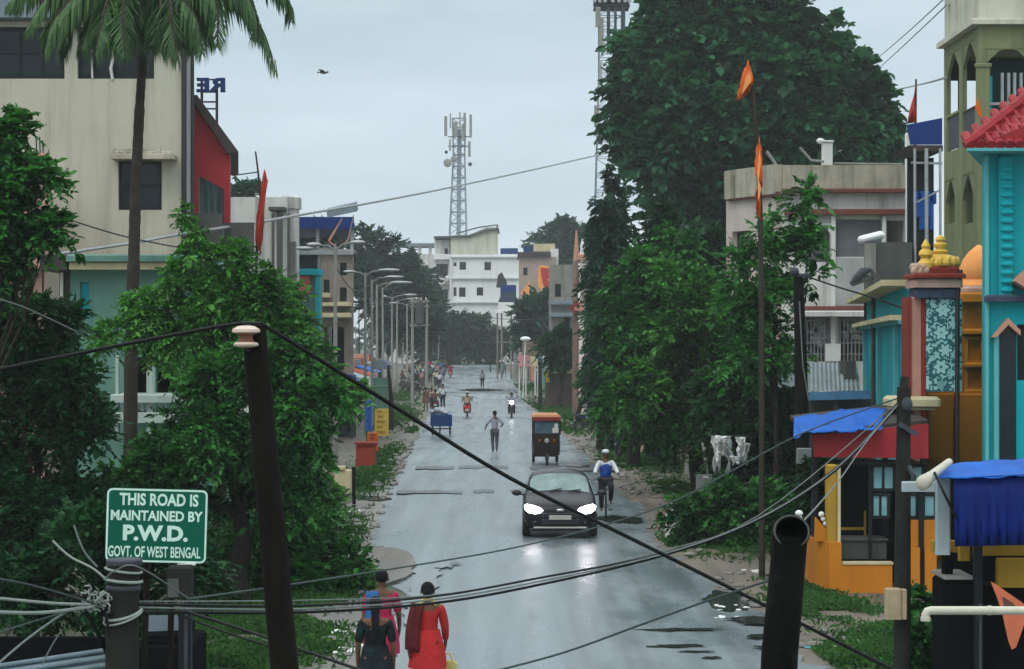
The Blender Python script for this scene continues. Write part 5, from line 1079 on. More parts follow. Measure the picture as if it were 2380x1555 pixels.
# --- grey white two-storey house in front of the big tree
Y = 70.0; fx = lambda p: X(p, Y); fz = lambda p: Z(p, Y)
root = thing('grey_white_house', 'mouldy grey and white two-storey house with maroon bands below the large tree', 'house', (fx(1960), Y+4, 0))
A0 = Vector((X(1700, 72.8), 72.8, 0)); A1 = Vector((fx(1817), Y, 0)); A2 = Vector((fx(2117), Y, 0))
ua = (A1-A0).normalized(); wa = (A1-A0).length; na = Vector((ua.y, -ua.x, 0)) * -.22
hs = [(1847, 1930, 609, 519), (1940, 2049, 597, 510), (1873, 1930, 840, 737), (1949, 2011, 840, 737), (2060, 2112, 600, 512)]
b = MB(); b.wall(A1, (1,0,0), (A2-A1).x, 0, fz(449), (0,.22,0), [(fx(a)-A1.x, fx(c)-A1.x, fz(d), fz(e_)) for a, c, d, e_ in hs])
b.box(A2.x-.22, A2.x, Y+.22, Y+10, 0, fz(449)); b.box(X(1706, Y+10), A2.x, Y+10, Y+10.2, 0, fz(449)); b.box(X(1710, Y+10), A2.x-.22, Y+3.2, Y+10, fz(460), fz(452)); b.box(A1.x, A2.x-.22, Y+.22, Y+3.2, fz(462), fz(455)); b.box(A1.x, A2.x-.22, Y+.22, Y+9, fz(728), fz(722)); b.box(A1.x+.1, A2.x-.3, Y+2.4, Y+2.5, 0, fz(460))
b.build('wall', M['white'], root)
b = MB(); b.wall(A0, ua, wa-.01, 0, fz(449), -na, [(wa*.12, wa*.5, fz(640), fz(530))]); b.prism([(A0.x, A0.y+.05), (A0.x+.2, A0.y+.05), (X(1706, Y+10), Y+10), (X(1704, Y+10), Y+10)], (0,0,0), (1,0,0), (0,1,0), (0,0,fz(449))); b.build('side_wall', mat('pinkish_white_plaster', (.56, .48, .43), .88, .12, .8, (.25, .22, .2), .6, True, .5), root)
b = MB(); b.box(A1.x, A2.x, Y-.25, Y+.15, fz(440), fz(385)); b.wall(A0 + Vector((0,-.2,0)), ua, wa, fz(452), fz(385)+.02, -na*1.5, []); b.prism([(A0.x, A0.y+.1), (A0.x+.3, A0.y+.1), (X(1706, Y+10), Y+10), (X(1702, Y+10), Y+10)], (0,0,fz(449)), (1,0,0), (0,1,0), (0,0,fz(388)-fz(449))); b.box(A2.x-.3, A2.x, Y+.15, Y+10, fz(449), fz(388)); b.build('parapet', M['parapet'], root)
b = MB()
for i in range(5): t = (i+.5)/5*.45; c = A0 + ua*wa*t; b.prism([(0, fz(440)), (.10, fz(440)), (.10, fz(412)), (.05, fz(402)), (0, fz(412))], c + Vector((0,-.26,0)), ua, (0,0,1), (0,.05,0))
b.build('parapet_niche', M['white'], root)
for (p0, p1, a, c, dy) in ((1816, 2119, 449, 440, .40), (1823, 2134, 500, 487, .35), (1850, 2011, 722, 712, .35)):
    b = MB(); b.cbox(fx(p0), fx(p1), Y-dy, Y-.005, fz(a), fz(c), .03); b.build('maroon_band', M['maroon'], root)
b = MB(); b.wall(A0 + Vector((-.05,-.32,0)), ua, wa*.98, fz(456), fz(447), -na*.9, []); b.build('maroon_band', M['maroon'], root)
b = MB(); b.cbox(fx(1845), fx(2015), Y-.9, Y-.01, fz(736), fz(723), .04); b.build('balcony_slab', M['white'], root)
b = MB(); b.box(fx(1937), fx(2010), Y-.14, Y-.01, fz(711), fz(600)); b.build('balcony_wall', mat('stained_grey_wall', (.42, .44, .44), .9, .12, 1.5, (.2, .21, .21), .7, True, 1), root)
b = MB(); b.box(fx(1941), fx(2048), Y+.08, Y+.12, fz(596), fz(511)); b.build('shutter', mat('grey_roller_shutter', (.15, .165, .18), .6, .15, 2, (.08, .09, .1), .5, True), root)
b = MB(); b.cbox(fx(1930), fx(1941), Y-.2, Y-.006, fz(840), fz(501), .03); b.cbox(fx(2049), fx(2058), Y-.2, Y-.006, fz(600), fz(501), .03); b.build('column', M['farwhite'], root)
b = MB(); spandrel(b, fx(1847), fx(1930), fz(545), fz(521), fz(519), (0, Y-.06, 0), (1,0,0), (0,.054,0), .10); b.build('arch_trim', M['farwhite'], root)
for (a, c) in ((1873, 1930), (1949, 2011)):
    b = MB(); q = random.Random(a)
    for i in range(7): xx = fx(a + (c-a)*(i+.5)/7); b.box(xx-.025, xx+.025, Y+.06, Y+.10, fz(839), fz(738))
    for k in range(4): zz = fz(745 + 26*k); b.box(fx(a), fx(c), Y+.065, Y+.095, zz-.03, zz+.03)
    for k in range(10): xx = fx(q.uniform(a+3, c-3)); zz = fz(q.uniform(742, 800)); b.lathe((xx, Y+.08, zz), [(.10,-.02),(.13,0),(.10,.02)], 10, 'y')
    b.build('window_grille', M['steel'], root)
b = MB(); b.box(fx(1915), fx(1949), Y-.45, Y-.22, fz(839), fz(799)); b.build('meter_box', M['farwhite'], root)
b = MB(); b.cbox(fx(1916), fx(1939), Y+.3, Y+.7, fz(385), fz(328), .03); b.cbox(fx(1914), fx(1941), Y+.25, Y+.75, fz(328), fz(324), .01); b.build('roof_post', M['white'], root)
b = MB(); b.ell((fx(1911), Y+.4, fz(325)), (.14,.14,.10), 10, 6); b.build('roof_lamp', M['farwhite'], root, True)
b = MB(); b.tube([(fx(1940), Y+.1, fz(379)), (fx(2100), Y+.1, fz(381))], .035, 6); b.build('roof_railing', M['lamppole'], root, True); b = MB(); b.tube([(fx(1860), Y+.1, fz(342)), (fx(1886), Y+.1, fz(372)), (fx(1916), Y+.1, fz(375))], .05, 6); b.build('lamp_tube', M['lamppole'], root, True); b = MB(); b.tube([(fx(1790), Y+1, fz(345)), (fx(1812), Y+1, fz(376))], .06, 6); b.build('lamp_tube', M['lamppole'], root, True)
b = MB(); b.cbox(fx(2099), fx(2119), Y-.5, Y-.28, 0, fz(312), .03); b.build('corner_post', M['farwhite'], root)
# tin lean-to in front of it
Y = 52.0; root = thing('tin_shed', 'grey corrugated tin roofed shed with a blue plastic edge below the grey white house', 'shed', (X(1930, Y), Y+2, 0))
b = MB()
def corrugated(b, a, c, d, n, amp=.03):
    """sheet from edge a-c pushed along d, with n waves"""
    a, c, d = Vector(a), Vector(c), Vector(d); k = n*4; up = (c-a).cross(d).normalized(); up = up if up.z > 0 else -up; vs_ = []
    for i in range(k+1):
        p = a.lerp(c, i/k) + up*amp*math.sin(2*PI*i/4); vs_ += [p, p+d]
    b.add(vs_, [(2*i, 2*i+2, 2*i+3, 2*i+1) for i in range(k)])
corrugated(b, P(1876, 910, Y-.2), P(2000, 908, Y-.2), P(1876, 843, Y+3) - P(1876, 910, Y-.2), 12); b.build('roof', M['tin'], root, True)
b = MB(); corrugated(b, P(1808, 900, Y), P(1850, 898, Y), P(1815, 850, Y+2.5) - P(1808, 900, Y), 5); b.build('roof', M['tin'], root, True)
b = MB(); b.prism([(X(1874, Y), Z(930, Y)), (X(2028, Y), Z(926, Y)), (X(2026, Y), Z(906, Y)), (X(1878, Y), Z(911, Y))], (0, Y-.3, 0), (1,0,0), (0,0,1), (0,.03,0)); b.build('plastic_edge', mat('pale_blue_plastic', (.10, .24, .42), .4, .25, 3), root)
b = MB(); b.box(X(1880, Y), X(2024, Y), Y+.4, Y+.5, 0, Z(928, Y)); b.box(X(1980, Y), X(2004, Y), Y+1, Y+2, 0, Z(840, Y))
for p in (1880, 1940, 2020): b.box(X(p, Y)-.05, X(p, Y)+.05, Y-.2, Y-.1, 0, Z(926, Y))
b.build('wall', M['greycon'], root)
# grey concrete block beside
Y = 57.0; root = thing('concrete_stair_house', 'plain dark grey concrete block with a white cloth draped on top, behind the temple wall', 'building', (X(2060, Y), Y+2, 0))
b = MB(); b.prism([(X(2008, Y), Y), (X(2120, Y), Y), (X(2120, Y+5), Y+5), (X(2010, Y+5), Y+5)], (0,0,0), (1,0,0), (0,1,0), (0,0,Z(563, Y))); b.build('wall', M['greycon'], root)
b = MB(); b.box(X(2008, Y), X(2034, Y), Y-.12, Y-.003, Z(640, Y), Z(566, Y)); b.build('pale_pier', M['concrete'], root)
b = MB()
for i in range(6): b.ell((X(2008+8*i, Y), Y+.2, Z(556-2.0*i, Y)), (.15,.2,.12), 8, 6)
o = b.build('white_cloth', M['farwhite'], None, True, base=P(2030, 562, Y)); tag(o, 'crumpled white cloth on the corner of the dark grey block', 'cloth')
# curved dark lamp hood
Y = 50.0; root = thing('street_lamp', 'dark hooded street lamp curving out left of the grey block', 'street lamp', P(2030, 640, Y))
b = MB(); b.tube([P(1976, 660, Y), P(1990, 648, Y), P(2006, 632, Y), P(2024, 626, Y)], [.03,.10,.12,.05], 10); b.build('lamp_head', M['darksteel'], root, True)
b = MB(); b.tube([P(2024, 626, Y), P(2032, 640, Y), P(2030, 700, Y), P(2030, 760, Y), Vector((X(2030, Y), Y, 0))], .05, 8); b.tube([P(1980, 662, Y), P(2008, 652, Y), P(2028, 640, Y)], .045, 8); b.build('pole', M['greycon'], root, True)
# --- olive arched building
Y = 62.0; Yk = 67.0; root = thing('arched_building', 'mossy olive building with pointed arches and a cream upper storey at the top right', 'building', (X(2330, Y), Y+3, 0))
fx = lambda p: X(p, Y); fz = lambda p: Z(p, Y); xc = fx(2275); xr = fx(2560)
sidY = lambda p: (xc*F/(p-CX)) if p != CX else 0                       # depth on the side wall (plane x = xc)
def sh(a, c, pb, pt):                                                   # opening on the side wall from photo columns a..c (a is farther)
    y1, y0 = sidY(a), sidY(c); ym = (y0+y1)/2; return (y0-Y, y1-Y, Z(pb, ym), Z(pt, ym))
ho = [sh(2200, 2229, 262, 122), sh(2237, 2268, 252, 98), sh(2200, 2229, 350, 268), sh(2237, 2266, 338, 254), sh(2197, 2219, 520, 417), sh(2236, 2261, 520, 404)]
hf = [(fx(2289)-xc, fx(2400)-xc, fz(300), fz(113)), (fx(2430)-xc, fx(2540)-xc, fz(300), fz(113))]
ztop = fz(57); t = .14
b = MB(); b.wall((xc, Y+t, 0), (0,1,0), Yk-Y-t, 0, ztop, (t,0,0), [(max(0, a-t), c-t, d, e_) for a, c, d, e_ in ho]); b.wall((xc, Y, 0), (1,0,0), xr-xc, 0, ztop, (0,t,0), hf)
zl = fz(262); zu = Z(178, 66)
b.box(xc+t, xr, Yk-t, Yk, 0, zl - 1.2); b.box(xc+t, xr, Y+t, Yk-t, ztop-.4, ztop-.1)
b.box(xc+t, xr, Y+t, Yk-t, zl-1.7, zl-1.4)
for (a, c, d, e_), zs in zip(ho[:2]+ho[4:], (.36, .36, .5, .5)):
    zz = e_ - (e_-d)*zs
    spandrel(b, Y+a, Y+c, zz, e_-.02, e_, (xc+.02, 0, 0), (0,1,0), (t-.04,0,0), .07)
for a, c, d, e_ in hf: spandrel(b, xc+a, xc+c, fz(160), e_-.02, e_, (0, Y+.02, 0), (1,0,0), (0,t-.04,0), .08)
b.build('wall', M['olive'], root)
b = MB(); b.wall((xc+.02, Y+t, 0), (0,1,0), Yk-Y-t, ztop+.16, ztop+4.2, (t,0,0), [(.5, .8, ztop+1.1, ztop+2.0), (1.3, 1.6, ztop+1.3, ztop+2.3), (2.1, 2.4, ztop+1.2, ztop+2.2), (3.0, 3.3, ztop+.6, ztop+1.4), (4.0, 4.3, ztop+.5, ztop+1.3)]); b.box(xc+.02, xr, Y+.02, Y+t, ztop+.16, ztop+4.2); b.box(xc+.4, xr, Yk-t, Yk, ztop+.16, ztop+4.2); b.build('upper_storey', M['palecream'], root)
b = MB(); b.cbox(xc-.25, xr, Y-.25, Y-.003, ztop-.02, ztop+.15, .03); b.box(xc-.25, xc-.003, Y, Yk, ztop-.02, ztop+.15); b.build('cornice', M['palecream'], root)
b = MB(); b.cbox(xc-.10, xc+.32, Y-.10, Y-.004, 0, fz(150), .03); b.cbox(xc-.14, xc+.36, Y-.14, Y-.002, fz(156), fz(148), .02); b.build('corner_column', M['olive'], root)
b = MB()
for p in (2332, 2347, 2361, 2376): b.tube([(fx(p), Y+.15, fz(300)), (fx(p), Y+.15, fz(168))], .05, 6)
b.box(fx(2289), fx(2400), Y+.12, Y+.18, fz(243), fz(237)); b.build('balcony_bars', M['steel'], root)
b = MB()
for a, c in ((2201, 2228), (2238, 2265)):
    y1, y0 = sidY(a), sidY(c); b.box(xc+.06, xc+.12, y0, y1, Z(345, (y0+y1)/2), Z(266 if a < 2230 else 252, (y0+y1)/2))
b.build('railing_panel', M['darksteel'], root)
b = MB(); b.box(fx(2325), fx(2420), Y+2.0, Y+2.1, fz(330), fz(113)); b.build('inner_wall', mat('dim_teal_inner_wall', (.008, .045, .045), .9, .3, spec=.05), root)  # shade behind the front arch put into the wall colour
b = MB(); b.box(xc+t, xr, Yk-t, Yk, Z(188, 67), ztop); b.box(xc+1.65, xr, Yk-t, Yk, zl-1.2, Z(188, 67)); b.box(xc+.45, xc+.70, Yk-t, Yk, zl-1.2, Z(188, 67)); b.build('inner_back', M['void'], root)  # loggia's shaded back and lintel, painted near-black
b = MB(); b.box(fx(2300), fx(2310), Y+.2, Y+.3, fz(330), fz(175)); b.build('inner_post', M['teal'], root)
b = MB(); b.add([P(2272, 225, Y-.5), P(2280, 255, Y-.5), P(2283, 275, Y-.5), P(2274, 268, Y-.5), P(2266, 250, Y-.5)], [(0,1,2,3,4)]); o = b.build('flag', M['saffron'], None, base=P(2272, 225, Y-.5)); o.modifiers.new('t', 'SOLIDIFY').thickness = .02; tag(o, 'small faded orange flag tied to the corner of the arched building', 'flag')
# blue canopy and scaffold between the houses
Y = 60.0; root = thing('blue_canopy', 'deep blue sheet canopy on thin posts left of the arched building', 'canopy', (X(2150, Y), Y, 0))
b = MB(); b.prism([(X(2107, Y), Z(290, Y)), (X(2190, Y), Z(274, Y)), (X(2190, Y), Z(336, Y)), (X(2116, Y), Z(336, Y))], (0, Y, 0), (1,0,0), (0,0,1), (0,.05,0)); b.build('sheet', M['bluesheet'], root)
b = MB(); b.prism([(X(2112, Y), Z(338, Y)), (X(2190, Y), Z(338, Y)), (X(2190, Y), Z(352, Y)), (X(2126, Y), Z(352, Y))], (0, Y-.1, 0), (1,0,0), (0,0,1), (0,2.5,0)); b.build('underside', M['darkroof'], root)
b = MB()
for p in (2153, 2126, 2185): b.tube([(X(p, Y), Y-.15, 0), P(p, 345, Y-.15)], .04 if p != 2153 else .055, 8)
b.bar(P(2118, 378, Y), P(2190, 380, Y), .06); b.bar(P(2130, 470, Y), P(2188, 440, Y), .05)
b.build('posts', M['steel'], root, True)
b = MB(); b.box(X(2128, Y), X(2190, Y), Y+1.2, Y+1.3, 0, Z(358, Y)); b.build('back_screen', M['frame'], root)
b = MB()
for i_ in range(7): b.cbox(X(2136+i_*7, Y), X(2145+i_*7, Y), Y+.6, Y+.9, Z(470+30*(i_%3), Y), Z(440+25*(i_%2), Y), .03)
b.build('stored_goods', M['blueboard'], root)
Y = 64; flagpole('slim pole with a tall narrow red flag above the blue canopy', 2126, 0, [(2126, 400), (2128, 280), (2129, 184)], Y, [([(2127, 200), (2129, 240), (2129, 286), (2110, 286), (2116, 255)], 'redcloth')], 'redcloth', .035)
# --- temple hall with teal street wall
Y = 40.0; Ye = 58.0
root = thing('temple_hall', 'teal walled temple hall with cream cornices running beside the road', 'temple', (X(2090, 44), 46, 0))
Bn = Vector((X(2110, Y), Y, 0)); Bf = Vector((X(2010, Ye), Ye, 0)); ub = (Bf-Bn).normalized(); wb = (Bf-Bn).length; nb = Vector((-ub.y, ub.x, 0)); nb = nb if nb.x < 0 else -nb
b = MB(); b.wall(Bn, ub, wb, 0, Z(662, Y), -nb*.3, []); b.wall(Bn + Vector((4,0,0)), ub, wb, 0, Z(662, Y), -nb*.3, []); b.build('wall', M['teal'], root)
def rail(z0, z1, out, mt, nm, a=0, c=1):
    b = MB(); o = Bn + nb*.004 + ub*wb*a; b.wall(o, ub, wb*(c-a), z0, z1, nb*out, []); b.build(nm, mt, root)
rail(Z(664, Y), Z(650, Y), .5, M['creamtrim'], 'cornice'); rail(Z(744, Y), Z(732, Y), .35, M['creamtrim'], 'cornice'); rail(Z(752, Y), Z(744, Y), .18, M['tealtrim'], 'cornice')
for k in (.9, 3.2, 5.7):
    b = MB(); o = Bn + ub*wb*(k/6.2) + nb*.005; b.wall(o, ub, .35, 0, Z(752, Y), nb*.10, []); b.build('pilaster', M['tealtrim'], root)
b = MB(); b.cbox(X(2046, Y), X(2156, Y), Y-1.3, Y-.2, Z(940, Y), Z(918, Y), .06); b.cbox(X(2052, Y), X(2150, Y), Y-1.2, Y-.25, Z(948, Y), Z(940, Y), .05); b.build('door_hood', M['creamtrim'], root)
# --- tiled gate pillar with golden finial
Y = 39.0; fx = lambda p: X(p, Y); fz = lambda p: Z(p, Y)
root = thing('temple_gate_pillar', 'tall temple gate pillar with flower tile panel and a gilded pot finial', 'gate pillar', (fx(2185), Y+.3, 0))
b = MB(); b.cbox(fx(2118), fx(2150), Y+.02, Y+.7, 0, fz(690), .02); b.build('shaft', M['salmon'], root)
b = MB(); b.box(fx(2109), fx(2117), Y-.02, Y+.6, 0, fz(690)); b.box(fx(2141), fx(2150), Y-.06, Y+.015, 0, fz(692)); b.build('edge', M['dred'], root)
m, t_, n, l, bs = nodes('flower_tiles'); tcn = n.new('ShaderNodeTexCoord'); mp = n.new('ShaderNodeMapping'); mp.inputs['Scale'].default_value = (3.0, .01, 3.0); mp.inputs['Location'].default_value = (.1, 0, .2); l.new(tcn.outputs['Object'], mp.inputs[0])
v = n.new('ShaderNodeTexVoronoi'); v.inputs['Scale'].default_value = 1.0; v.inputs['Randomness'].default_value = .35; l.new(mp.outputs[0], v.inputs['Vector'])
df = n.new('ShaderNodeVectorMath'); df.operation = 'SUBTRACT'; l.new(mp.outputs[0], df.inputs[0]); l.new(v.outputs['Position'], df.inputs[1]); sx_ = n.new('ShaderNodeSeparateXYZ'); l.new(df.outputs[0], sx_.inputs[0])
def mth(op, a_, b_=None, c_=None):
    q = n.new('ShaderNodeMath'); q.operation = op
    for i_, k_ in enumerate((a_, b_, c_)):
        if k_ is None: continue
        if isinstance(k_, (int, float)): q.inputs[i_].default_value = k_
        else: l.new(k_, q.inputs[i_])
    return q.outputs[0]
an = mth('ARCTAN2', sx_.outputs[2], sx_.outputs[0]); petal = mth('MULTIPLY_ADD', mth('COSINE', mth('MULTIPLY', an, 6)), .09, .42)
dd = mth('DIVIDE', v.outputs['Distance'], petal)
r1 = n.new('ShaderNodeValToRGB'); r1.color_ramp.interpolation = 'CONSTANT'; es_ = r1.color_ramp.elements; es_[0].position = 0; es_[0].color = (.01, .13, .14, 1); es_[1].position = .22; es_[1].color = (.36, .60, .58, 1)
q = es_.new(.84); q.color = (.008, .10, .115, 1)
l.new(dd, r1.inputs[0]); n2 = n.new('ShaderNodeTexNoise'); n2.inputs['Scale'].default_value = 3.5; l.new(mp.outputs[0], n2.inputs['Vector'])
mr = mth('GREATER_THAN', n2.outputs[0], .49); mg = mth('MULTIPLY', mr, mth('GREATER_THAN', dd, 1.12))
mi = n.new('ShaderNodeMixRGB'); l.new(mg, mi.inputs[0]); l.new(r1.outputs[0], mi.inputs[1]); mi.inputs[2].default_value = (.30, .55, .53, 1)
l.new(mi.outputs[0], bs.inputs['Base Color']); bs.inputs['Roughness'].default_value = .35; M['flowertile'] = m
b = MB(); b.cbox(fx(2151), fx(2234), Y-.10, Y+.6, fz(910), fz(694), .02); b.build('tile_panel', M['flowertile'], root)
b = MB(); b.cbox(fx(2126), fx(2224), Y-.18, Y+.66, fz(693), fz(670), .03); b.build('lower_band', M['navy'], root)
b = MB(); b.cbox(fx(2120), fx(2232), Y-.24, Y+.7, fz(669), fz(648), .04); b.build('pink_band', M['pink'], root)
b = MB(); b.cbox(fx(2116), fx(2238), Y-.30, Y+.76, fz(647), fz(636), .03); b.cbox(fx(2152), fx(2228), Y-.10, Y+.6, fz(635), fz(618), .05); b.build('red_band', M['dred'], root)
b = MB(); cx_ = fx(2192)
b.lathe((cx_, Y+.25, 0), [(.34,fz(618)),(.36,fz(612)),(.30,fz(596)),(.14,fz(590)),(.10,fz(588))], 18)
for k in range(14): t = 2*PI*k/14; b.ell((cx_+.33*math.cos(t), Y+.25+.33*math.sin(t), fz(608)), (.06,.06,.10), 8, 6)
b.build('lotus_dome', M['gold'], root, True)
b = MB(); b.lathe((cx_, Y+.25, 0), [(.12,fz(589)),(.16,fz(583)),(.09,fz(577)),(.13,fz(571)),(.13,fz(566)),(.07,fz(561)),(.10,fz(556)),(.08,fz(550)),(.02,fz(545))], 16); b.build('kalash', M['gold'], root, True)
b = MB(); c2 = fx(2153); b.lathe((c2, Y+.05, 0), [(.14,fz(636)),(.16,fz(612)),(.08,fz(600)),(.14,fz(592)),(.12,fz(584)),(.07,fz(578)),(.09,fz(572)),(.02,fz(556))], 14); b.build('kalash', M['gold'], root, True)
b = MB()
for k in range(9): b.ell((fx(2122 + (k%5)*7), Y-.1+.1*(k%2), fz(630 - 9*(k//5))), (.07,.07,.08), 7, 5)
b.build('carved_flowers', mat('carved_pink_cream', (.55, .38, .28), .8, .4, 8, (.3, .08, .05), .5), root, True)
b = MB(); b.tube([(fx(2219), Y-.17, 0), (fx(2221), Y-.17, fz(690)), (fx(2228), Y-.17, fz(628))], .045, 8); b.build('cable_pipe', M['blackplastic'], root, True)
# --- orange shrine building
Y = 42.0; fx = lambda p: X(p, Y); fz = lambda p: Z(p, Y)
root = thing('orange_shrine', 'orange painted shrine with ledges and an orange dome beside the teal house', 'shrine', (fx(2250), Y+1.5, 0))
b = MB(); b.shell(fx(2150), fx(2296), Y, Y+4, 0, fz(700), .2, xl=X(2152, Y+4)); b.build('wall', M['orange'], root)
for a, c in ((838, 790), (900, 856)):
    b = MB(); b.wall((fx(2238), Y-.12, 0), (1,0,0), fx(2286)-fx(2238), fz(a+8), fz(c-8), (0,.116,0), [(.08, fx(2286)-fx(2238)-.08, fz(a), fz(c))]); b.build('niche_frame', M['orange'], root)
for (p0, a, c, dy) in ((2228, 702, 680, .3), (2234, 776, 764, .22), (2236, 852, 842, .2), (2236, 915, 904, .2)):
    b = MB(); b.cbox(fx(p0), fx(2296), Y-dy, Y-.004, fz(a), fz(c), .04); b.build('ledge', M['orange'], root)
b = MB(); b.lathe((fx(2290), Y+.6, 0), [(.44,fz(680)),(.46,fz(662)),(.36,fz(648)),(.40,fz(640)),(.40,fz(622)),(.32,fz(600)),(.20,fz(582)),(.03,fz(566))], 20); b.build('dome', M['saffronlight'], root, True)
b = MB(); b.cbox(fx(2240), fx(2300), Y-.1, Y+1, fz(679), fz(664), .06); b.build('dome_base', M['pink'], root)
b = MB(); b.cbox(fx(2152), fx(2210), Y-.28, Y-.02, fz(1070), fz(914), .03); b.cbox(fx(2216), fx(2288), Y-.28, Y-.02, fz(1070), fz(914), .03); b.build('panel', M['orange'], root)
# --- teal house with red tiled roof
Y = 37.0; fx = lambda p: X(p, Y); fz = lambda p: Z(p, Y)
root = thing('teal_tiled_house', 'bright teal house with a red tiled roof at the right edge', 'house', (fx(2380), Y+3, 0))
b = MB(); b.shell(fx(2290), fx(2620), Y, Y+3.2, 0, fz(360), .25, xl=X(2292, Y+3.2), front=[(fx(2325), fx(2360), 0.5, fz(765)), (fx(2364), fx(2420), fz(884), fz(754))]); b.build('wall', M['teal'], root)
b = MB(); b.prism([(X(2247, Y-.7), Y-.7), (fx(2620), Y-.7), (fx(2620), Y+3.3), (X(2291, Y+3.3), Y+3.3)], (0,0,fz(359)), (1,0,0), (0,1,0), (0,0,fz(349)-fz(359))); b.build('eave', M['tealtrim'], root)
b = MB(); x0, z0 = X(2246, Y-.7), fz(347); rows_ = 7; dx = .62; dz = .40
for r_ in range(rows_):                                                 # stepped rows of round tiles, hip towards the road
    za, zb_ = z0 + r_*dz/2.2, z0 + (r_+1.25)*dz/2.2; xa = x0 + r_*.27; ya = Y-.72 + r_*.42
    n_ = int((fx(2620)-xa)/.17)
    for k in range(n_):
        xx = xa + k*.17 + .085; b.tube([(xx, ya, za), (xx, ya+.5, zb_)], .088, 7)
    nside = 8
    for k in range(nside):
        yy = ya + .1 + k*.42; xs_ = xa + (X(2291, Y+3.3)-X(2246, Y-.7))/4.0*k*.42; b.tube([(xs_, yy, za), (xs_+.32, yy, zb_)], .10, 6)
b.prism([(0,0),(3.2,rows_*dz/2.2+.1),(6,rows_*dz/2.2+.1),(6,0)], (x0+.1, Y-.6, z0-.05), (1,0,0), (0,0,1), (X(2291, Y+3.2)-X(2250, Y-.6), 3.8, 0)); b.build('tiled_roof', M['tile'], root, True)
b = MB(); b.cbox(fx(2318), fx(2352), Y-.14, Y-.004, fz(686), fz(362), .04); b.build('pilaster', M['teal'], root)
b = MB()
for k in range(15):
    zc = fz(395 + 20*k); b.ell((fx(2337), Y-.14, zc), (.13,.05,.055), 12, 6)
b.build('scallop_relief', M['teal'], root, True)
b = MB(); b.cbox(fx(2286), fx(2620), Y-.24, Y-.005, fz(702), fz(686), .03); b.build('dark_band', M['navy'], root)
b = MB(); b.cbox(fx(2288), fx(2296), Y-.10, Y-.004, 0, fz(362), .01); b.cbox(fx(2308), fx(2320), Y-.08, Y-.004, 0, fz(775), .02); b.build('edge_strip', M['tealtrim'], root)
b = MB(); b.prism([(fx(2302), fz(784)), (fx(2338), fz(740)), (fx(2366), fz(768)), (fx(2366), fz(780)), (fx(2338), fz(755)), (fx(2310), fz(784))], (0, Y-.2, 0), (1,0,0), (0,0,1), (0,.19,0)); b.build('pediment', M['salmon'], root)
b = MB(); b.prism([(fx(2324), fz(1100)), (fx(2361), fz(1100)), (fx(2361), fz(776)), (fx(2338), fz(752)), (fx(2324), fz(770))], (0, Y-.03, 0), (1,0,0), (0,0,1), (0,.02,0)); b.build('door', M['glassd'], root)
window(root, fx(2364)+.01, fx(2420)-.01, fz(883), fz(755), Y+.05, bars=3, cross=3)
b = MB(); b.prism([(fx(2345), fz(655)), (fx(2400), fz(610)), (fx(2400), fz(690))], (0, Y-.45, 0), (1,0,0), (0,0,1), (0,.44,0)); b.build('side_bracket', M['salmon'], root)
# --- red kiosk board with blue tarpaulin
Y = 37.5; fx = lambda p: X(p, Y); fz = lambda p: Z(p, Y)
root = thing('red_awning', 'dark red sheet metal shop fascia on posts under a bright blue tarpaulin', 'shop awning', (fx(2020), Y, 0))
b = MB(); b.prism([(fx(1888), fz(1012)), (fx(2158), fz(985)), (fx(2158), fz(1066)), (fx(1893), fz(1062))], (0, Y, 0), (1,0,0), (0,0,1), (0,.06,0)); b.build('fascia', M['red'], root)
b = MB(); b.prism([(fx(1888), fz(1012)), (fx(2158), fz(984)), (fx(2158), fz(976)), (fx(1888), fz(1004))], (0, Y+.07, 0), (1,0,0), (0,0,1), (0,3,.2)); b.build('roof_sheet', M['darkroof'], root)
b = MB()
for p in (1896, 2060, 2150): b.box(fx(p)-.05, fx(p)+.05, Y+.1, Y+.2, 0, fz(1000))
b.build('posts', M['frame'], root)
b = MB(); nu, nv = 30, 9; vs_ = []; q = random.Random(6)
for i in range(nu+1):
    t = i/nu; px = 1838 + 212*t
    for k in range(nv+1):
        s_ = k/nv; p = P(px + 6*(1-t)*(1-s_) + 8*s_, (1009 - 13*t + (10 if t < .08 else 0) + 1.2*math.sin(t*22)*(1-s_))*(1-s_) + (966 - 22*t)*s_, Y - .35 + 1.65*s_)
        p.z += .014*math.sin(t*19 + s_*5) + .014*math.sin(t*7 - s_*9) + q.uniform(-.018, .018) - .05*math.sin(PI*((t*3) % 1))*s_*(1-s_)*4; vs_.append(p)
b.add(vs_, [((nv+1)*i+k, (nv+1)*(i+1)+k, (nv+1)*(i+1)+k+1, (nv+1)*i+k+1) for i in range(nu) for k in range(nv)]); o = b.build('tarpaulin', M['tarp'], None, True, base=P(1940, 985, Y)); o.modifiers.new('t', 'SOLIDIFY').thickness = .01; tag(o, 'bright blue tarpaulin slung over the dark red shop fascia', 'tarpaulin')
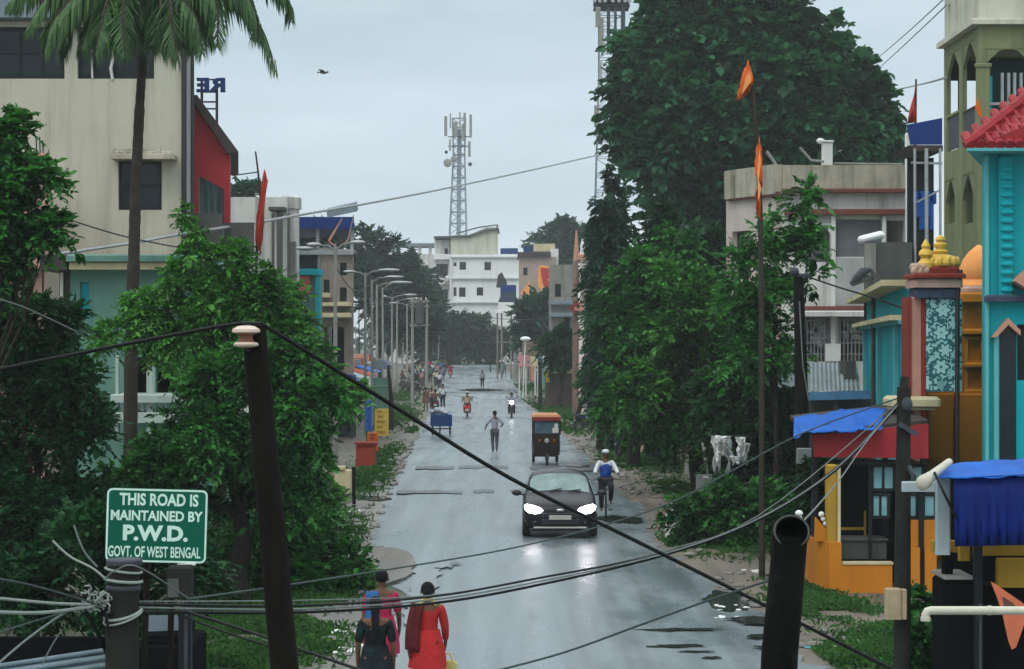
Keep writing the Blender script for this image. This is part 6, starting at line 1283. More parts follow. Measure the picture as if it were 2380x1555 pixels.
# --- orange tea stall
Y = 36.5; fx = lambda p: X(p, Y); fz = lambda p: Z(p, Y)
root = thing('orange_stall', 'low orange walled stall with dark framed teal windows under the red fascia', 'stall', (fx(2040), Y+1, 0))
pf = [(fx(1900), Y+1.6), (fx(1903), Y+.9), (fx(1912), Y+.45), (fx(1930), Y+.12), (fx(1956), Y), (fx(2074), Y), (fx(2074), Y+.2), (fx(1958), Y+.2), (fx(1934), Y+.32), (fx(1920), Y+.6), (fx(1913), Y+1.0), (fx(1912), Y+1.6)]
b = MB(); b.prism([(x, y) for x, y in pf], (0,0,0), (1,0,0), (0,1,0), (0,0,fz(1312))); b.prism([(x, y) for x, y in pf[:5] + pf[7:]], (0,0,fz(1312)), (1,0,0), (0,1,0), (0,0,fz(1262)-fz(1312))); b.build('wall', M['orange'], root)
b = MB(); b.prism([(fx(1901), fz(1262)), (fx(1958), fz(1262)), (fx(1950), fz(1250)), (fx(1928), fz(1236)), (fx(1903), fz(1206))], (0, Y+.3, 0), (1,0,0), (0,0,1), (0,.2,0)); b.build('sloped_wall', M['orange'], root)
b = MB()
for i, (px, py, r) in enumerate(((1917, 1200, .055), (1921, 1211, .045), (1926, 1222, .045), (1931, 1236, .04), (1940, 1248, .062))): b.ell((fx(px), Y+.4, fz(py)), r, 10, 7)
b.build('white_knobs', M['farwhite'], root, True)
b = MB(); b.cbox(fx(1927), fx(1951), Y+.22, Y+.5, fz(1262), fz(1082), .02); b.build('corner_post', M['ochre'], root)
b = MB(); b.cbox(fx(1951), fx(1958), Y+.18, Y+.32, fz(1312), fz(1082), .01); b.box(fx(1958), fx(2076), Y-.02, Y+.22, fz(1312), fz(1307)); b.build('cream_edge', M['creamtrim'], root)
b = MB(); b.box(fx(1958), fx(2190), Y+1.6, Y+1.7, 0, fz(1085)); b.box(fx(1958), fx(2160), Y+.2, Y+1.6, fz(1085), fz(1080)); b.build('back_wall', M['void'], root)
b = MB(); b.box(fx(1964), fx(2072), Y+.5, Y+1.1, fz(1306), fz(1262)); b.cbox(fx(1962), fx(2076), Y+.45, Y+1.15, fz(1262), fz(1258), .01); b.build('counter', M['greycon'], root)
b = MB(); b.box(fx(1965), fx(2036), Y+1.2, Y+1.26, fz(1246), fz(1240)); b.box(fx(2036), fx(2040), Y+1.2, Y+1.26, fz(1262), fz(1200)); b.build('shelf', M['ochre'], root)
for (a, c, d, e_) in ((2031, 2092, 1146, 1081), (2031, 2078, 1210, 1149), (2106, 2145, 1210, 1149), (2152, 2188, 1210, 1149), (2100, 2160, 1146, 1081)):
    window(root, fx(a), fx(c), fz(d), fz(e_), Y+.35, gm='glasst', bars=1 if c-a > 40 else 0, cross=0)
b = MB(); b.box(fx(2028), fx(2034), Y+.3, Y+.42, 0, fz(1078)); b.box(fx(2143), fx(2155), Y+.28, Y+.42, 0, fz(1150)); b.box(fx(2092), fx(2106), Y+.3, Y+.42, 0, fz(1080)); b.build('frame_post', M['frame'], root)
b = MB(); b.box(fx(2115), fx(2143), Y+.32, Y+.44, fz(1275), fz(1212)); b.box(fx(2155), fx(2184), Y+.32, Y+.44, fz(1275), fz(1212)); b.box(fx(2106), fx(2143), Y+.18, Y+.44, 0, fz(1276)); b.box(fx(2155), fx(2182), Y+.18, Y+.44, 0, fz(1276)); b.build('panel', M['orange'], root)
# --- blue awning at the right edge
Y = 21.0; fx = lambda p: X(p, Y); fz = lambda p: Z(p, Y)
root = thing('blue_awning_shop', 'shop front under a big deep blue tarpaulin awning at the right edge', 'shop', (fx(2300), Y+.5, 0))
b = MB(); nu, nv = 34, 8; vs_ = []; q = random.Random(16)
for i in range(nu+1):
    t = i/nu; px = 2168 + 330*t
    for k in range(nv+1):
        s_ = k/nv; p = P(px + 28*(1-t)*s_, (1112 - 12*t + .8*math.sin(t*31))*(1-s_) + (1078 - 22*t)*s_, Y - .05 + .95*s_)
        p.z += .006*math.sin(t*26 + s_*4) + .006*math.sin(t*11 - s_*8) + q.uniform(-.004, .004) - .03*math.sin(PI*s_); vs_.append(p)
b.add(vs_, [((nv+1)*i+k, (nv+1)*(i+1)+k, (nv+1)*(i+1)+k+1, (nv+1)*i+k+1) for i in range(nu) for k in range(nv)]); o = b.build('awning_top', M['tarp'], root, True); o.modifiers.new('t', 'SOLIDIFY').thickness = .012
b = MB(); vs_ = []; nu = 40
for i in range(nu+1):
    t = i/nu; px = 2216 + 290*t
    for k in range(5): s = k/4; vs_.append(P(px + 3*s, 1110 - 14*t + (160 + 8*t)*s, Y + .02 + (.035*math.sin(i*1.9) + .02*math.sin(i*.7+k) + .012*math.sin(i*3.3+2*k))*s))
b.add(vs_, [(5*i+k, 5*i+5+k, 5*i+6+k, 5*i+1+k) for i in range(nu) for k in range(4)]); o = b.build('hanging_sheet', M['tarpd'], root, True); o.modifiers.new('t', 'SOLIDIFY').thickness = .012
b = MB(); b.tube([P(2140, 1128, Y-.15), P(2152, 1118, Y-.12), P(2166, 1104, Y-.06), P(2206, 1074, Y+.6)], [.05,.075,.045,.04], 10); b.ell(P(2146, 1122, Y-.14), (.075,.06,.08), 10, 7); b.build('awning_pole', M['pvc'], root, True)
b = MB(); b.cbox(fx(2188), fx(2221), Y+.25, Y+.33, fz(1296), fz(1112), .01); b.cbox(fx(2110), fx(2190), Y+.3, Y+.36, fz(1148), fz(1124), .01); b.build('white_board', mat('pale_grey_board', (.36, .43, .46), .7, .15, 2, (.2, .24, .25), .5), root)
b = MB(); b.cbox(fx(2282), fx(2300), Y+.3, Y+.42, 0, fz(1255), .01); b.build('post', M['frame'], root)
b = MB(); b.cbox(fx(2200), fx(2288), Y+.7, Y+.8, fz(1300), fz(1272), .01); b.cbox(fx(2300), fx(2500), Y+.7, Y+.8, fz(1308), fz(1272), .01); b.cbox(fx(2350), fx(2500), Y+.6, Y+.69, fz(1382), fz(1312), .01); b.cbox(fx(2254), fx(2280), Y+.5, Y+.58, fz(1316), fz(1274), .01); b.build('ochre_panel', M['ochre'], root)
b = MB(); b.box(X(2214, Y+1.5), fx(2500), Y+1.5, Y+1.6, 0, fz(1110)); b.cbox(X(2192, Y+.6), X(2216, Y+.6), Y+.6, Y+.7, 0, fz(1296), .02); b.cbox(fx(2216), fx(2300), Y+.45, Y+1.1, 0, fz(1360), .04); b.box(fx(2300), fx(2500), Y+.9, Y+1.4, 0, fz(1386)); b.build('dark_counter', M['void'], root)
b = MB(); b.cbox(fx(2214), fx(2288), Y+.4, Y+1.1, fz(1358), fz(1350), .02); b.build('counter_top', M['concrete'], root)
# white drain pipe and hanging flag nearest the camera at the right
Y = 14.5; root = thing('drain_pipe', 'short white horizontal plastic pipe with a downward elbow at the right edge', 'pipe', P(2260, 1420, Y))
b = MB(); r_ = .030; b.tube([P(2151, 1441, Y), P(2151, 1428, Y), P(2155, 1421, Y), P(2164, 1419, Y), P(2300, 1419, Y), P(2480, 1420, Y)], r_, 12); b.build('pipe', M['pvc'], root, True)
b = MB(); b.tube([P(2146.5, 1443, Y)+Vector((.014,0,0)), P(2146.5, 1434, Y)+Vector((.014,0,0))], r_*1.2, 12); b.tube([P(2296, 1419, Y), P(2304, 1419, Y)], r_*1.14, 12); b.build('coupling', M['pvc'], root, True)
b = MB(); b.cbox(X(2280, Y), X(2284, Y), Y+.02, Y+.06, 0, Z(1405, Y), .004); b.build('support', M['darksteel'], root)
Y = 14.9; c0 = (2320, 1400); b = MB(); q = []
poly = [(2303, 1352), (2312, 1356), (2340, 1376), (2378, 1402), (2392, 1420), (2384, 1440), (2374, 1470), (2362, 1504), (2352, 1510), (2344, 1490), (2336, 1455), (2330, 1425), (2318, 1390)]
b.prism([(X(x, Y), Z(y, Y)) for x, y in poly], (0, Y, 0), (1,0,0), (0,0,1), (0,.006,0)); o = b.build('flag', mat('faded_orange_cloth', (.60, .17, .09), .85, .2, 6), None, base=P(2340, 1400, Y)); tag(o, 'faded orange triangular flag hanging behind the white plastic pipe', 'flag')
b = MB(); b.prism([(X(x, Y), Z(y, Y)) for x, y in ((2330, 1386), (2352, 1400), (2366, 1416), (2334, 1416))], (0, Y-.006, 0), (1,0,0), (0,0,1), (0,.004,0)); b.build('emblem', M['brownshirt'], o, base=o.location)
# orange flags on the tall bamboo pole
flagpole('tall bamboo pole with two orange flags rising on the right verge', 1770, 1345, [(1771, 1200), (1770, 700), (1767, 480), (1760, 330), (1750, 210), (1742, 172)], 38.7,
  [([(1738, 140), (1746, 160), (1750, 190), (1742, 212), (1728, 226), (1710, 236), (1720, 200), (1728, 168)], 'saffron', [(1739, 165), (1745, 190), (1722, 222), (1730, 188)], 'saffronlight'),
   ([(1764, 318), (1771, 345), (1770, 390), (1773, 430), (1766, 460), (1768, 512), (1759, 495), (1757, 455), (1761, 425), (1755, 395), (1758, 350)], 'saffron', [(1764, 345), (1767, 380), (1762, 420), (1768, 440), (1761, 470), (1758, 400)], 'saffronlight')], 'saffron', .042)
# white post, grey board, hanging white sheets, pipe stub, bins on the right verge
simple_pole('short white concrete post on the right verge left of the dark trunk', 1598, 1104, 1014, .10, 'lamppole', 'post', 'concrete_post')
Y = F*H/(1165-HY); o = MB(); o.cbox(X(1614, Y), X(1656, Y), Y-.5, Y-.44, Z(1164, Y), Z(1100, Y), .01); o = o.build('notice_board', M['grey'], None, base=P(1635, 1164, Y-.47)); tag(o, 'plain grey board leaning against the dark trunk on the right', 'board')
b = MB(); b.box(X(1630, Y), X(1642, Y), Y-.515, Y-.505, Z(1108, Y), Z(1104, Y)); b.build('pale_label', M['white'], o, base=o.location)
Y = 50; root = thing('plastic_sheets', 'torn white plastic sheets hanging in the shade right of the grey board', 'plastic sheet', P(1700, 1010, Y))
def rag(px, py, w_, h_, Y, seed, mt, par):                              # crumpled torn sheet
    q = random.Random(seed); nx, nz = 7, 12; vs_ = []; l_, r_ = px - w_/2, px + w_/2; hl = [h_*q.uniform(.55, 1) for _ in range(nx+1)]
    for j in range(nz+1):
        t = j/nz; l_ += q.uniform(-3, 3.5); r_ += q.uniform(-3.5, 3)
        for i in range(nx+1): s_ = i/nx; vs_.append(P(l_+(r_-l_)*s_ + q.uniform(-1, 1), py + hl[i]*t, Y + .07*math.sin(s_*7+seed) + q.uniform(-.05, .05)))
    b = MB(); b.add(vs_, [((nx+1)*j+i, (nx+1)*j+i+1, (nx+1)*(j+1)+i+1, (nx+1)*(j+1)+i) for j in range(nz) for i in range(nx)]); o = b.build('sheet', M[mt], par, True); o.modifiers.new('t', 'SOLIDIFY').thickness = .01
for i, (px, py, w_, h_, mt) in enumerate([(1664, 1012, 22, 96, 'white'), (1692, 1014, 24, 60, 'farwhite'), (1696, 1050, 13, 74, 'whiteshirt'), (1722, 1016, 26, 74, 'farwhite'), (1738, 1030, 14, 50, 'white'), (1680, 1022, 16, 40, 'white'), (1712, 1060, 30, 24, 'farwhite')]): rag(px, py, w_, h_, Y - .04*i, i, mt, root)
b = MB(); b.tube([P(1650, 1012, Y+.05), P(1745, 1015, Y+.05)], .012, 5); b.build('rope', M['wire'], root)
Y = F*H/(1252-HY); root = thing('broken_kerb', 'broken white concrete drain block with holes at the right road edge', 'concrete block', (X(1558, Y), Y, 0))
b = MB(); b.cbox(X(1548, Y), X(1570, Y), Y-.1, Y+.12, .25, Z(1176, Y), .03); b.cbox(X(1546, Y), X(1566, Y), Y-.14, Y+.1, .0, .27, .04); b.ell((X(1560, Y), Y, Z(1174, Y)), (.11,.1,.05), 8, 6); b.build('block', M['white'], root)
b = MB()
for i in range(3): b.lathe((X(1551, Y), Y-.105, .36+.13*i), [(.035,-.005),(.035,.008)], 10, 'y')
b.build('holes', M['void'], root)
Y = F*H/(1066-HY); b = MB(); b.cbox(X(1500, Y), X(1542, Y), Y, Y+.6, 0, Z(1028, Y), .06); b.ell((X(1521, Y), Y+.3, Z(1028, Y)), (.3,.28,.10), 10, 6); o = b.build('covered_bin', M['bikeblue'], None, True, base=(X(1521, Y), Y, 0)); tag(o, 'dark blue covered bin on the right verge', 'bin')
root = thing('roadside_box', 'grey box on a brick red base right of the dark blue bin', 'box', (X(1557, Y), Y, 0))
b = MB(); b.cbox(X(1544, Y), X(1571, Y), Y-.3, Y+.2, 0, Z(1047, Y), .03); b.build('base', M['redboard'], root)
b = MB(); b.cbox(X(1543, Y), X(1573, Y), Y-.32, Y+.22, Z(1046, Y), Z(1014, Y), .04); b.build('box', M['grey'], root)
simple_pole('pale stubby post between the parked motorbike and the dark blue bin', 1491, 1056, 1014, .08, 'creamtrim', 'post', 'concrete_post')
# ---------------------------------------------------------------- vehicles and people on the road
RZ = 0.045                                                             # road surface height above the ground sheet
def at(px, py, dz=RZ): p = GP(px, py); p.z += dz; return p
yaw = math.atan(.02083)
c = at(1302, 1256); make_car('dark grey hatchback with both headlights lit, coming towards the viewer', c, yaw + R(-1.5))
c = at(1271, 1084); make_rickshaw('dark maroon electric rickshaw with a tan roof, coming behind the grey car', c, yaw)
c = at(1271, 1074); person('rickshaw driver in a dark shirt behind the windscreen', c + Vector((0, .75, .28)), PI, 1.55, 'seat', 'darkshirt', 'greytrousers')
c = at(1086, 970); make_scooter('red scooter riding away in the middle of the road', c, PI + yaw)
person('rider in a beige shirt and white cap on the red scooter in mid road', c + Vector((0, -.30, .0)), 0, 1.66, 'ride', 'beigeshirt', 'greytrousers', face=False, cap='whiteshirt')
c = at(1189, 972); make_motorbike('purple motorbike with its single headlamp lit, coming closer', c, yaw, 'purple', True)
person('rider in a mauve shirt behind the lit motorbike headlamp', c + Vector((0, .35, 0)), PI, 1.62, 'ride', 'mauveshirt', 'darktrousers')
c = at(1047, 878); make_scooter('small red scooter riding away near the far crowd', c, PI + yaw)
person('rider in a red top on the far red scooter', c + Vector((0, -.3, 0)), 0, 1.64, 'ride', 'crimson', 'darktrousers', face=False)
c = at(1024, 1012); make_cargo('blue cargo tricycle loaded with white sacks at the left road edge', c, PI + yaw + .05)
b = MB(); q = random.Random(3); zc = 1.02
for i in range(9): b.ell((c.x + q.uniform(-.36, .36), c.y - 1.0 + q.uniform(-.3, .3) + .2, c.z + zc + q.uniform(.04, .22)), (q.uniform(.14,.2), q.uniform(.14,.24), q.uniform(.09,.15)), 9, 6)
o = b.build('sacks', mat('white_sacking', (.42, .46, .50), .85, .3, 5), None, True, base=c + Vector((0,-.8,1))); tag(o, 'pale sacks heaped on the blue cargo tricycle', 'sacks')
# cyclist
c = at(1408, 1204, .02); make_bicycle('black bicycle ridden beside the grey car', c, yaw - .06)
person('cyclist in a blue vest over white sleeves and a pale cap', c + Vector((0, .12, .06)), PI + .03, 1.66, 'cycle', 'whiteshirt', 'darktrousers', sleeves='long', cap='whiteshirt')
cyc = bpy.data.objects[-1] if False else None
J = joints('cycle'); S = 1.66/1.74; rt = [o for o in scn.objects if o.get('label', '').startswith('cyclist')][0]
me = skinmesh(('vest', 'cycle'), {k: (J[k][0], tuple(v + .032 for v in J[k][1])) for k in ('pelvis', 'waist', 'chest', 'upper')}, [('pelvis','waist'),('waist','chest'),('chest','upper')], 'pelvis'); me.materials.append(M['vestblue']); o = bpy.data.objects.new('vest', me); scn.collection.objects.link(o); o.parent = rt
# walkers
person('man in a mauve shirt and grey trousers striding in mid road', at(1150, 1055), .1, 1.70, 'stride', 'mauveshirt', 'greytrousers', face=False)
person('distant man in a grey shirt and dark trousers standing in the road', at(1121, 903), 0, 1.62, 'stand', 'greyshirt', 'darktrousers', sleeves='long')
c = GP(994, 1662); W = person('woman in a long red tunic with a hair bun, walking away in front', c + Vector((0, 0, .03)), yaw, 1.56, 'walk', 'redkurta', 'maroonshawl', bun=True, kurta=True, sleeves='long', fingers=True, face=True)
b = MB(); vs_ = []                                                     # shawl over the left shoulder and down the back
for i in range(12):
    t = i/11; z = 1.46 - .62*t; x = -.13 - .07*math.sin(t*2.2)
    for k in range(6):
        s = k/5; vs_.append((x + (s-.5)*(.16 + .05*t) + .01*math.sin(9*s+3*t), -.13 - .025*math.sin(PI*s) - .03*t + .01*math.sin(14*s), z + .02*math.cos(3*s)))
b.add(vs_, [(6*i+k, 6*i+k+1, 6*i+7+k, 6*i+6+k) for i in range(11) for k in range(5)]); o = b.build('shawl', M['maroonshawl'], None, True); o.parent = W; o.modifiers.new('t', 'SOLIDIFY').thickness = .012
b = MB(); b.tube([(-.10,-.11,1.44),(-.05,-.02,1.50),(.05,-.02,1.50),(.12,-.09,1.43)], [.03,.035,.035,.028], 8); o = b.build('collar', M['yellowbag'], None, True); o.parent = W
S = 1.56/1.74; hb = Vector((.235*S, .20*S, .76*S))
b = MB(); b.prism([(-.10,-.30),(.10,-.30),(.115,-.04),(.07,0),(-.07,0),(-.115,-.04)], (0,-.05,0), (1,0,0), (0,0,1), (0,.10,0)); b.tube([(-.06,0,0),(-.03,0,.08),(.03,0,.08),(.06,0,0)], .010, 6)
o = b.build('bag', M['yellowbag'], None, False); o.location = c + hb + Vector((.02, 0, -.06)); tag(o, 'pale yellow carrier bag in the hand of the woman in red', 'bag')
c = GP(887, 1622); person('woman in a crimson and blue top at the left road edge, half behind another', c + Vector((0, 0, .01)), yaw, 1.60, 'walk', 'crimson', 'darktrousers', kurta=True, longhair=False, fingers=True)
A = [o for o in scn.objects if o.get('label', '').startswith('woman in a crimson')][0]
b = MB(); vs_ = []
for i in range(11):
    t = i/10; z = 1.45 - .55*t
    for k in range(5): s = k/4; vs_.append((-.20 + .16*s - .02*t, -.115 - .03*math.sin(PI*s) - .015*math.sin(7*s+5*t), z))
b.add(vs_, [(5*i+k, 5*i+k+1, 5*i+6+k, 5*i+5+k) for i in range(10) for k in range(4)]); o = b.build('scarf', M['bluetop'], None, True); o.parent = A; o.modifiers.new('t', 'SOLIDIFY').thickness = .012
c = GP(873, 1696); person('woman in a dark patterned tunic with a long plait, nearest at the left road edge', c + Vector((0, 0, .01)), yaw, 1.52, 'stand', 'pattern', 'brownshirt', kurta=True, longhair=True, fingers=True, sleeves='short')
# parked motorbikes and sitters on the right verge
c = at(1450, 1068, .02); make_motorbike('dark blue motorbike parked on the right verge facing the road', c, yaw + .25)
person('man in a white vest sitting on the parked dark blue motorbike', c + Vector((.05, .32, 0)), PI + .25, 1.62, 'ride', 'whiteshirt', 'darktrousers')
c = at(1308, 932, .02); make_rickshaw('dark green three-wheeler parked under the bush on the right', c, yaw + .15, 'greycon', 'asbestos', 'rickshaw')
c = at(1372, 1003, .02); make_motorbike('black motorbike lying low in the grass right of the road', c, 1.2)
# motorbike group on the left with three people
c = at(1012, 962); make_motorbike('black motorbike carrying riders at the left, beyond the blue tricycle', c, PI + yaw)
person('man in a white shirt standing by the motorbike beyond the blue tricycle', at(1029, 950), .2, 1.66, 'stand', 'whiteshirt', 'darktrousers', face=False)
person('man in a brown shirt riding the motorbike beyond the blue tricycle', c + Vector((0, -.3, 0)), 0, 1.66, 'ride', 'brownshirt', 'darktrousers', face=False)
person('woman in a dark brown shawl standing left of the loaded motorbike', at(990, 957, .02), .4, 1.58, 'stand', 'brownshirt', 'greytrousers', kurta=True)
person('boy in a beige shirt next to the brown shawled woman', at(1003, 953), -.2, 1.45, 'walk', 'beigeshirt', 'darktrousers')
crowd = [(1013, 900, 'yellowshirt', 'man in a yellow shirt and white cap walking at the head of the crowd', 'whiteshirt', 'walk'), (1024, 893, 'greyshirt', 'man in a grey shirt just right of the yellow shirted man', None, 'stand'), (1000, 891, 'greenshirt', 'person in a green shirt left of the yellow shirted man', None, 'stand'),
 (988, 896, 'darkshirt', 'person in dark clothes at the verge side of the crowd', None, 'walk'), (1031, 884, 'mauveshirt', 'person in a mauve shirt at the road side of the crowd', None, 'walk'), (977, 893, 'tealshirt', 'person in a teal shirt near the transformer pole', None, 'stand'),
 (1017, 879, 'pinkshirt', 'person in a pink shirt deep in the crowd', None, 'stand'), (1006, 876, 'whiteshirt', 'person in a white shirt deep in the crowd', 'whiteshirt', 'stand'), (990, 880, 'beigeshirt', 'person in a beige shirt by the stall posts', None, 'stand'),
 (966, 886, 'whiteshirt', 'person in a white shirt under the transformer', None, 'stand'), (955, 889, 'darkshirt', 'person in dark clothes under the far lamps', None, 'walk'), (1027, 872, 'bluetop', 'person in a blue shirt behind the mauve shirted one', None, 'stand'),
 (998, 869, 'crimson', 'person in a crimson top at the back of the crowd', None, 'stand'), (1012, 866, 'greyshirt', 'person in a grey shirt at the back of the crowd', None, 'walk'), (1036, 866, 'brownshirt', 'person in a brown shirt at the back road side', None, 'stand'),
 (1160, 868, 'darkshirt', 'person in dark clothes at the far right roadside', None, 'stand'), (1172, 874, 'tealshirt', 'person in a teal shirt by the white pole', None, 'walk'), (1207, 872, 'pinkshirt', 'person in a pink shirt in front of the pink stall', None, 'stand'), (1283, 905, 'yellowshirt', 'person in a yellow shirt at the yellow edged stall', None, 'stand')]
extra = [(935, 902, 'brownshirt', 'person in a brown shirt at the front of the far lamps'), (944, 898, 'whiteshirt', 'person in a white shirt beside the brown shirted one'), (952, 903, 'greyshirt', 'person in a grey shirt near the tree stump'), (961, 900, 'tealshirt', 'person in a teal top under the lamps'), (969, 905, 'darkshirt', 'person in dark clothes nearest the kerb by the lamps'), (979, 903, 'pinkshirt', 'person in a pink top left of the dark clothed walker'),
 (940, 888, 'beigeshirt', 'person in a beige shirt by the shop fronts'), (948, 884, 'crimson', 'person in a crimson top by the shop fronts'), (972, 882, 'yellowshirt', 'person in a yellow shirt under the transformer'), (982, 888, 'whiteshirt', 'person in a white shirt at the centre of the crowd'), (962, 878, 'bluetop', 'person in a blue top far back by the shops'), (996, 884, 'greyshirt', 'person in a grey shirt at the centre of the crowd'),
 (1021, 906, 'whiteshirt', 'person in a white shirt at the kerb in front of the crowd'), (1020, 868, 'greenshirt', 'person in a green top far back on the road side'), (985, 868, 'brownshirt', 'person in a brown top far back on the verge')]
crowd += [(a, b_, c_, d_, None, 'stand' if i_ % 3 else 'walk') for i_, (a, b_, c_, d_) in enumerate(extra)]
for px, py, lb in ((958, 912, 'motorbike parked sideways under the far lamps'), (975, 915, 'motorbike parked at the kerb before the crowd'), (942, 910, 'motorbike parked by the tree stump')): make_motorbike(lb, at(px, py, .02), .9 + px*.01, 'greycon')
q = random.Random(12)
for px, py, tp, lb, cp, ps in crowd: person(lb, at(px, py, .02), q.uniform(-.6, .6) + (PI if q.random() < .4 else 0), q.uniform(1.52, 1.70), ps, tp, q.choice(('darktrousers', 'greytrousers')), cap=cp, group='crowd along the far left roadside' if px < 1100 else None)
c = at(992, 884, .02); make_motorbike('dark motorbike standing inside the far crowd', c, PI + .3)
c = at(1172, 930, .02)
# bird
Yb = 90; c = P(752, 169, Yb); b = MB(); b.ell(c, (.15,.07,.06), 10, 7); b.ell(c+Vector((.17,0,.03)), (.05,.045,.045), 8, 6)
for sg in (-1, 1): b.add([c+Vector((-.07, 0, .03)), c+Vector((-.16, sg*.18, .14)), c+Vector((-.20, sg*.34, .05)), c+Vector((-.02, sg*.20, .10)), c+Vector((.08, 0, .04)), c+Vector((-.07, 0, .015)), c+Vector((-.16, sg*.18, .125)), c+Vector((-.20, sg*.34, .035)), c+Vector((-.02, sg*.20, .085)), c+Vector((.08, 0, .025))], [(0,1,3,4), (1,2,3), (5,9,8,6), (6,8,7)])
b.prism([(-.12,.01),(-.28,-.02),(-.26,.05)], c + Vector((0,-.04,0)), (1,0,0), (0,0,1), (0,.08,0))
o = b.build('bird', M['greycon'], None, True, base=c); tag(o, 'small dark bird flying in the grey sky', 'bird')
# ---------------------------------------------------------------- foreground poles, sign and cables
Y = 12.0; k = Y/F
top = P(590, 762, Y); bot = Vector((X(752, Y), Y, 0))
root = thing('utility_pole', 'dark leaning iron pole with a porcelain spool insulator at its top', 'utility pole', bot)
b = MB(); b.tube([bot, bot.lerp(top, .5), top], [40*k, 34*k, 28*k], 18); b.tube([top, top + Vector((-.004, 0, .02))], [28*k, 24*k], 18); b.build('pole', M['poledark'], root, True)
c = P(572, 784, Y-.08)
b = MB(); b.lathe(c, [(.035,-.060),(.070,-.050),(.074,-.040),(.060,-.028)], 20); b.lathe(c, [(.062,.022),(.082,.030),(.080,.046),(.05,.064),(.02,.068)], 20); s = b.build('insulator', M['porcelain'], root, True)
b = MB(); b.lathe(c, [(.050,-.028),(.040,-.010),(.040,.008),(.055,.022)], 18); b.build('spool', M['brownporc'], s, True, base=root.location)
b = MB(); b.bar(P(572, 812, Y-.08), P(600, 822, Y-.02), .012); b.bar(P(572, 756, Y-.08), P(600, 758, Y-.02), .012); b.tube([P(572, 755, Y-.08), P(572, 815, Y-.08)], .008, 6); b.build('bracket', M['darksteel'], root)
# road sign
Y = 18.0; root = thing('road_sign', 'green road board with white lettering THIS ROAD IS MAINTAINED BY P.W.D.', 'sign', P(364, 1222, Y)); k = Y/F
Wd, Hg = 234*k, 172*k
def rrect(w_, h_, r, n=5): return [(sx_*(w_/2-r) + r*math.cos(a), sz_*(h_/2-r) + r*math.sin(a)) for sx_, sz_, a0 in ((1,1,0),(-1,1,90),(-1,-1,180),(1,-1,270)) for a in [R(a0+90*i/n) for i in range(n+1)]]
def local(b, nm, mt, par): o = b.build(nm, mt, None); o.parent = par; return o
b = MB(); b.prism(rrect(Wd, Hg, .05), (0,0,0), (1,0,0), (0,0,1), (0,.008,0)); pn = local(b, 'panel', M['signgreen'], root)
b = MB(); ou, inn = rrect(Wd-.008, Hg-.008, .048), rrect(Wd-.040, Hg-.040, .034); n_ = len(ou)
b.add([(x, -.003, z) for x, z in ou] + [(x, -.003, z) for x, z in inn] + [(x, 0, z) for x, z in ou] + [(x, 0, z) for x, z in inn], [(i, (i+1)%n_, n_+(i+1)%n_, n_+i) for i in range(n_)] + [(i, 2*n_+i, 2*n_+(i+1)%n_, (i+1)%n_) for i in range(n_)] + [(n_+i, n_+(i+1)%n_, 3*n_+(i+1)%n_, 3*n_+i) for i in range(n_)]); local(b, 'border', M['mint'], root)
for s_, x0, x1, y0, y1, bo in (('THIS ROAD IS', 277, 459, 1147, 1176, .03), ('MAINTAINED BY', 258, 470, 1187, 1211, .03), ('P.W.D.', 287, 437, 1221, 1258, .045), ('GOVT. OF WEST BENGAL', 254, 467, 1270, 1296, .02)):
    zc = lambda p: (1222-p)*k; xc_ = lambda p: (p-364)*k
    me_o = lettering(s_, None, xc_(x0), xc_(x1), zc(y1), zc(y0), -.001, M['mint'], 'lettering', bo, depth=.004) if False else None
    me = text_mesh(s_, bo); co = np.empty(len(me.vertices)*3); me.vertices.foreach_get('co', co); co = co.reshape(-1, 3); mn, mm = co.min(0), co.max(0); q = np.empty_like(co)
    q[:, 0] = xc_(x0) + (co[:, 0]-mn[0])/(mm[0]-mn[0])*(xc_(x1)-xc_(x0)); q[:, 2] = zc(y1) + (co[:, 1]-mn[1])/(mm[1]-mn[1])*(zc(y0)-zc(y1)); q[:, 1] = -.004*(co[:, 2]-mn[2])/(mm[2]-mn[2])
    me.vertices.foreach_set('co', q.ravel()); me.update(); me.materials.append(M['mint']); me.name = 'lettering'; o = bpy.data.objects.new('lettering', me); scn.collection.objects.link(o); o.parent = root
b = MB(); zb = -P(364, 1222, Y).z
b.cbox(-.10,-.05,.012,.06,zb,.25,.006); b.cbox(.12,.17,.012,.06,zb,.25,.006); b.cbox(-.12,.19,.012,.05,-.46,-.42,.004); local(b, 'post', M['poledark'], root)
b = MB(); b.bar((.19,-.004,-.338),(.35,-.004,-.322),.022); local(b, 'bent_edge', M['farwhite'], root)
root.rotation_euler = (0, R(1.7), R(3))
# grey cabinets hung behind the sign posts
Y = 17.6; root = thing('cable_cabinet', 'grey junction cabinet strapped under the green road board', 'junction box', P(410, 1355, Y))
b = MB(); b.cbox(X(386, Y), X(442, Y), Y, Y+.22, Z(1392, Y), Z(1318, Y), .015); b.build('box', M['polegrey'], root)
b = MB(); b.cbox(X(390, Y), X(416, Y), Y-.012, Y, Z(1388, Y), Z(1345, Y), .004); b.build('door', mat('dull_grey_door', (.075, .085, .085), .8), root)
b = MB(); b.box(X(418, Y), X(424, Y), Y+.22, Y+.27, 0, Z(1330, Y)); b.build('support', M['darksteel'], root)
Y = 21; root = thing('junk_kiosk', 'dark covered cart behind the grey pole at the bottom left', 'cart', (X(385, Y), Y, 0))
b = MB(); b.cbox(X(322, Y), X(440, Y), Y, Y+1.2, 0.1, Z(1500, Y), .03); b.cbox(X(326, Y), X(412, Y), Y+.1, Y+1.2, Z(1498, Y), Z(1478, Y), .02); b.build('body', M['void'], root)
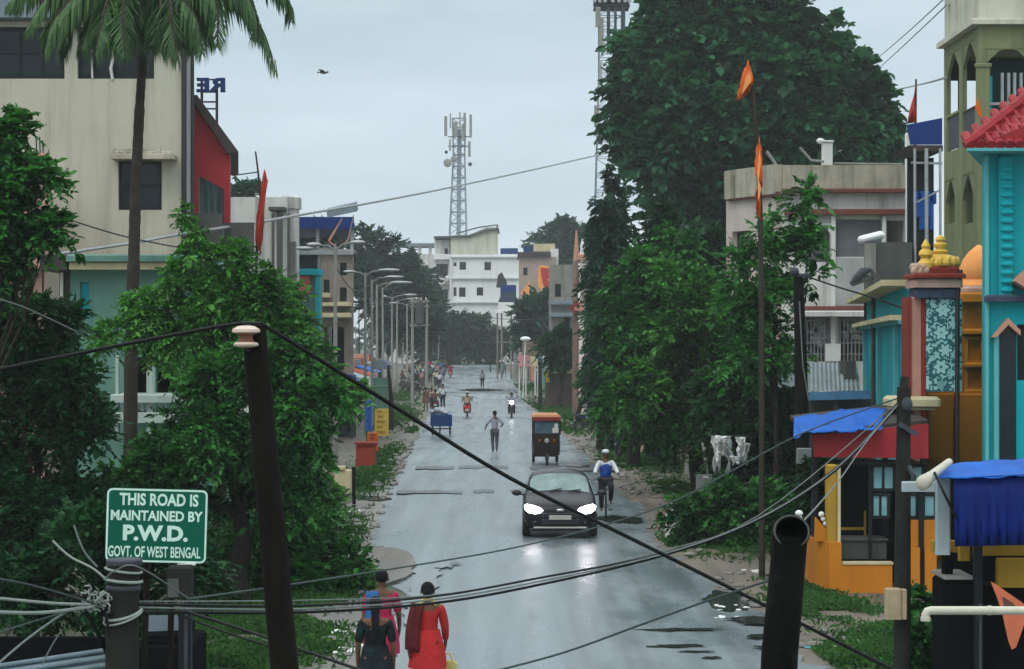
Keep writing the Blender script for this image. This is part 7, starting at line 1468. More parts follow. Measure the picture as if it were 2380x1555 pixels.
b = MB(); b.prism([(X(322, Y), Z(1478, Y)), (X(410, Y), Z(1474, Y)), (X(400, Y), Z(1440, Y)), (X(334, Y), Z(1440, Y))], (0, Y+.3, 0), (1,0,0), (0,0,1), (0,.02,.0)); b.build('cover', M['asbestos'], root)
b = MB(); b.cbox(X(418, Y), X(446, Y), Y-.1, Y+.05, 0, Z(1415, Y), .01); b.build('post', M['frame'], root)
# corrugated lean-to at the bottom left
Y = 17.2; root = thing('tin_roof_shed', 'dark open shed with a pale corrugated roof at the bottom left corner', 'shed', (X(120, Y), Y, 0))
b = MB()
for i, (za, zb_) in enumerate(((1548, 1510), (1566, 1528), (1584, 1546), (1602, 1566))): b.tube([P(-40, za+6, Y-i*.18), P(258, zb_, Y-i*.18)], .022, 8)
b.prism([(X(-40, Y), Z(1560, Y)), (X(258, Y), Z(1518, Y)), (X(258, Y), Z(1524, Y)), (X(-40, Y), Z(1566, Y))], (0, Y, 0), (1,0,0), (0,0,1), (0,-1.2,-.28)); b.build('roof', mat('bluish_tin_sheet', (.12, .17, .20), .5, .3, 2, (.05, .06, .065), .6, True, 1), root, True)
b = MB(); b.box(X(-40, Y), X(258, Y), Y+.5, Y+.6, 0, Z(1482, Y+.5)); b.build('dark_wall', M['void'], root)
# grey concrete pole with cable knot
Y = 16.0; k = Y/F
root = thing('utility_pole', 'thick grey concrete pole wrapped with cable loops in front of the green road board', 'utility pole', (X(284, Y), Y, 0))
b = MB(); b.tube([(X(280, Y), Y, 0), P(284, 1420, Y), P(289, 1306, Y)], [40*k, 38*k, 37*k], 22); b.tube([P(289, 1306, Y), P(289, 1300, Y)], [39*k, 39*k], 22); b.build('pole', M['polegrey'], root, True)
b = MB(); b.lathe(P(289, 1308, Y), [(39*k,-.02),(42*k,-.01),(42*k,.02),(39*k,.03)], 20); b.build('clamp', M['darksteel'], root, True); b = MB(); b.lathe(P(287, 1365, Y), [(38.5*k,-.02),(41*k,-.01),(41*k,.01),(38.5*k,.02)], 20); b.build('clamp', M['darksteel'], root, True)
def ring(b, px, py, rp, tilt, r, a0=0, a1=360, n=26, lift=0):
    c = P(px, py, Y); pts = [c + Vector((rp*k*math.cos(R(a)), -rp*k*math.sin(R(a)), tilt*k*math.cos(R(a)) - lift*k*math.sin(R(a)))) for a in [a0 + (a1-a0)*i/n for i in range(n+1)]]
    b.tube(pts, r, 7)
for a_ in ((287, 1325, 41, -6, .010, -20, 200, 26, 0), (287, 1348, 42, -4, .012, -10, 190, 26, 0), (286, 1425, 42, 8, .012, -15, 195, 26, 10), (286, 1432, 44, 12, .008, -15, 195, 26, 12)):
    b = MB(); ring(b, *a_); b.build('cable_loop', M['palecable'], root, True)
b = MB(); q = random.Random(5)
for i in range(16):
    c = P(q.uniform(196, 250), q.uniform(1365, 1422), Y-.16); pts = []
    for j in range(9): a = j/8*5.2 + i; pts.append(c + Vector((q.uniform(.02,.05)*math.cos(a), -.02 + .03*math.sin(a*1.3), q.uniform(.02,.05)*math.sin(a))))
    b.tube(pts, q.uniform(.004, .008), 6)
b.build('wire_knot', M['palecable'], root, True)
b = MB()
for i in range(9):
    c = P(q.uniform(185, 248), q.uniform(1385, 1425), Y-.10); b.ell(c, (q.uniform(.04,.08), .04, q.uniform(.03,.05)), 9, 6)
b.build('tape_bundle', M['cable'], root, True)
# rusty black pipe pole with open end, right
Y = 11.5; k = Y/F; bot = Vector((X(1770, Y), Y, 0)); p1 = P(1812, 1520, Y); p2 = P(1833, 1290, Y); p3 = P(1838, 1238, Y-.02)
root = thing('utility_pole', 'thick rusty black pipe post with a gaping open end at the lower right', 'pipe post', bot)
b = MB(); b.tube([bot, p1, p2, p3], [44*k, 43*k, 41*k, 40*k], 22, False)
# bent-over mouth looking at the road
c = P(1838, 1240, Y-.02); nn = 22; ro, ri = 44*k, 36*k; ax = Vector((0, -.90, .436)); uy_ = Vector((0, .436, .90)); vs_ = []
for r_, d_ in ((40*k, -.10), (ro, -.02), (ro, .035), (ri, .035), (ri, -.30)):
    for j in range(nn): t = 2*PI*j/nn; vs_.append(c + Vector((1,0,0))*r_*math.cos(t) + uy_*r_*.95*math.sin(t) + ax*d_)
b.add(vs_, [(i*nn+j, i*nn+(j+1)%nn, (i+1)*nn+(j+1)%nn, (i+1)*nn+j) for i in range(4) for j in range(nn)] + [tuple(range(4*nn, 5*nn))]); b.build('pipe', M['poleblack'], root, True)
b = MB(); rr_ = [c + ax*.036 + Vector((1,0,0))*40*k*math.cos(2*PI*j/30) + uy_*40*k*.95*math.sin(2*PI*j/30) for j in range(31)]; b.tube(rr_, 2.6*k, 6, False); b.build('rim', M['greycon'], root, True)
b = MB(); b.ell(P(1857, 1193, Y), (.022,.022,.018), 10, 7); b.tube([P(1857, 1197, Y), P(1866, 1212, Y)], .010, 6); b.build('insulator', M['farwhite'], root, True)
# grey pole with beige meter box, right
Y = 22.0; k = Y/F; root = thing('utility_pole', 'slim dark grey pole carrying a beige meter box at the right', 'utility pole', (X(2096, Y), Y, 0))
b = MB(); b.tube([(X(2096, Y), Y, 0), P(2097, 1400, Y), P(2101, 900, Y)], [21*k, 20*k, 16*k], 14); b.tube([P(2101, 900, Y), P(2103, 875, Y)], [11*k, 9*k], 12); b.build('pole', M['polegrey'], root, True)
b = MB(); b.bar(P(2090, 985, Y-.1), P(2130, 1010, Y-.1), .05); b.build('clamp', M['darksteel'], root); b = MB(); b.tube([P(2112, 1085, Y-.05), P(2124, 1105, Y-.12), P(2120, 1130, Y-.1)], .03, 7); b.build('hook', M['darksteel'], root, True); b = MB(); b.ell(P(2108, 940, Y-.08), (.06,.05,.08), 10, 7); b.build('insulator', M['darksteel'], root, True)
o = MB(); o.cbox(X(2051, Y), X(2087, Y), Y-.22, Y-.09, Z(1434, Y), Z(1363, Y), .012); o.cbox(X(2087, Y)+.002, X(2100, Y), Y-.20, Y-.09, Z(1434, Y), Z(1365, Y), .008); o = o.build('meter_box', M['beigebox'], root)
b = MB(); b.cbox(X(2058, Y), X(2080, Y), Y-.226, Y-.221, Z(1426, Y), Z(1372, Y), .001); b.build('door', M['beigebox'], o, base=root.location)
# dark pole behind the flag pole
Y = 42.0; root = thing('utility_pole', 'thick dark leaning pole between the bamboo flag pole and the grey white house', 'utility pole', (X(1868, Y), Y, 0))
b = MB(); b.tube([(X(1870, Y), Y, 0), P(1864, 960, Y), P(1856, 640, Y)], [.15, .145, .10], 12); b.build('pole', M['poledark'], root, True)
b = MB(); b.ell(P(1846, 632, Y-.1), (.10,.10,.10), 10, 7); b.ell(P(1874, 640, Y-.1), (.06,.06,.07), 8, 6); b.bar(P(1836, 636, Y-.1), P(1884, 642, Y-.1), .06); b.build('crossarm', M['darksteel'], root)
b = MB(); b.cbox(X(1848, Y), X(1884, Y), Y-.28, Y-.16, Z(1076, Y), Z(1040, Y), .02); b.build('meter_box', M['grey'], root)
b = MB(); b.tube([P(1858, 700, Y-.16), P(1866, 850, Y-.17), P(1880, 930, Y-.18)], .014, 6); b.build('down_wire', M['greycable'], root, True)
# cables
def cable(label, pts, r, mt='cable', sub=6, sag=0):
    """pts: (photo column, photo row, distance); drawn as a smooth hanging line"""
    W_ = [P(*p) for p in pts]; out = []
    for i in range(len(W_)-1):
        p0 = W_[max(i-1, 0)]; p1, p2 = W_[i], W_[i+1]; p3 = W_[min(i+2, len(W_)-1)]
        for j in range(sub):
            t = j/sub; out.append(.5*((2*p1) + (p2-p0)*t + (2*p0-5*p1+4*p2-p3)*t*t + (3*p1-p0-3*p2+p3)*t**3))
    out.append(W_[-1]); b = MB(); b.tube(out, r, 7); c = W_[len(W_)//2]
    o = b.build('overhead_cable', M[mt], None, True, base=c); return tag(o, label, 'cable')
cable('thick black cable falling from the insulator of the leaning pole to the lower right', [(560, 752, 12), (600, 754, 12), (640, 772, 12.02), (900, 934, 12.4), (1180, 1108, 13), (1500, 1268, 13.6), (1800, 1418, 14.2), (2140, 1590, 14.8)], .0135)
cable('thick black cable running left from the insulator of the leaning pole', [(-60, 871, 13), (0, 858, 12.9), (260, 806, 12.5), (480, 764, 12.1), (560, 752, 12)], .012)
bp = [(322, 1413, 16), (680, 1414, 17), (1000, 1393, 18.3), (1250, 1350, 19.4), (1545, 1285, 20.6), (1760, 1205, 21.3), (1940, 1090, 21.8), (2086, 940, 22)]
cable('upper black cable of the bundle sagging across the road', [(322, 1404, 16)] + [(x, y-6 if x < 1500 else y, d) for x, y, d in bp[1:]], .011)
cable('lower black cable of the bundle sagging across the road', [(322, 1422, 16)] + [(x, y+10 if x < 1500 else y+5, d+.05) for x, y, d in bp[1:]], .013)
cable('pale grey cable lying along the sagging bundle', [(322, 1412, 16)] + [(x, y+2 if x < 1500 else y+2, d-.03) for x, y, d in bp[1:]], .0085, 'greycable')
cable('thin grey cable on top of the sagging bundle', [(322, 1398, 16.1), (680, 1396, 17.1), (1000, 1384, 18.4), (1250, 1345, 19.5), (1500, 1290, 20.5), (1760, 1200, 21.4), (2086, 936, 22.1)], .006, 'greycable')
cable('thin single wire crossing below the grey car', [(440, 1392, 16.6), (700, 1355, 18), (1000, 1308, 19.6), (1200, 1272, 20.5), (1400, 1222, 21.3), (1560, 1168, 21.6), (1700, 1095, 21.8), (1870, 1005, 21.9), (2088, 925, 22)], .0085, 'wire')
cable('thin dark wire in the bottom right of the road', [(1100, 1572, 14), (1300, 1520, 14), (1490, 1452, 13.5), (1640, 1398, 12.6), (1800, 1345, 11.6)], .0075, 'wire')
cable('long grey cable crossing the open sky to the large tree', [(40, 604, 50), (300, 566, 54), (410, 546, 55.5), (600, 517, 62), (700, 499, 68), (870, 470, 82), (1050, 435, 98), (1250, 392, 112), (1400, 358, 122), (1740, 282, 135), (2100, 205, 116), (2200, 180, 66)], .045, 'steel')
cable('thin wire crossing in front of the cream building wall', [(60, 475, 50), (190, 520, 51), (300, 552, 52.5), (420, 576, 54)], .02, 'wire')
cable('thin wire hanging over the dark left leaves', [(-20, 690, 28), (60, 716, 29), (180, 772, 31)], .012, 'greycable')
cable('dark wire from the thick dark pole to the tiled gate pillar', [(1868, 640, 42), (1950, 668, 41.5), (2030, 692, 41), (2112, 722, 40)], .018, 'cable')
cable('pale wire from the black pipe post up to the slim grey pole', [(1866, 1212, 11.5), (1905, 1170, 14), (1955, 1110, 18), (2015, 1025, 20.5), (2088, 940, 22)], .006, 'greycable')
cable('dark guy rope under the white awning pole', [(2172, 1098, 20.9), (2196, 1150, 20.7), (2224, 1205, 20.9)], .014, 'cable')
for lb, yy in (('upper faint wire in the top right sky', 0), ('lower faint wire in the top right sky', 22)): cable(lb, [(2040, 135+yy*1.2, 120), (2110, 75+yy, 90), (2200, -8+yy*.9, 64)], .022, 'greycable')
cable('wire from the red flag pole to the white house corner', [(540, 408, 64), (570, 404, 63), (598, 400, 60)], .02, 'greycable')
cable('upper black guy wire running down right of the green road board', [(440, 1424, 16.2), (560, 1462, 16), (700, 1510, 15.6), (880, 1572, 15)], .012)
cable('lower black guy wire running down right of the green road board', [(430, 1434, 16.3), (520, 1468, 16.2), (640, 1506, 16), (700, 1522, 15.8)], .009)
for i, (lb, pts, r, mt) in enumerate([('bright cable at the left edge joining the wire knot, upper of two', [(-30, 1388, 14), (120, 1402, 15), (210, 1405, 15.8)], .011, 'palecable'), ('bright cable at the left edge joining the wire knot, lower of two', [(-30, 1422, 14), (100, 1424, 15), (215, 1410, 15.8)], .013, 'palecable'),
  ('dark cable rising left from the wire knot to the leaves', [(-30, 1340, 15), (80, 1362, 15.4), (220, 1402, 15.8)], .008, 'wire'), ('grey cable falling steeply left from the wire knot', [(-30, 1565, 14.6), (70, 1480, 15.2), (160, 1420, 15.7), (215, 1408, 15.8)], .009, 'greycable'), ('thin dark cable falling left from the wire knot', [(-30, 1480, 14.8), (60, 1450, 15.2), (190, 1412, 15.8)], .006, 'wire'),
  ('black cable dropping from the wire knot into the shed roof', [(198, 1420, 15.8), (226, 1470, 15.9), (252, 1530, 16), (270, 1580, 16)], .015, 'cable'), ('shorter black cable dropping beside the grey concrete pole', [(244, 1420, 15.8), (250, 1450, 15.8), (255, 1478, 15.8)], .012, 'cable'), ('thin pale wire slanting below the knot over the dark shed', [(98, 1545, 16), (118, 1505, 16), (140, 1470, 16)], .006, 'greycable'),
  ('white cable stub curling up left of the green road board, longer one', [(245, 1345, 15.9), (214, 1320, 15.9), (170, 1298, 15.9), (144, 1278, 15.9), (122, 1256, 15.9)], .009, 'palecable'), ('white cable stub curling up left of the green road board, shorter one', [(226, 1318, 16), (198, 1285, 16), (182, 1250, 16), (172, 1220, 16)], .008, 'greycable'),
  ('pale cable leaving the grey pole above the bundle', [(245, 1345, 15.8), (270, 1325, 15.75), (322, 1318, 15.8), (440, 1392, 16.6)], .006, 'greycable')]): cable(lb, pts, r, mt)
# ---------------------------------------------------------------- trees and plants
def ptree(name, label, base_px, spec, Y, n, leaf, m_, seed, cat='tree', basey=None, **kw):
    bl = pxblobs(spec, Y, kw.pop('depth', 1.0), kw.pop('shrink', 1.0)); return tree(name, label, cat, Vector((X(base_px, Y), Y + kw.pop('bdy', 0), g(Y))), bl, n, leaf, LF[m_], seed, **kw)
# left foreground foliage
ptree('leafy_tree', 'leafy branchy tree at the far left edge in front of the pink house', -110, [(34, 300, 34), (44, 345, 28, .3), (30, 400, 40, .3), (92, 415, 42), (70, 478, 62, .4), (14, 500, 46), (112, 540, 48), (44, 580, 60, .5), (118, 575, 26), (20, 640, 56, .3), (18, 290, 20), (30, 355, 30), (8, 440, 40)], 30, 9000, .115, 'mid', 11, trunk=.05, k=6, limbs=9)
ptree('leafy_tree', 'dense dark tree filling the left edge below the pink house', 60, [(50, 770, 90), (130, 750, 55, .5), (30, 890, 110, .5), (150, 880, 86), (90, 1010, 120, .6), (200, 1040, 80), (40, 1180, 110), (170, 1190, 100, .5), (80, 1300, 110)], 32, 42000, .105, 'dark', 12, shrink=.92, trunk=.16)
ptree('leafy_tree', 'bright green feathery tree in front of the teal house', 520, [(446, 540, 26), (438, 500, 20), (450, 595, 34), (545, 610, 44), (400, 650, 40), (470, 670, 60), (535, 690, 70), (610, 690, 62), (330, 705, 34), (390, 740, 66), (300, 760, 40), (480, 780, 76), (570, 780, 86), (650, 760, 52), (240, 790, 34), (400, 820, 46), (690, 800, 34), (350, 810, 30)], 38, 34000, .10, 'bright', 13, shrink=.88, trunk=.13, droop=.5, wid=.42, length=.55)
ptree('leafy_tree', 'dark bushy tree behind the leaning iron pole', 560, [(470, 900, 70, .6), (540, 890, 90), (640, 890, 86, .4), (735, 950, 66, -.4), (790, 930, 38), (440, 980, 66, .3), (400, 1050, 60), (530, 1020, 110, -.5), (660, 1030, 96), (735, 1030, 50), (330, 1080, 60), (300, 1150, 90), (430, 1150, 110), (580, 1160, 110), (680, 1150, 70), (705, 840, 40), (600, 820, 60)], 35, 46000, .10, 'mid', 14, shrink=.88, trunk=.18, droop=.45, length=.5)
ptree('leafy_bush', 'low leafy bush under the dark tree beside the left kerb', 660, [(600, 1290, 90), (720, 1290, 70), (500, 1330, 80), (650, 1340, 90), (790, 1330, 60), (740, 1350, 70), (560, 1390, 60), (700, 1240, 60), (830, 1352, 34)], 37, 17000, .115, 'mid', 15, 'bush', trunk=.05)
ptree('leafy_bush', 'dark bush behind the green road board', 330, [(200, 1330, 110), (330, 1290, 110), (420, 1350, 90), (80, 1400, 100), (300, 1390, 80)], 27, 11000, .11, 'dark', 16, 'bush', trunk=.05)
ptree('leafy_bush', 'light green sprig at the left kerb below the brick red box', 745, [(745, 1130, 40), (760, 1180, 36), (735, 1200, 45), (700, 1220, 50), (770, 1215, 24)], 48, 2600, .16, 'bright', 17, 'bush', trunk=.04)
ptree('leafy_tree', 'light green tree in front of the teal shop', 700, [(665, 720, 40), (690, 760, 36), (720, 830, 40), (640, 680, 30), (742, 880, 40), (800, 925, 38), (830, 915, 24)], 62, 4000, .24, 'bright', 18, trunk=.1)
# palm
Y = 40.0; rng = np.random.default_rng(21); rd = random.Random(21); kx = Y/F
root = thing('palm_tree', 'tall coconut palm with drooping fronds in front of the cream building', 'palm tree', (X(302, Y), Y, 0))
b = MB(); tp = [Vector((X(300, Y), Y, 0)), P(305, 800, Y), P(311, 600, Y), P(316, 420, Y), P(325, 240, Y), P(334, 100, Y), P(338, -10, Y), P(338, -60, Y)]
pts = []; rs_ = []
for i in range(len(tp)-1):
    for j in range(10): t = j/10; pts.append(tp[i].lerp(tp[i+1], t)); rs_.append((.135 - .012*i) * (1 + (.05 if j % 2 else -.02)))
pts.append(tp[-1]); rs_.append(.06); b.tube(pts, rs_, 12); b.build('trunk', M['palmbark'], root, True)
hub = P(338, -22, Y)
def frond(cps, nl=84, lw=.78):
    """cps: (photo column, photo row, depth offset) along the midrib, starting at the crown"""
    W_ = [hub] + [P(x, y, Y+d) for x, y, d in cps]; pts = []
    for i in range(len(W_)-1):
        p0, p1, p2, p3 = W_[max(0,i-1)], W_[i], W_[i+1], W_[min(i+2, len(W_)-1)]
        for j in range(8): t = j/8; pts.append(.5*((2*p1) + (p2-p0)*t + (2*p0-5*p1+4*p2-p3)*t*t + (3*p1-p0-3*p2+p3)*t**3))
    pts.append(W_[-1]); k = len(pts)-1
    b = MB(); b.tube(pts, [.042*(1-i/(k+1))+.006 for i in range(k+1)], 6); b.cur = 1
    for s in (-1, 1):
        for i in range(nl):
            t = .12 + .88*(i+rd.uniform(-.3,.3))/nl; t = min(max(t, .06), .995); j = min(k-1, int(t*k)); f = t*k-j; o = pts[j].lerp(pts[j+1], f); tan = (pts[j+1]-pts[j]).normalized()
            sv = tan.cross(Vector((0,0,1))); sv = sv.normalized() if sv.length > .1 else Vector((1,0,0))
            L_ = lw*(math.sin(PI*min(1, t*.8+.2))**.6)*rd.uniform(.8, 1.15) + .10; dr = sv*s*rd.uniform(.45,.8) + tan*rd.uniform(.5,.8) + Vector((0,0,-rd.uniform(.3,.95))); dr.normalize()
            m1 = o + dr*L_*.5 + Vector((0,0,.015)); e2 = o + (dr + Vector((0,0,-.5))).normalized()*L_; wv = (tan*.036 + Vector((0,0,.012)))*rd.uniform(.8,1.2)
            b.add([o-wv*.6, o+wv*.6, m1+wv, m1-wv, e2], [(0,1,2,3), (3,2,4)])
    b.build('frond', [M['palmbark'], LF['palm']], root)
for c_ in [[(240, -60, -.3), (150, -10, -.5), (95, 80, -.6)], [(260, -50, .3), (170, 30, .3), (140, 130, .4)], [(270, -20, -.6), (215, 40, -1), (190, 110, -1.2)], [(300, -30, -.6), (265, 30, -1.1), (250, 110, -1.3)], [(310, -10, .5), (290, 50, .9), (300, 120, 1)], [(345, 10, -.7), (352, 50, -1.0), (350, 115, -1.1)],
           [(380, -40, -.4), (420, 20, -.8), (425, 110, -.9)], [(400, -50, .3), (470, 10, .5), (495, 100, .6)], [(410, -60, -.2), (480, -20, -.3), (470, 80, -.4)], [(420, -70, .2), (540, -20, .3), (610, 70, .3), (640, 165, .2)], [(430, -75, -.3), (540, -50, -.4), (590, 20, -.5), (600, 90, -.5)], [(430, -90, .5), (580, -80, .8), (660, -20, .9), (676, 50, 1)],
           [(370, -20, .6), (400, 40, 1), (395, 130, 1.1)], [(330, 0, -.8), (315, 40, -1.2), (322, 100, -1.3)], [(230, -80, .4), (100, -50, .6), (20, 10, .7)], [(350, -90, .3), (420, -140, .5), (520, -130, .8)], [(300, -100, .3), (220, -140, .4), (120, -120, .5)], [(390, -30, -.2), (440, 40, -.3), (448, 120, -.3)], [(220, -40, -.9), (130, 40, -1.3), (105, 115, -1.4)], [(260, -10, -1.2), (235, 60, -1.6), (222, 125, -1.7)], [(300, -40, -1), (285, 40, -1.6), (290, 130, -1.8)], [(250, -70, -.4), (130, -30, -.8), (60, 70, -1)], [(400, -20, -1.1), (455, 40, -1.5), (470, 125, -1.6)], [(390, -10, -1.3), (400, 60, -1.8), (412, 140, -1.9)], [(430, -60, -.9), (500, 0, -1.3), (505, 110, -1.4)], [(370, 0, -1.2), (375, 60, -1.6), (372, 120, -1.7)]]:
    frond(c_)
b = MB()
for i in range(7): a_ = i*.9; b.ell(hub + Vector((.22*math.cos(a_), .22*math.sin(a_), -.30-.08*(i%3))), (.11,.11,.14), 9, 7)
b.build('coconuts', mat('green_coconut', (.06, .09, .02), .5, .2), root, True)
# right side
ptree('large_tree', 'huge round-crowned dark tree towering over the grey white house', 1700, [(1640, 80, 140), (1760, 70, 135, 1, 110), (1560, 150, 110, -1), (1850, 140, 120, 0), (1510, 230, 90), (1640, 200, 140, -2), (1800, 220, 160, -2), (1960, 220, 100), (1500, 320, 85), (1620, 340, 130, -2), (1760, 350, 150, -2), (1920, 330, 140, -2), (2010, 305, 75), (1560, 420, 100), (1680, 460, 110), (1600, 530, 100), (1700, 560, 90), (1575, 500, 50), (1540, 40, 60), (2050, 365, 40), (1830, 430, 120), (1455, 270, 50), (1900, 125, 85), (1800, 50, 85), (1950, 165, 80), (2000, 235, 75), (2030, 310, 65), (1480, 130, 70), (1470, 215, 66), (1475, 320, 62), (1700, 25, 90), (1600, 30, 70), (1640, 620, 90), (1570, 600, 50), (1690, 660, 60)], 100, 105000, .37, 'big', 31, trunk=.45, k=34, limbs=12, wid=.72, droop=.5, length=.10, clump=.29)
ptree('leafy_tree', 'mid green tree with pale tips standing on the right verge', 1632, [(1560, 585, 50, .5), (1480, 660, 70), (1570, 680, 80), (1640, 720, 80), (1500, 760, 95), (1620, 800, 110, -1), (1720, 820, 70), (1470, 860, 62), (1560, 880, 100, -1), (1680, 890, 95), (1480, 960, 70), (1610, 970, 80, -1), (1720, 960, 60), (1448, 940, 32), (1452, 820, 30), (1740, 740, 40), (1550, 1010, 50)], 62, 72000, .155, 'mid', 32, shrink=.93, trunk=.24, k=10, droop=.45)
ptree('leafy_tree', 'dark tree filling the gap between the cypresses and the mid green tree', 1470, [(1520, 620, 52), (1570, 540, 50), (1460, 700, 74), (1500, 800, 80), (1450, 900, 50), (1475, 980, 46), (1600, 620, 80), (1680, 620, 70), (1660, 720, 80), (1540, 720, 80), (1620, 860, 90), (1730, 800, 60), (1700, 680, 60)], 74, 34000, .22, 'dark', 39, trunk=.2)
ptree('leafy_tree', 'light sprays of leaves on the lower right of the mid green tree', 1660, [(1530, 640, 34, -2), (1620, 680, 36, -2), (1490, 900, 46, -2), (1450, 930, 36, -2), (1650, 770, 40, -2), (1560, 780, 40, -2), (1590, 720, 40, -2)], 61, 9000, .15, 'bright', 33, trunk=.08)
ptree('leafy_tree', 'thin leafy tree around the bamboo flag pole', 1800, [(1880, 465, 38), (1872, 520, 36), (1890, 590, 42), (1860, 560, 30), (1755, 560, 46), (1735, 640, 56), (1790, 610, 40), (1800, 700, 56), (1750, 730, 60), (1730, 820, 60), (1800, 800, 52), (1830, 680, 30), (1890, 650, 24)], 47, 9000, .14, 'mid', 34, trunk=.07, k=6, length=.6)
ptree('leafy_tree', 'dark shaded tree behind the bamboo flag pole and the white sheets', 1780, [(1700, 930, 80), (1780, 900, 80), (1820, 980, 56), (1740, 1030, 80), (1800, 1080, 60), (1680, 1040, 60), (1840, 1120, 60), (1760, 1130, 70)], 54, 26000, .16, 'dark', 35, trunk=.14)
ptree('leafy_bush', 'low green bush on the right verge beneath the white sheets', 1690, [(1620, 1200, 50), (1690, 1180, 60), (1750, 1190, 60), (1640, 1250, 60), (1720, 1250, 60), (1800, 1240, 55), (1600, 1250, 36), (1850, 1220, 50), (1560, 1210, 20)], 45, 15000, .115, 'mid', 36, 'bush', trunk=.04)
ptree('leafy_bush', 'dark foliage in the gap beside the orange stall', 1900, [(1890, 1120, 46), (1910, 1170, 40), (1890, 1220, 46), (1930, 1110, 36), (1880, 1290, 40), (1985, 1120, 40)], 40, 3600, .15, 'dark', 37, 'bush', trunk=.04)
ptree('leafy_bush', 'small bright weed bush below the meter box pole', 2140, [(2130, 1400, 26), (2150, 1440, 34), (2120, 1480, 36), (2160, 1520, 40), (2100, 1545, 40), (2130, 1540, 40)], 24, 2200, .10, 'mid', 38, 'bush', trunk=.02)
ptree('cypress_tree', 'tall narrow dark cypress left of the large tree, pointed one', 1425, [(1420, 430, 12, 0, 40), (1424, 490, 26, 0, 60), (1428, 570, 42, 0, 80), (1426, 680, 54, 0, 110), (1430, 800, 60, 0, 110)], 92, 18000, .2, 'cypress', 41, trunk=.16, clump=.5, droop=.9, k=12)
ptree('cypress_tree', 'narrow dark cypress left of the pointed one, blunt top', 1394, [(1402, 500, 22, 0, 40), (1404, 570, 30, 0, 80), (1410, 670, 32, 0, 100), (1412, 780, 34, 0, 100), (1416, 880, 36, 0, 90), (1424, 960, 32, 0, 60)], 86, 18000, .2, 'cypress', 42, trunk=.16, clump=.5, droop=.9, k=12)
ptree('round_tree', 'round dark bush-like tree above the yellow edged stall', 1304, [(1304, 815, 30), (1282, 812, 20), (1326, 815, 22), (1304, 795, 20)], 138, 4500, .38, 'dark', 43, trunk=.14)
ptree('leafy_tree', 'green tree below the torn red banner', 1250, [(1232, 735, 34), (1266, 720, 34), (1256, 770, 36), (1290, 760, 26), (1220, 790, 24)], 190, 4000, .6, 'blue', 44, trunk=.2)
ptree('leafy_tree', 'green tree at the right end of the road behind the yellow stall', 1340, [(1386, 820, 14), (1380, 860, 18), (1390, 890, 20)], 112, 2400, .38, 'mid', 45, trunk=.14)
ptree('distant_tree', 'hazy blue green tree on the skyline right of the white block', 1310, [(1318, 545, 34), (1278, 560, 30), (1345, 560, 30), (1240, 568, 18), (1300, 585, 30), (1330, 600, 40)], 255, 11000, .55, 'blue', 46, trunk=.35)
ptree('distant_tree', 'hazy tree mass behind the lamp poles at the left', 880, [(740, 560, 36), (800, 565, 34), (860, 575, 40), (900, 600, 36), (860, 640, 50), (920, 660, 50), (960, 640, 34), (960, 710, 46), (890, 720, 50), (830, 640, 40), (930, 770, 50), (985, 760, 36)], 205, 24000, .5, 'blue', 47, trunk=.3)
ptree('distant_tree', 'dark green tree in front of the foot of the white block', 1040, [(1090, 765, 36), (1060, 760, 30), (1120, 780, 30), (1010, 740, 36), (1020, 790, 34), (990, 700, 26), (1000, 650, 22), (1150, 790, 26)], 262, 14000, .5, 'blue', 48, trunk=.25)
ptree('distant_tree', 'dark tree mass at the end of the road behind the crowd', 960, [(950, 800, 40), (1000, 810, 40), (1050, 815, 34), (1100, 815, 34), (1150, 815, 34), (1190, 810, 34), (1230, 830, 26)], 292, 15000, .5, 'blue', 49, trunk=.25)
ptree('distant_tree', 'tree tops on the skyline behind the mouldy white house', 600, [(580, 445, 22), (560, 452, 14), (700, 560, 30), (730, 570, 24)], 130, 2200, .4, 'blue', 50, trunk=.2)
def wall_of_green():
    rng = np.random.default_rng(77); bl = []
    for i in range(60):
        t = i/59; xx = -330 + 660*t; 
        if -14 < xx < 6: continue
        bl.append(((xx, 420 + 30*math.sin(i*1.7), 5.5), (9, 7, 5.5 + 2*math.sin(i*2.3))))
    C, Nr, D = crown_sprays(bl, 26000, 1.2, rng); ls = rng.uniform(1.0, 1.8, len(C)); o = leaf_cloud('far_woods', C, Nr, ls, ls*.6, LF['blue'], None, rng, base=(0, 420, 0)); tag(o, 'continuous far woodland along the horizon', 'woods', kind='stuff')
wall_of_green()
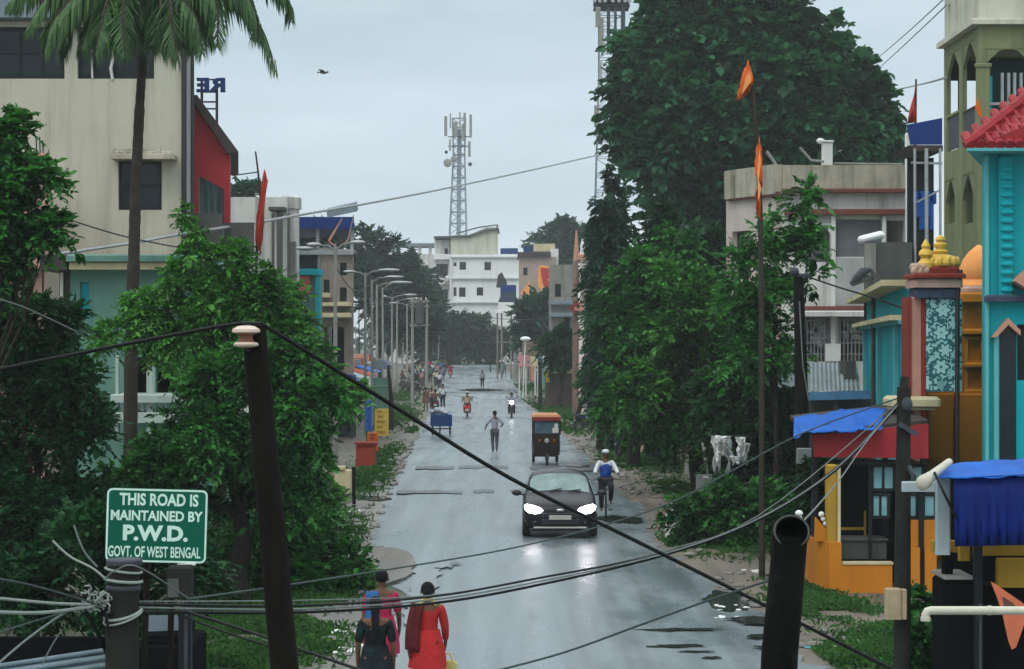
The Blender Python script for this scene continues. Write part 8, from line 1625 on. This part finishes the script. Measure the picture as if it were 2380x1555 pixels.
# ---------------------------------------------------------------- roadside clutter and haze
q = random.Random(33)
clut = [(826, 842, 760, 'lean pole'), (836, 870, 700, ''), (858, 872, 720, ''), (900, 885, 740, ''), (935, 878, 720, ''), (1000, 868, 735, ''), (1018, 862, 748, ''), (1140, 866, 742, ''), (1214, 900, 770, ''), (1228, 880, 700, ''), (1262, 905, 740, ''), (1290, 930, 770, '')]
names = ['thin pole leaning behind the blue stall boards', 'thin pole behind the first receding lamp', 'thin dark pole between the first two receding lamps', 'short dark pole by the green kiosk', 'thin pole left of the crowd', 'thin pole above the crowd, left one', 'thin pole above the crowd, right one', 'thin pole at the road end', 'thin grey pole behind the pink and beige stall', 'tall thin grey pole behind the brown boards', 'thin pole between the two right stalls', 'thin pole by the parked three-wheeler']
tops = []
for (px, pyb, pyt, _), lb in zip(clut, names):
    c = GP(px, pyb); t = P(px + q.uniform(-4, 4), pyt, c.y); tops.append(t); b = MB(); b.tube([c, t], [.075, .05], 7); b.bar(t + Vector((-.45, 0, -.25)), t + Vector((.45, 0, -.2)), .06)
    for dx in (-.38, .38): b.lathe(t + Vector((dx, 0, -.18)), [(.03, 0), (.05, .06), (.02, .14)], 7)
    o = b.build('utility_pole', M[q.choice(('greycon', 'polegrey', 'lamppole'))], None, True, base=c); tag(o, lb, 'pole', 'thin utility poles along the far road')
def wire(label, a, c, sag, r=.022):
    pts = [a.lerp(c, i/14) - Vector((0, 0, sag*4*(i/14)*(1-i/14))) for i in range(15)]; b = MB(); b.tube(pts, r, 5); o = b.build('overhead_cable', M['wire'], None, True, base=a); tag(o, label, 'cable', 'sagging wires along the far road')
lampt = [P(px, py+6, Y) for px, py, Y, _ in lamp]
for i in range(len(lampt)-1): wire('sagging wire between neighbouring receding street lamps', lampt[i] + Vector((0,0,-.6)), lampt[i+1] + Vector((0,0,-.6)), .5)
for i in (8, 9, 10): wire('sagging wire between the thin poles of the right roadside', tops[i], tops[i+1], .5)
wire('wire crossing the far road above the crowd', lampt[4], tops[8], .9); wire('wire crossing the far road beyond the tricycle', lampt[2], tops[10], .8)
# shop fronts and awnings on the left, between the lamps
fronts = [(112, -7.6, 3.2, 3.4, 'grimewhite', 'bluesheet', 'grey white shop with a deep blue awning behind the first lamps'), (124, -7.8, 3.0, 3.0, 'ochre', 'tin', 'ochre shop with a tin awning behind the lamp row'), (136, -8.0, 3.2, 3.6, 'paleteal', 'redboard', 'pale teal shop with a brick red awning behind the lamp row'), (150, -8.2, 3.4, 3.2, 'concrete', 'tarp', 'grey shop with a bright blue awning near the transformer'), (166, -8.4, 3.4, 3.4, 'salmon', 'tin', 'salmon pink shop with a tin awning beyond the transformer'), (184, -8.6, 3.4, 3.0, 'grimewhite', 'greycon', 'grey white shop with a dark awning near the crowd'),
          (156, 6.6, 3.4, 3.2, 'concrete', 'tin', 'grey stall with a tin awning behind the brown boards on the right'), (182, 6.4, 3.2, 3.2, 'paleteal', 'tarpd', 'pale teal stall with a blue awning on the far right'), (206, 6.2, 3.4, 3.4, 'salmon', 'tin', 'salmon pink stall with a tin awning at the far right road end')]
for Y, u, w_, h_, wm, am, lb in fronts:
    s = -1 if u < 0 else 1; p = RU(u, Y); root = thing('roadside_shop', lb, 'shop', p, 'small shops along the far road')
    x0, x1 = (p.x - w_, p.x) if s < 0 else (p.x, p.x + w_); zg = p.z
    b = MB(); b.shell(x0, x1, Y, Y+7, zg, zg+h_, .2, front=[(x0+.5, x1-.5, zg+.4, zg+2.2)], xl=x0 - .02*7, xr=x1 - .02*7); b.build('wall', M[wm], root)
    b = MB(); b.prism([(0, 2.7), (-s*1.5, 2.25), (-s*1.5, 2.31), (0, 2.78)], (p.x - s*.02, Y-.4, zg), (1,0,0), (0,0,1), (0,6.5,0)); b.box(x0, x1, Y-.9, Y-.06, zg+2.35, zg+2.41); b.build('awning', M[am], root)
    b = MB(); b.cbox(x0+.1, x1-.1, Y-.14, Y-.03, zg+2.5, zg+3.1, .02); sg = b.build('signboard', M[q.choice(('blueboard', 'yellow', 'redboard', 'wframe', 'orangeboard'))], root)
    b = MB(); b.box(x0+.3, x1-.3, Y-.16, Y-.145, zg+2.68, zg+2.88); b.build('painted_band', M[q.choice(('wframe', 'creamtrim', 'dred'))], sg)
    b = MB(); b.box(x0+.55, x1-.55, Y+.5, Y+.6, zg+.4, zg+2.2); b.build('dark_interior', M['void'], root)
    b = MB()
    for i in range(4): b.cbox(x0+.6+i*.55, x0+1.0+i*.55, Y-.5, Y-.1, zg, zg+q.uniform(.3, .8), .03)
    b.build('goods', M[q.choice(('creamtrim', 'redboard', 'tealtrim', 'grey'))], root)
# litter and plastic at the left kerb and lower right
for i, (px, py, r, mt, lb) in enumerate([(800, 1475, .16, 'farwhite', 'white plastic litter on the left shoulder, upper heap'), (792, 1512, .2, 'farwhite', 'white plastic litter on the left shoulder, lower heap'), (822, 1190, .16, 'white', 'pale rubble by the left road edge'), (1700, 1415, .16, 'farwhite', 'crumpled white plastic by the right puddle'), (1690, 1440, .14, 'farwhite', 'small white plastic scrap by the right puddle'), (1900, 1500, .16, 'tealtrim', 'teal plastic scrap beside the black pipe post'), (1745, 1330, .16, 'white', 'pale stone at the foot of the bamboo flag pole')]):
    c = GP(px, py); b = MB(); q2 = random.Random(i)
    for k_ in range(9): b.ell((c.x + q2.uniform(-r, r)*1.5, c.y + q2.uniform(-r, r)*2, c.z + r*.12), (r*q2.uniform(.15, .5), r*q2.uniform(.15, .5), r*q2.uniform(.06, .2)), 5, 4)
    o = b.build('litter', M[mt], None, False, base=c); tag(o, lb, 'litter')
# damp air
m = bpy.data.materials.new('damp_air'); m.use_nodes = True; t = m.node_tree; t.nodes.clear(); o_ = t.nodes.new('ShaderNodeOutputMaterial'); v = t.nodes.new('ShaderNodeVolumePrincipled'); v.inputs['Color'].default_value = (.93, .97, 1, 1); v.inputs['Density'].default_value = HAZE = .0005; v.inputs['Anisotropy'].default_value = .2; t.links.new(v.outputs[0], o_.inputs['Volume'])
b = MB(); b.box(-950, 950, -80, 2600, -2, 40); o = b.build('haze', m); o['kind'] = 'stuff'; o['label'] = 'thin damp air fading the far end of the street'
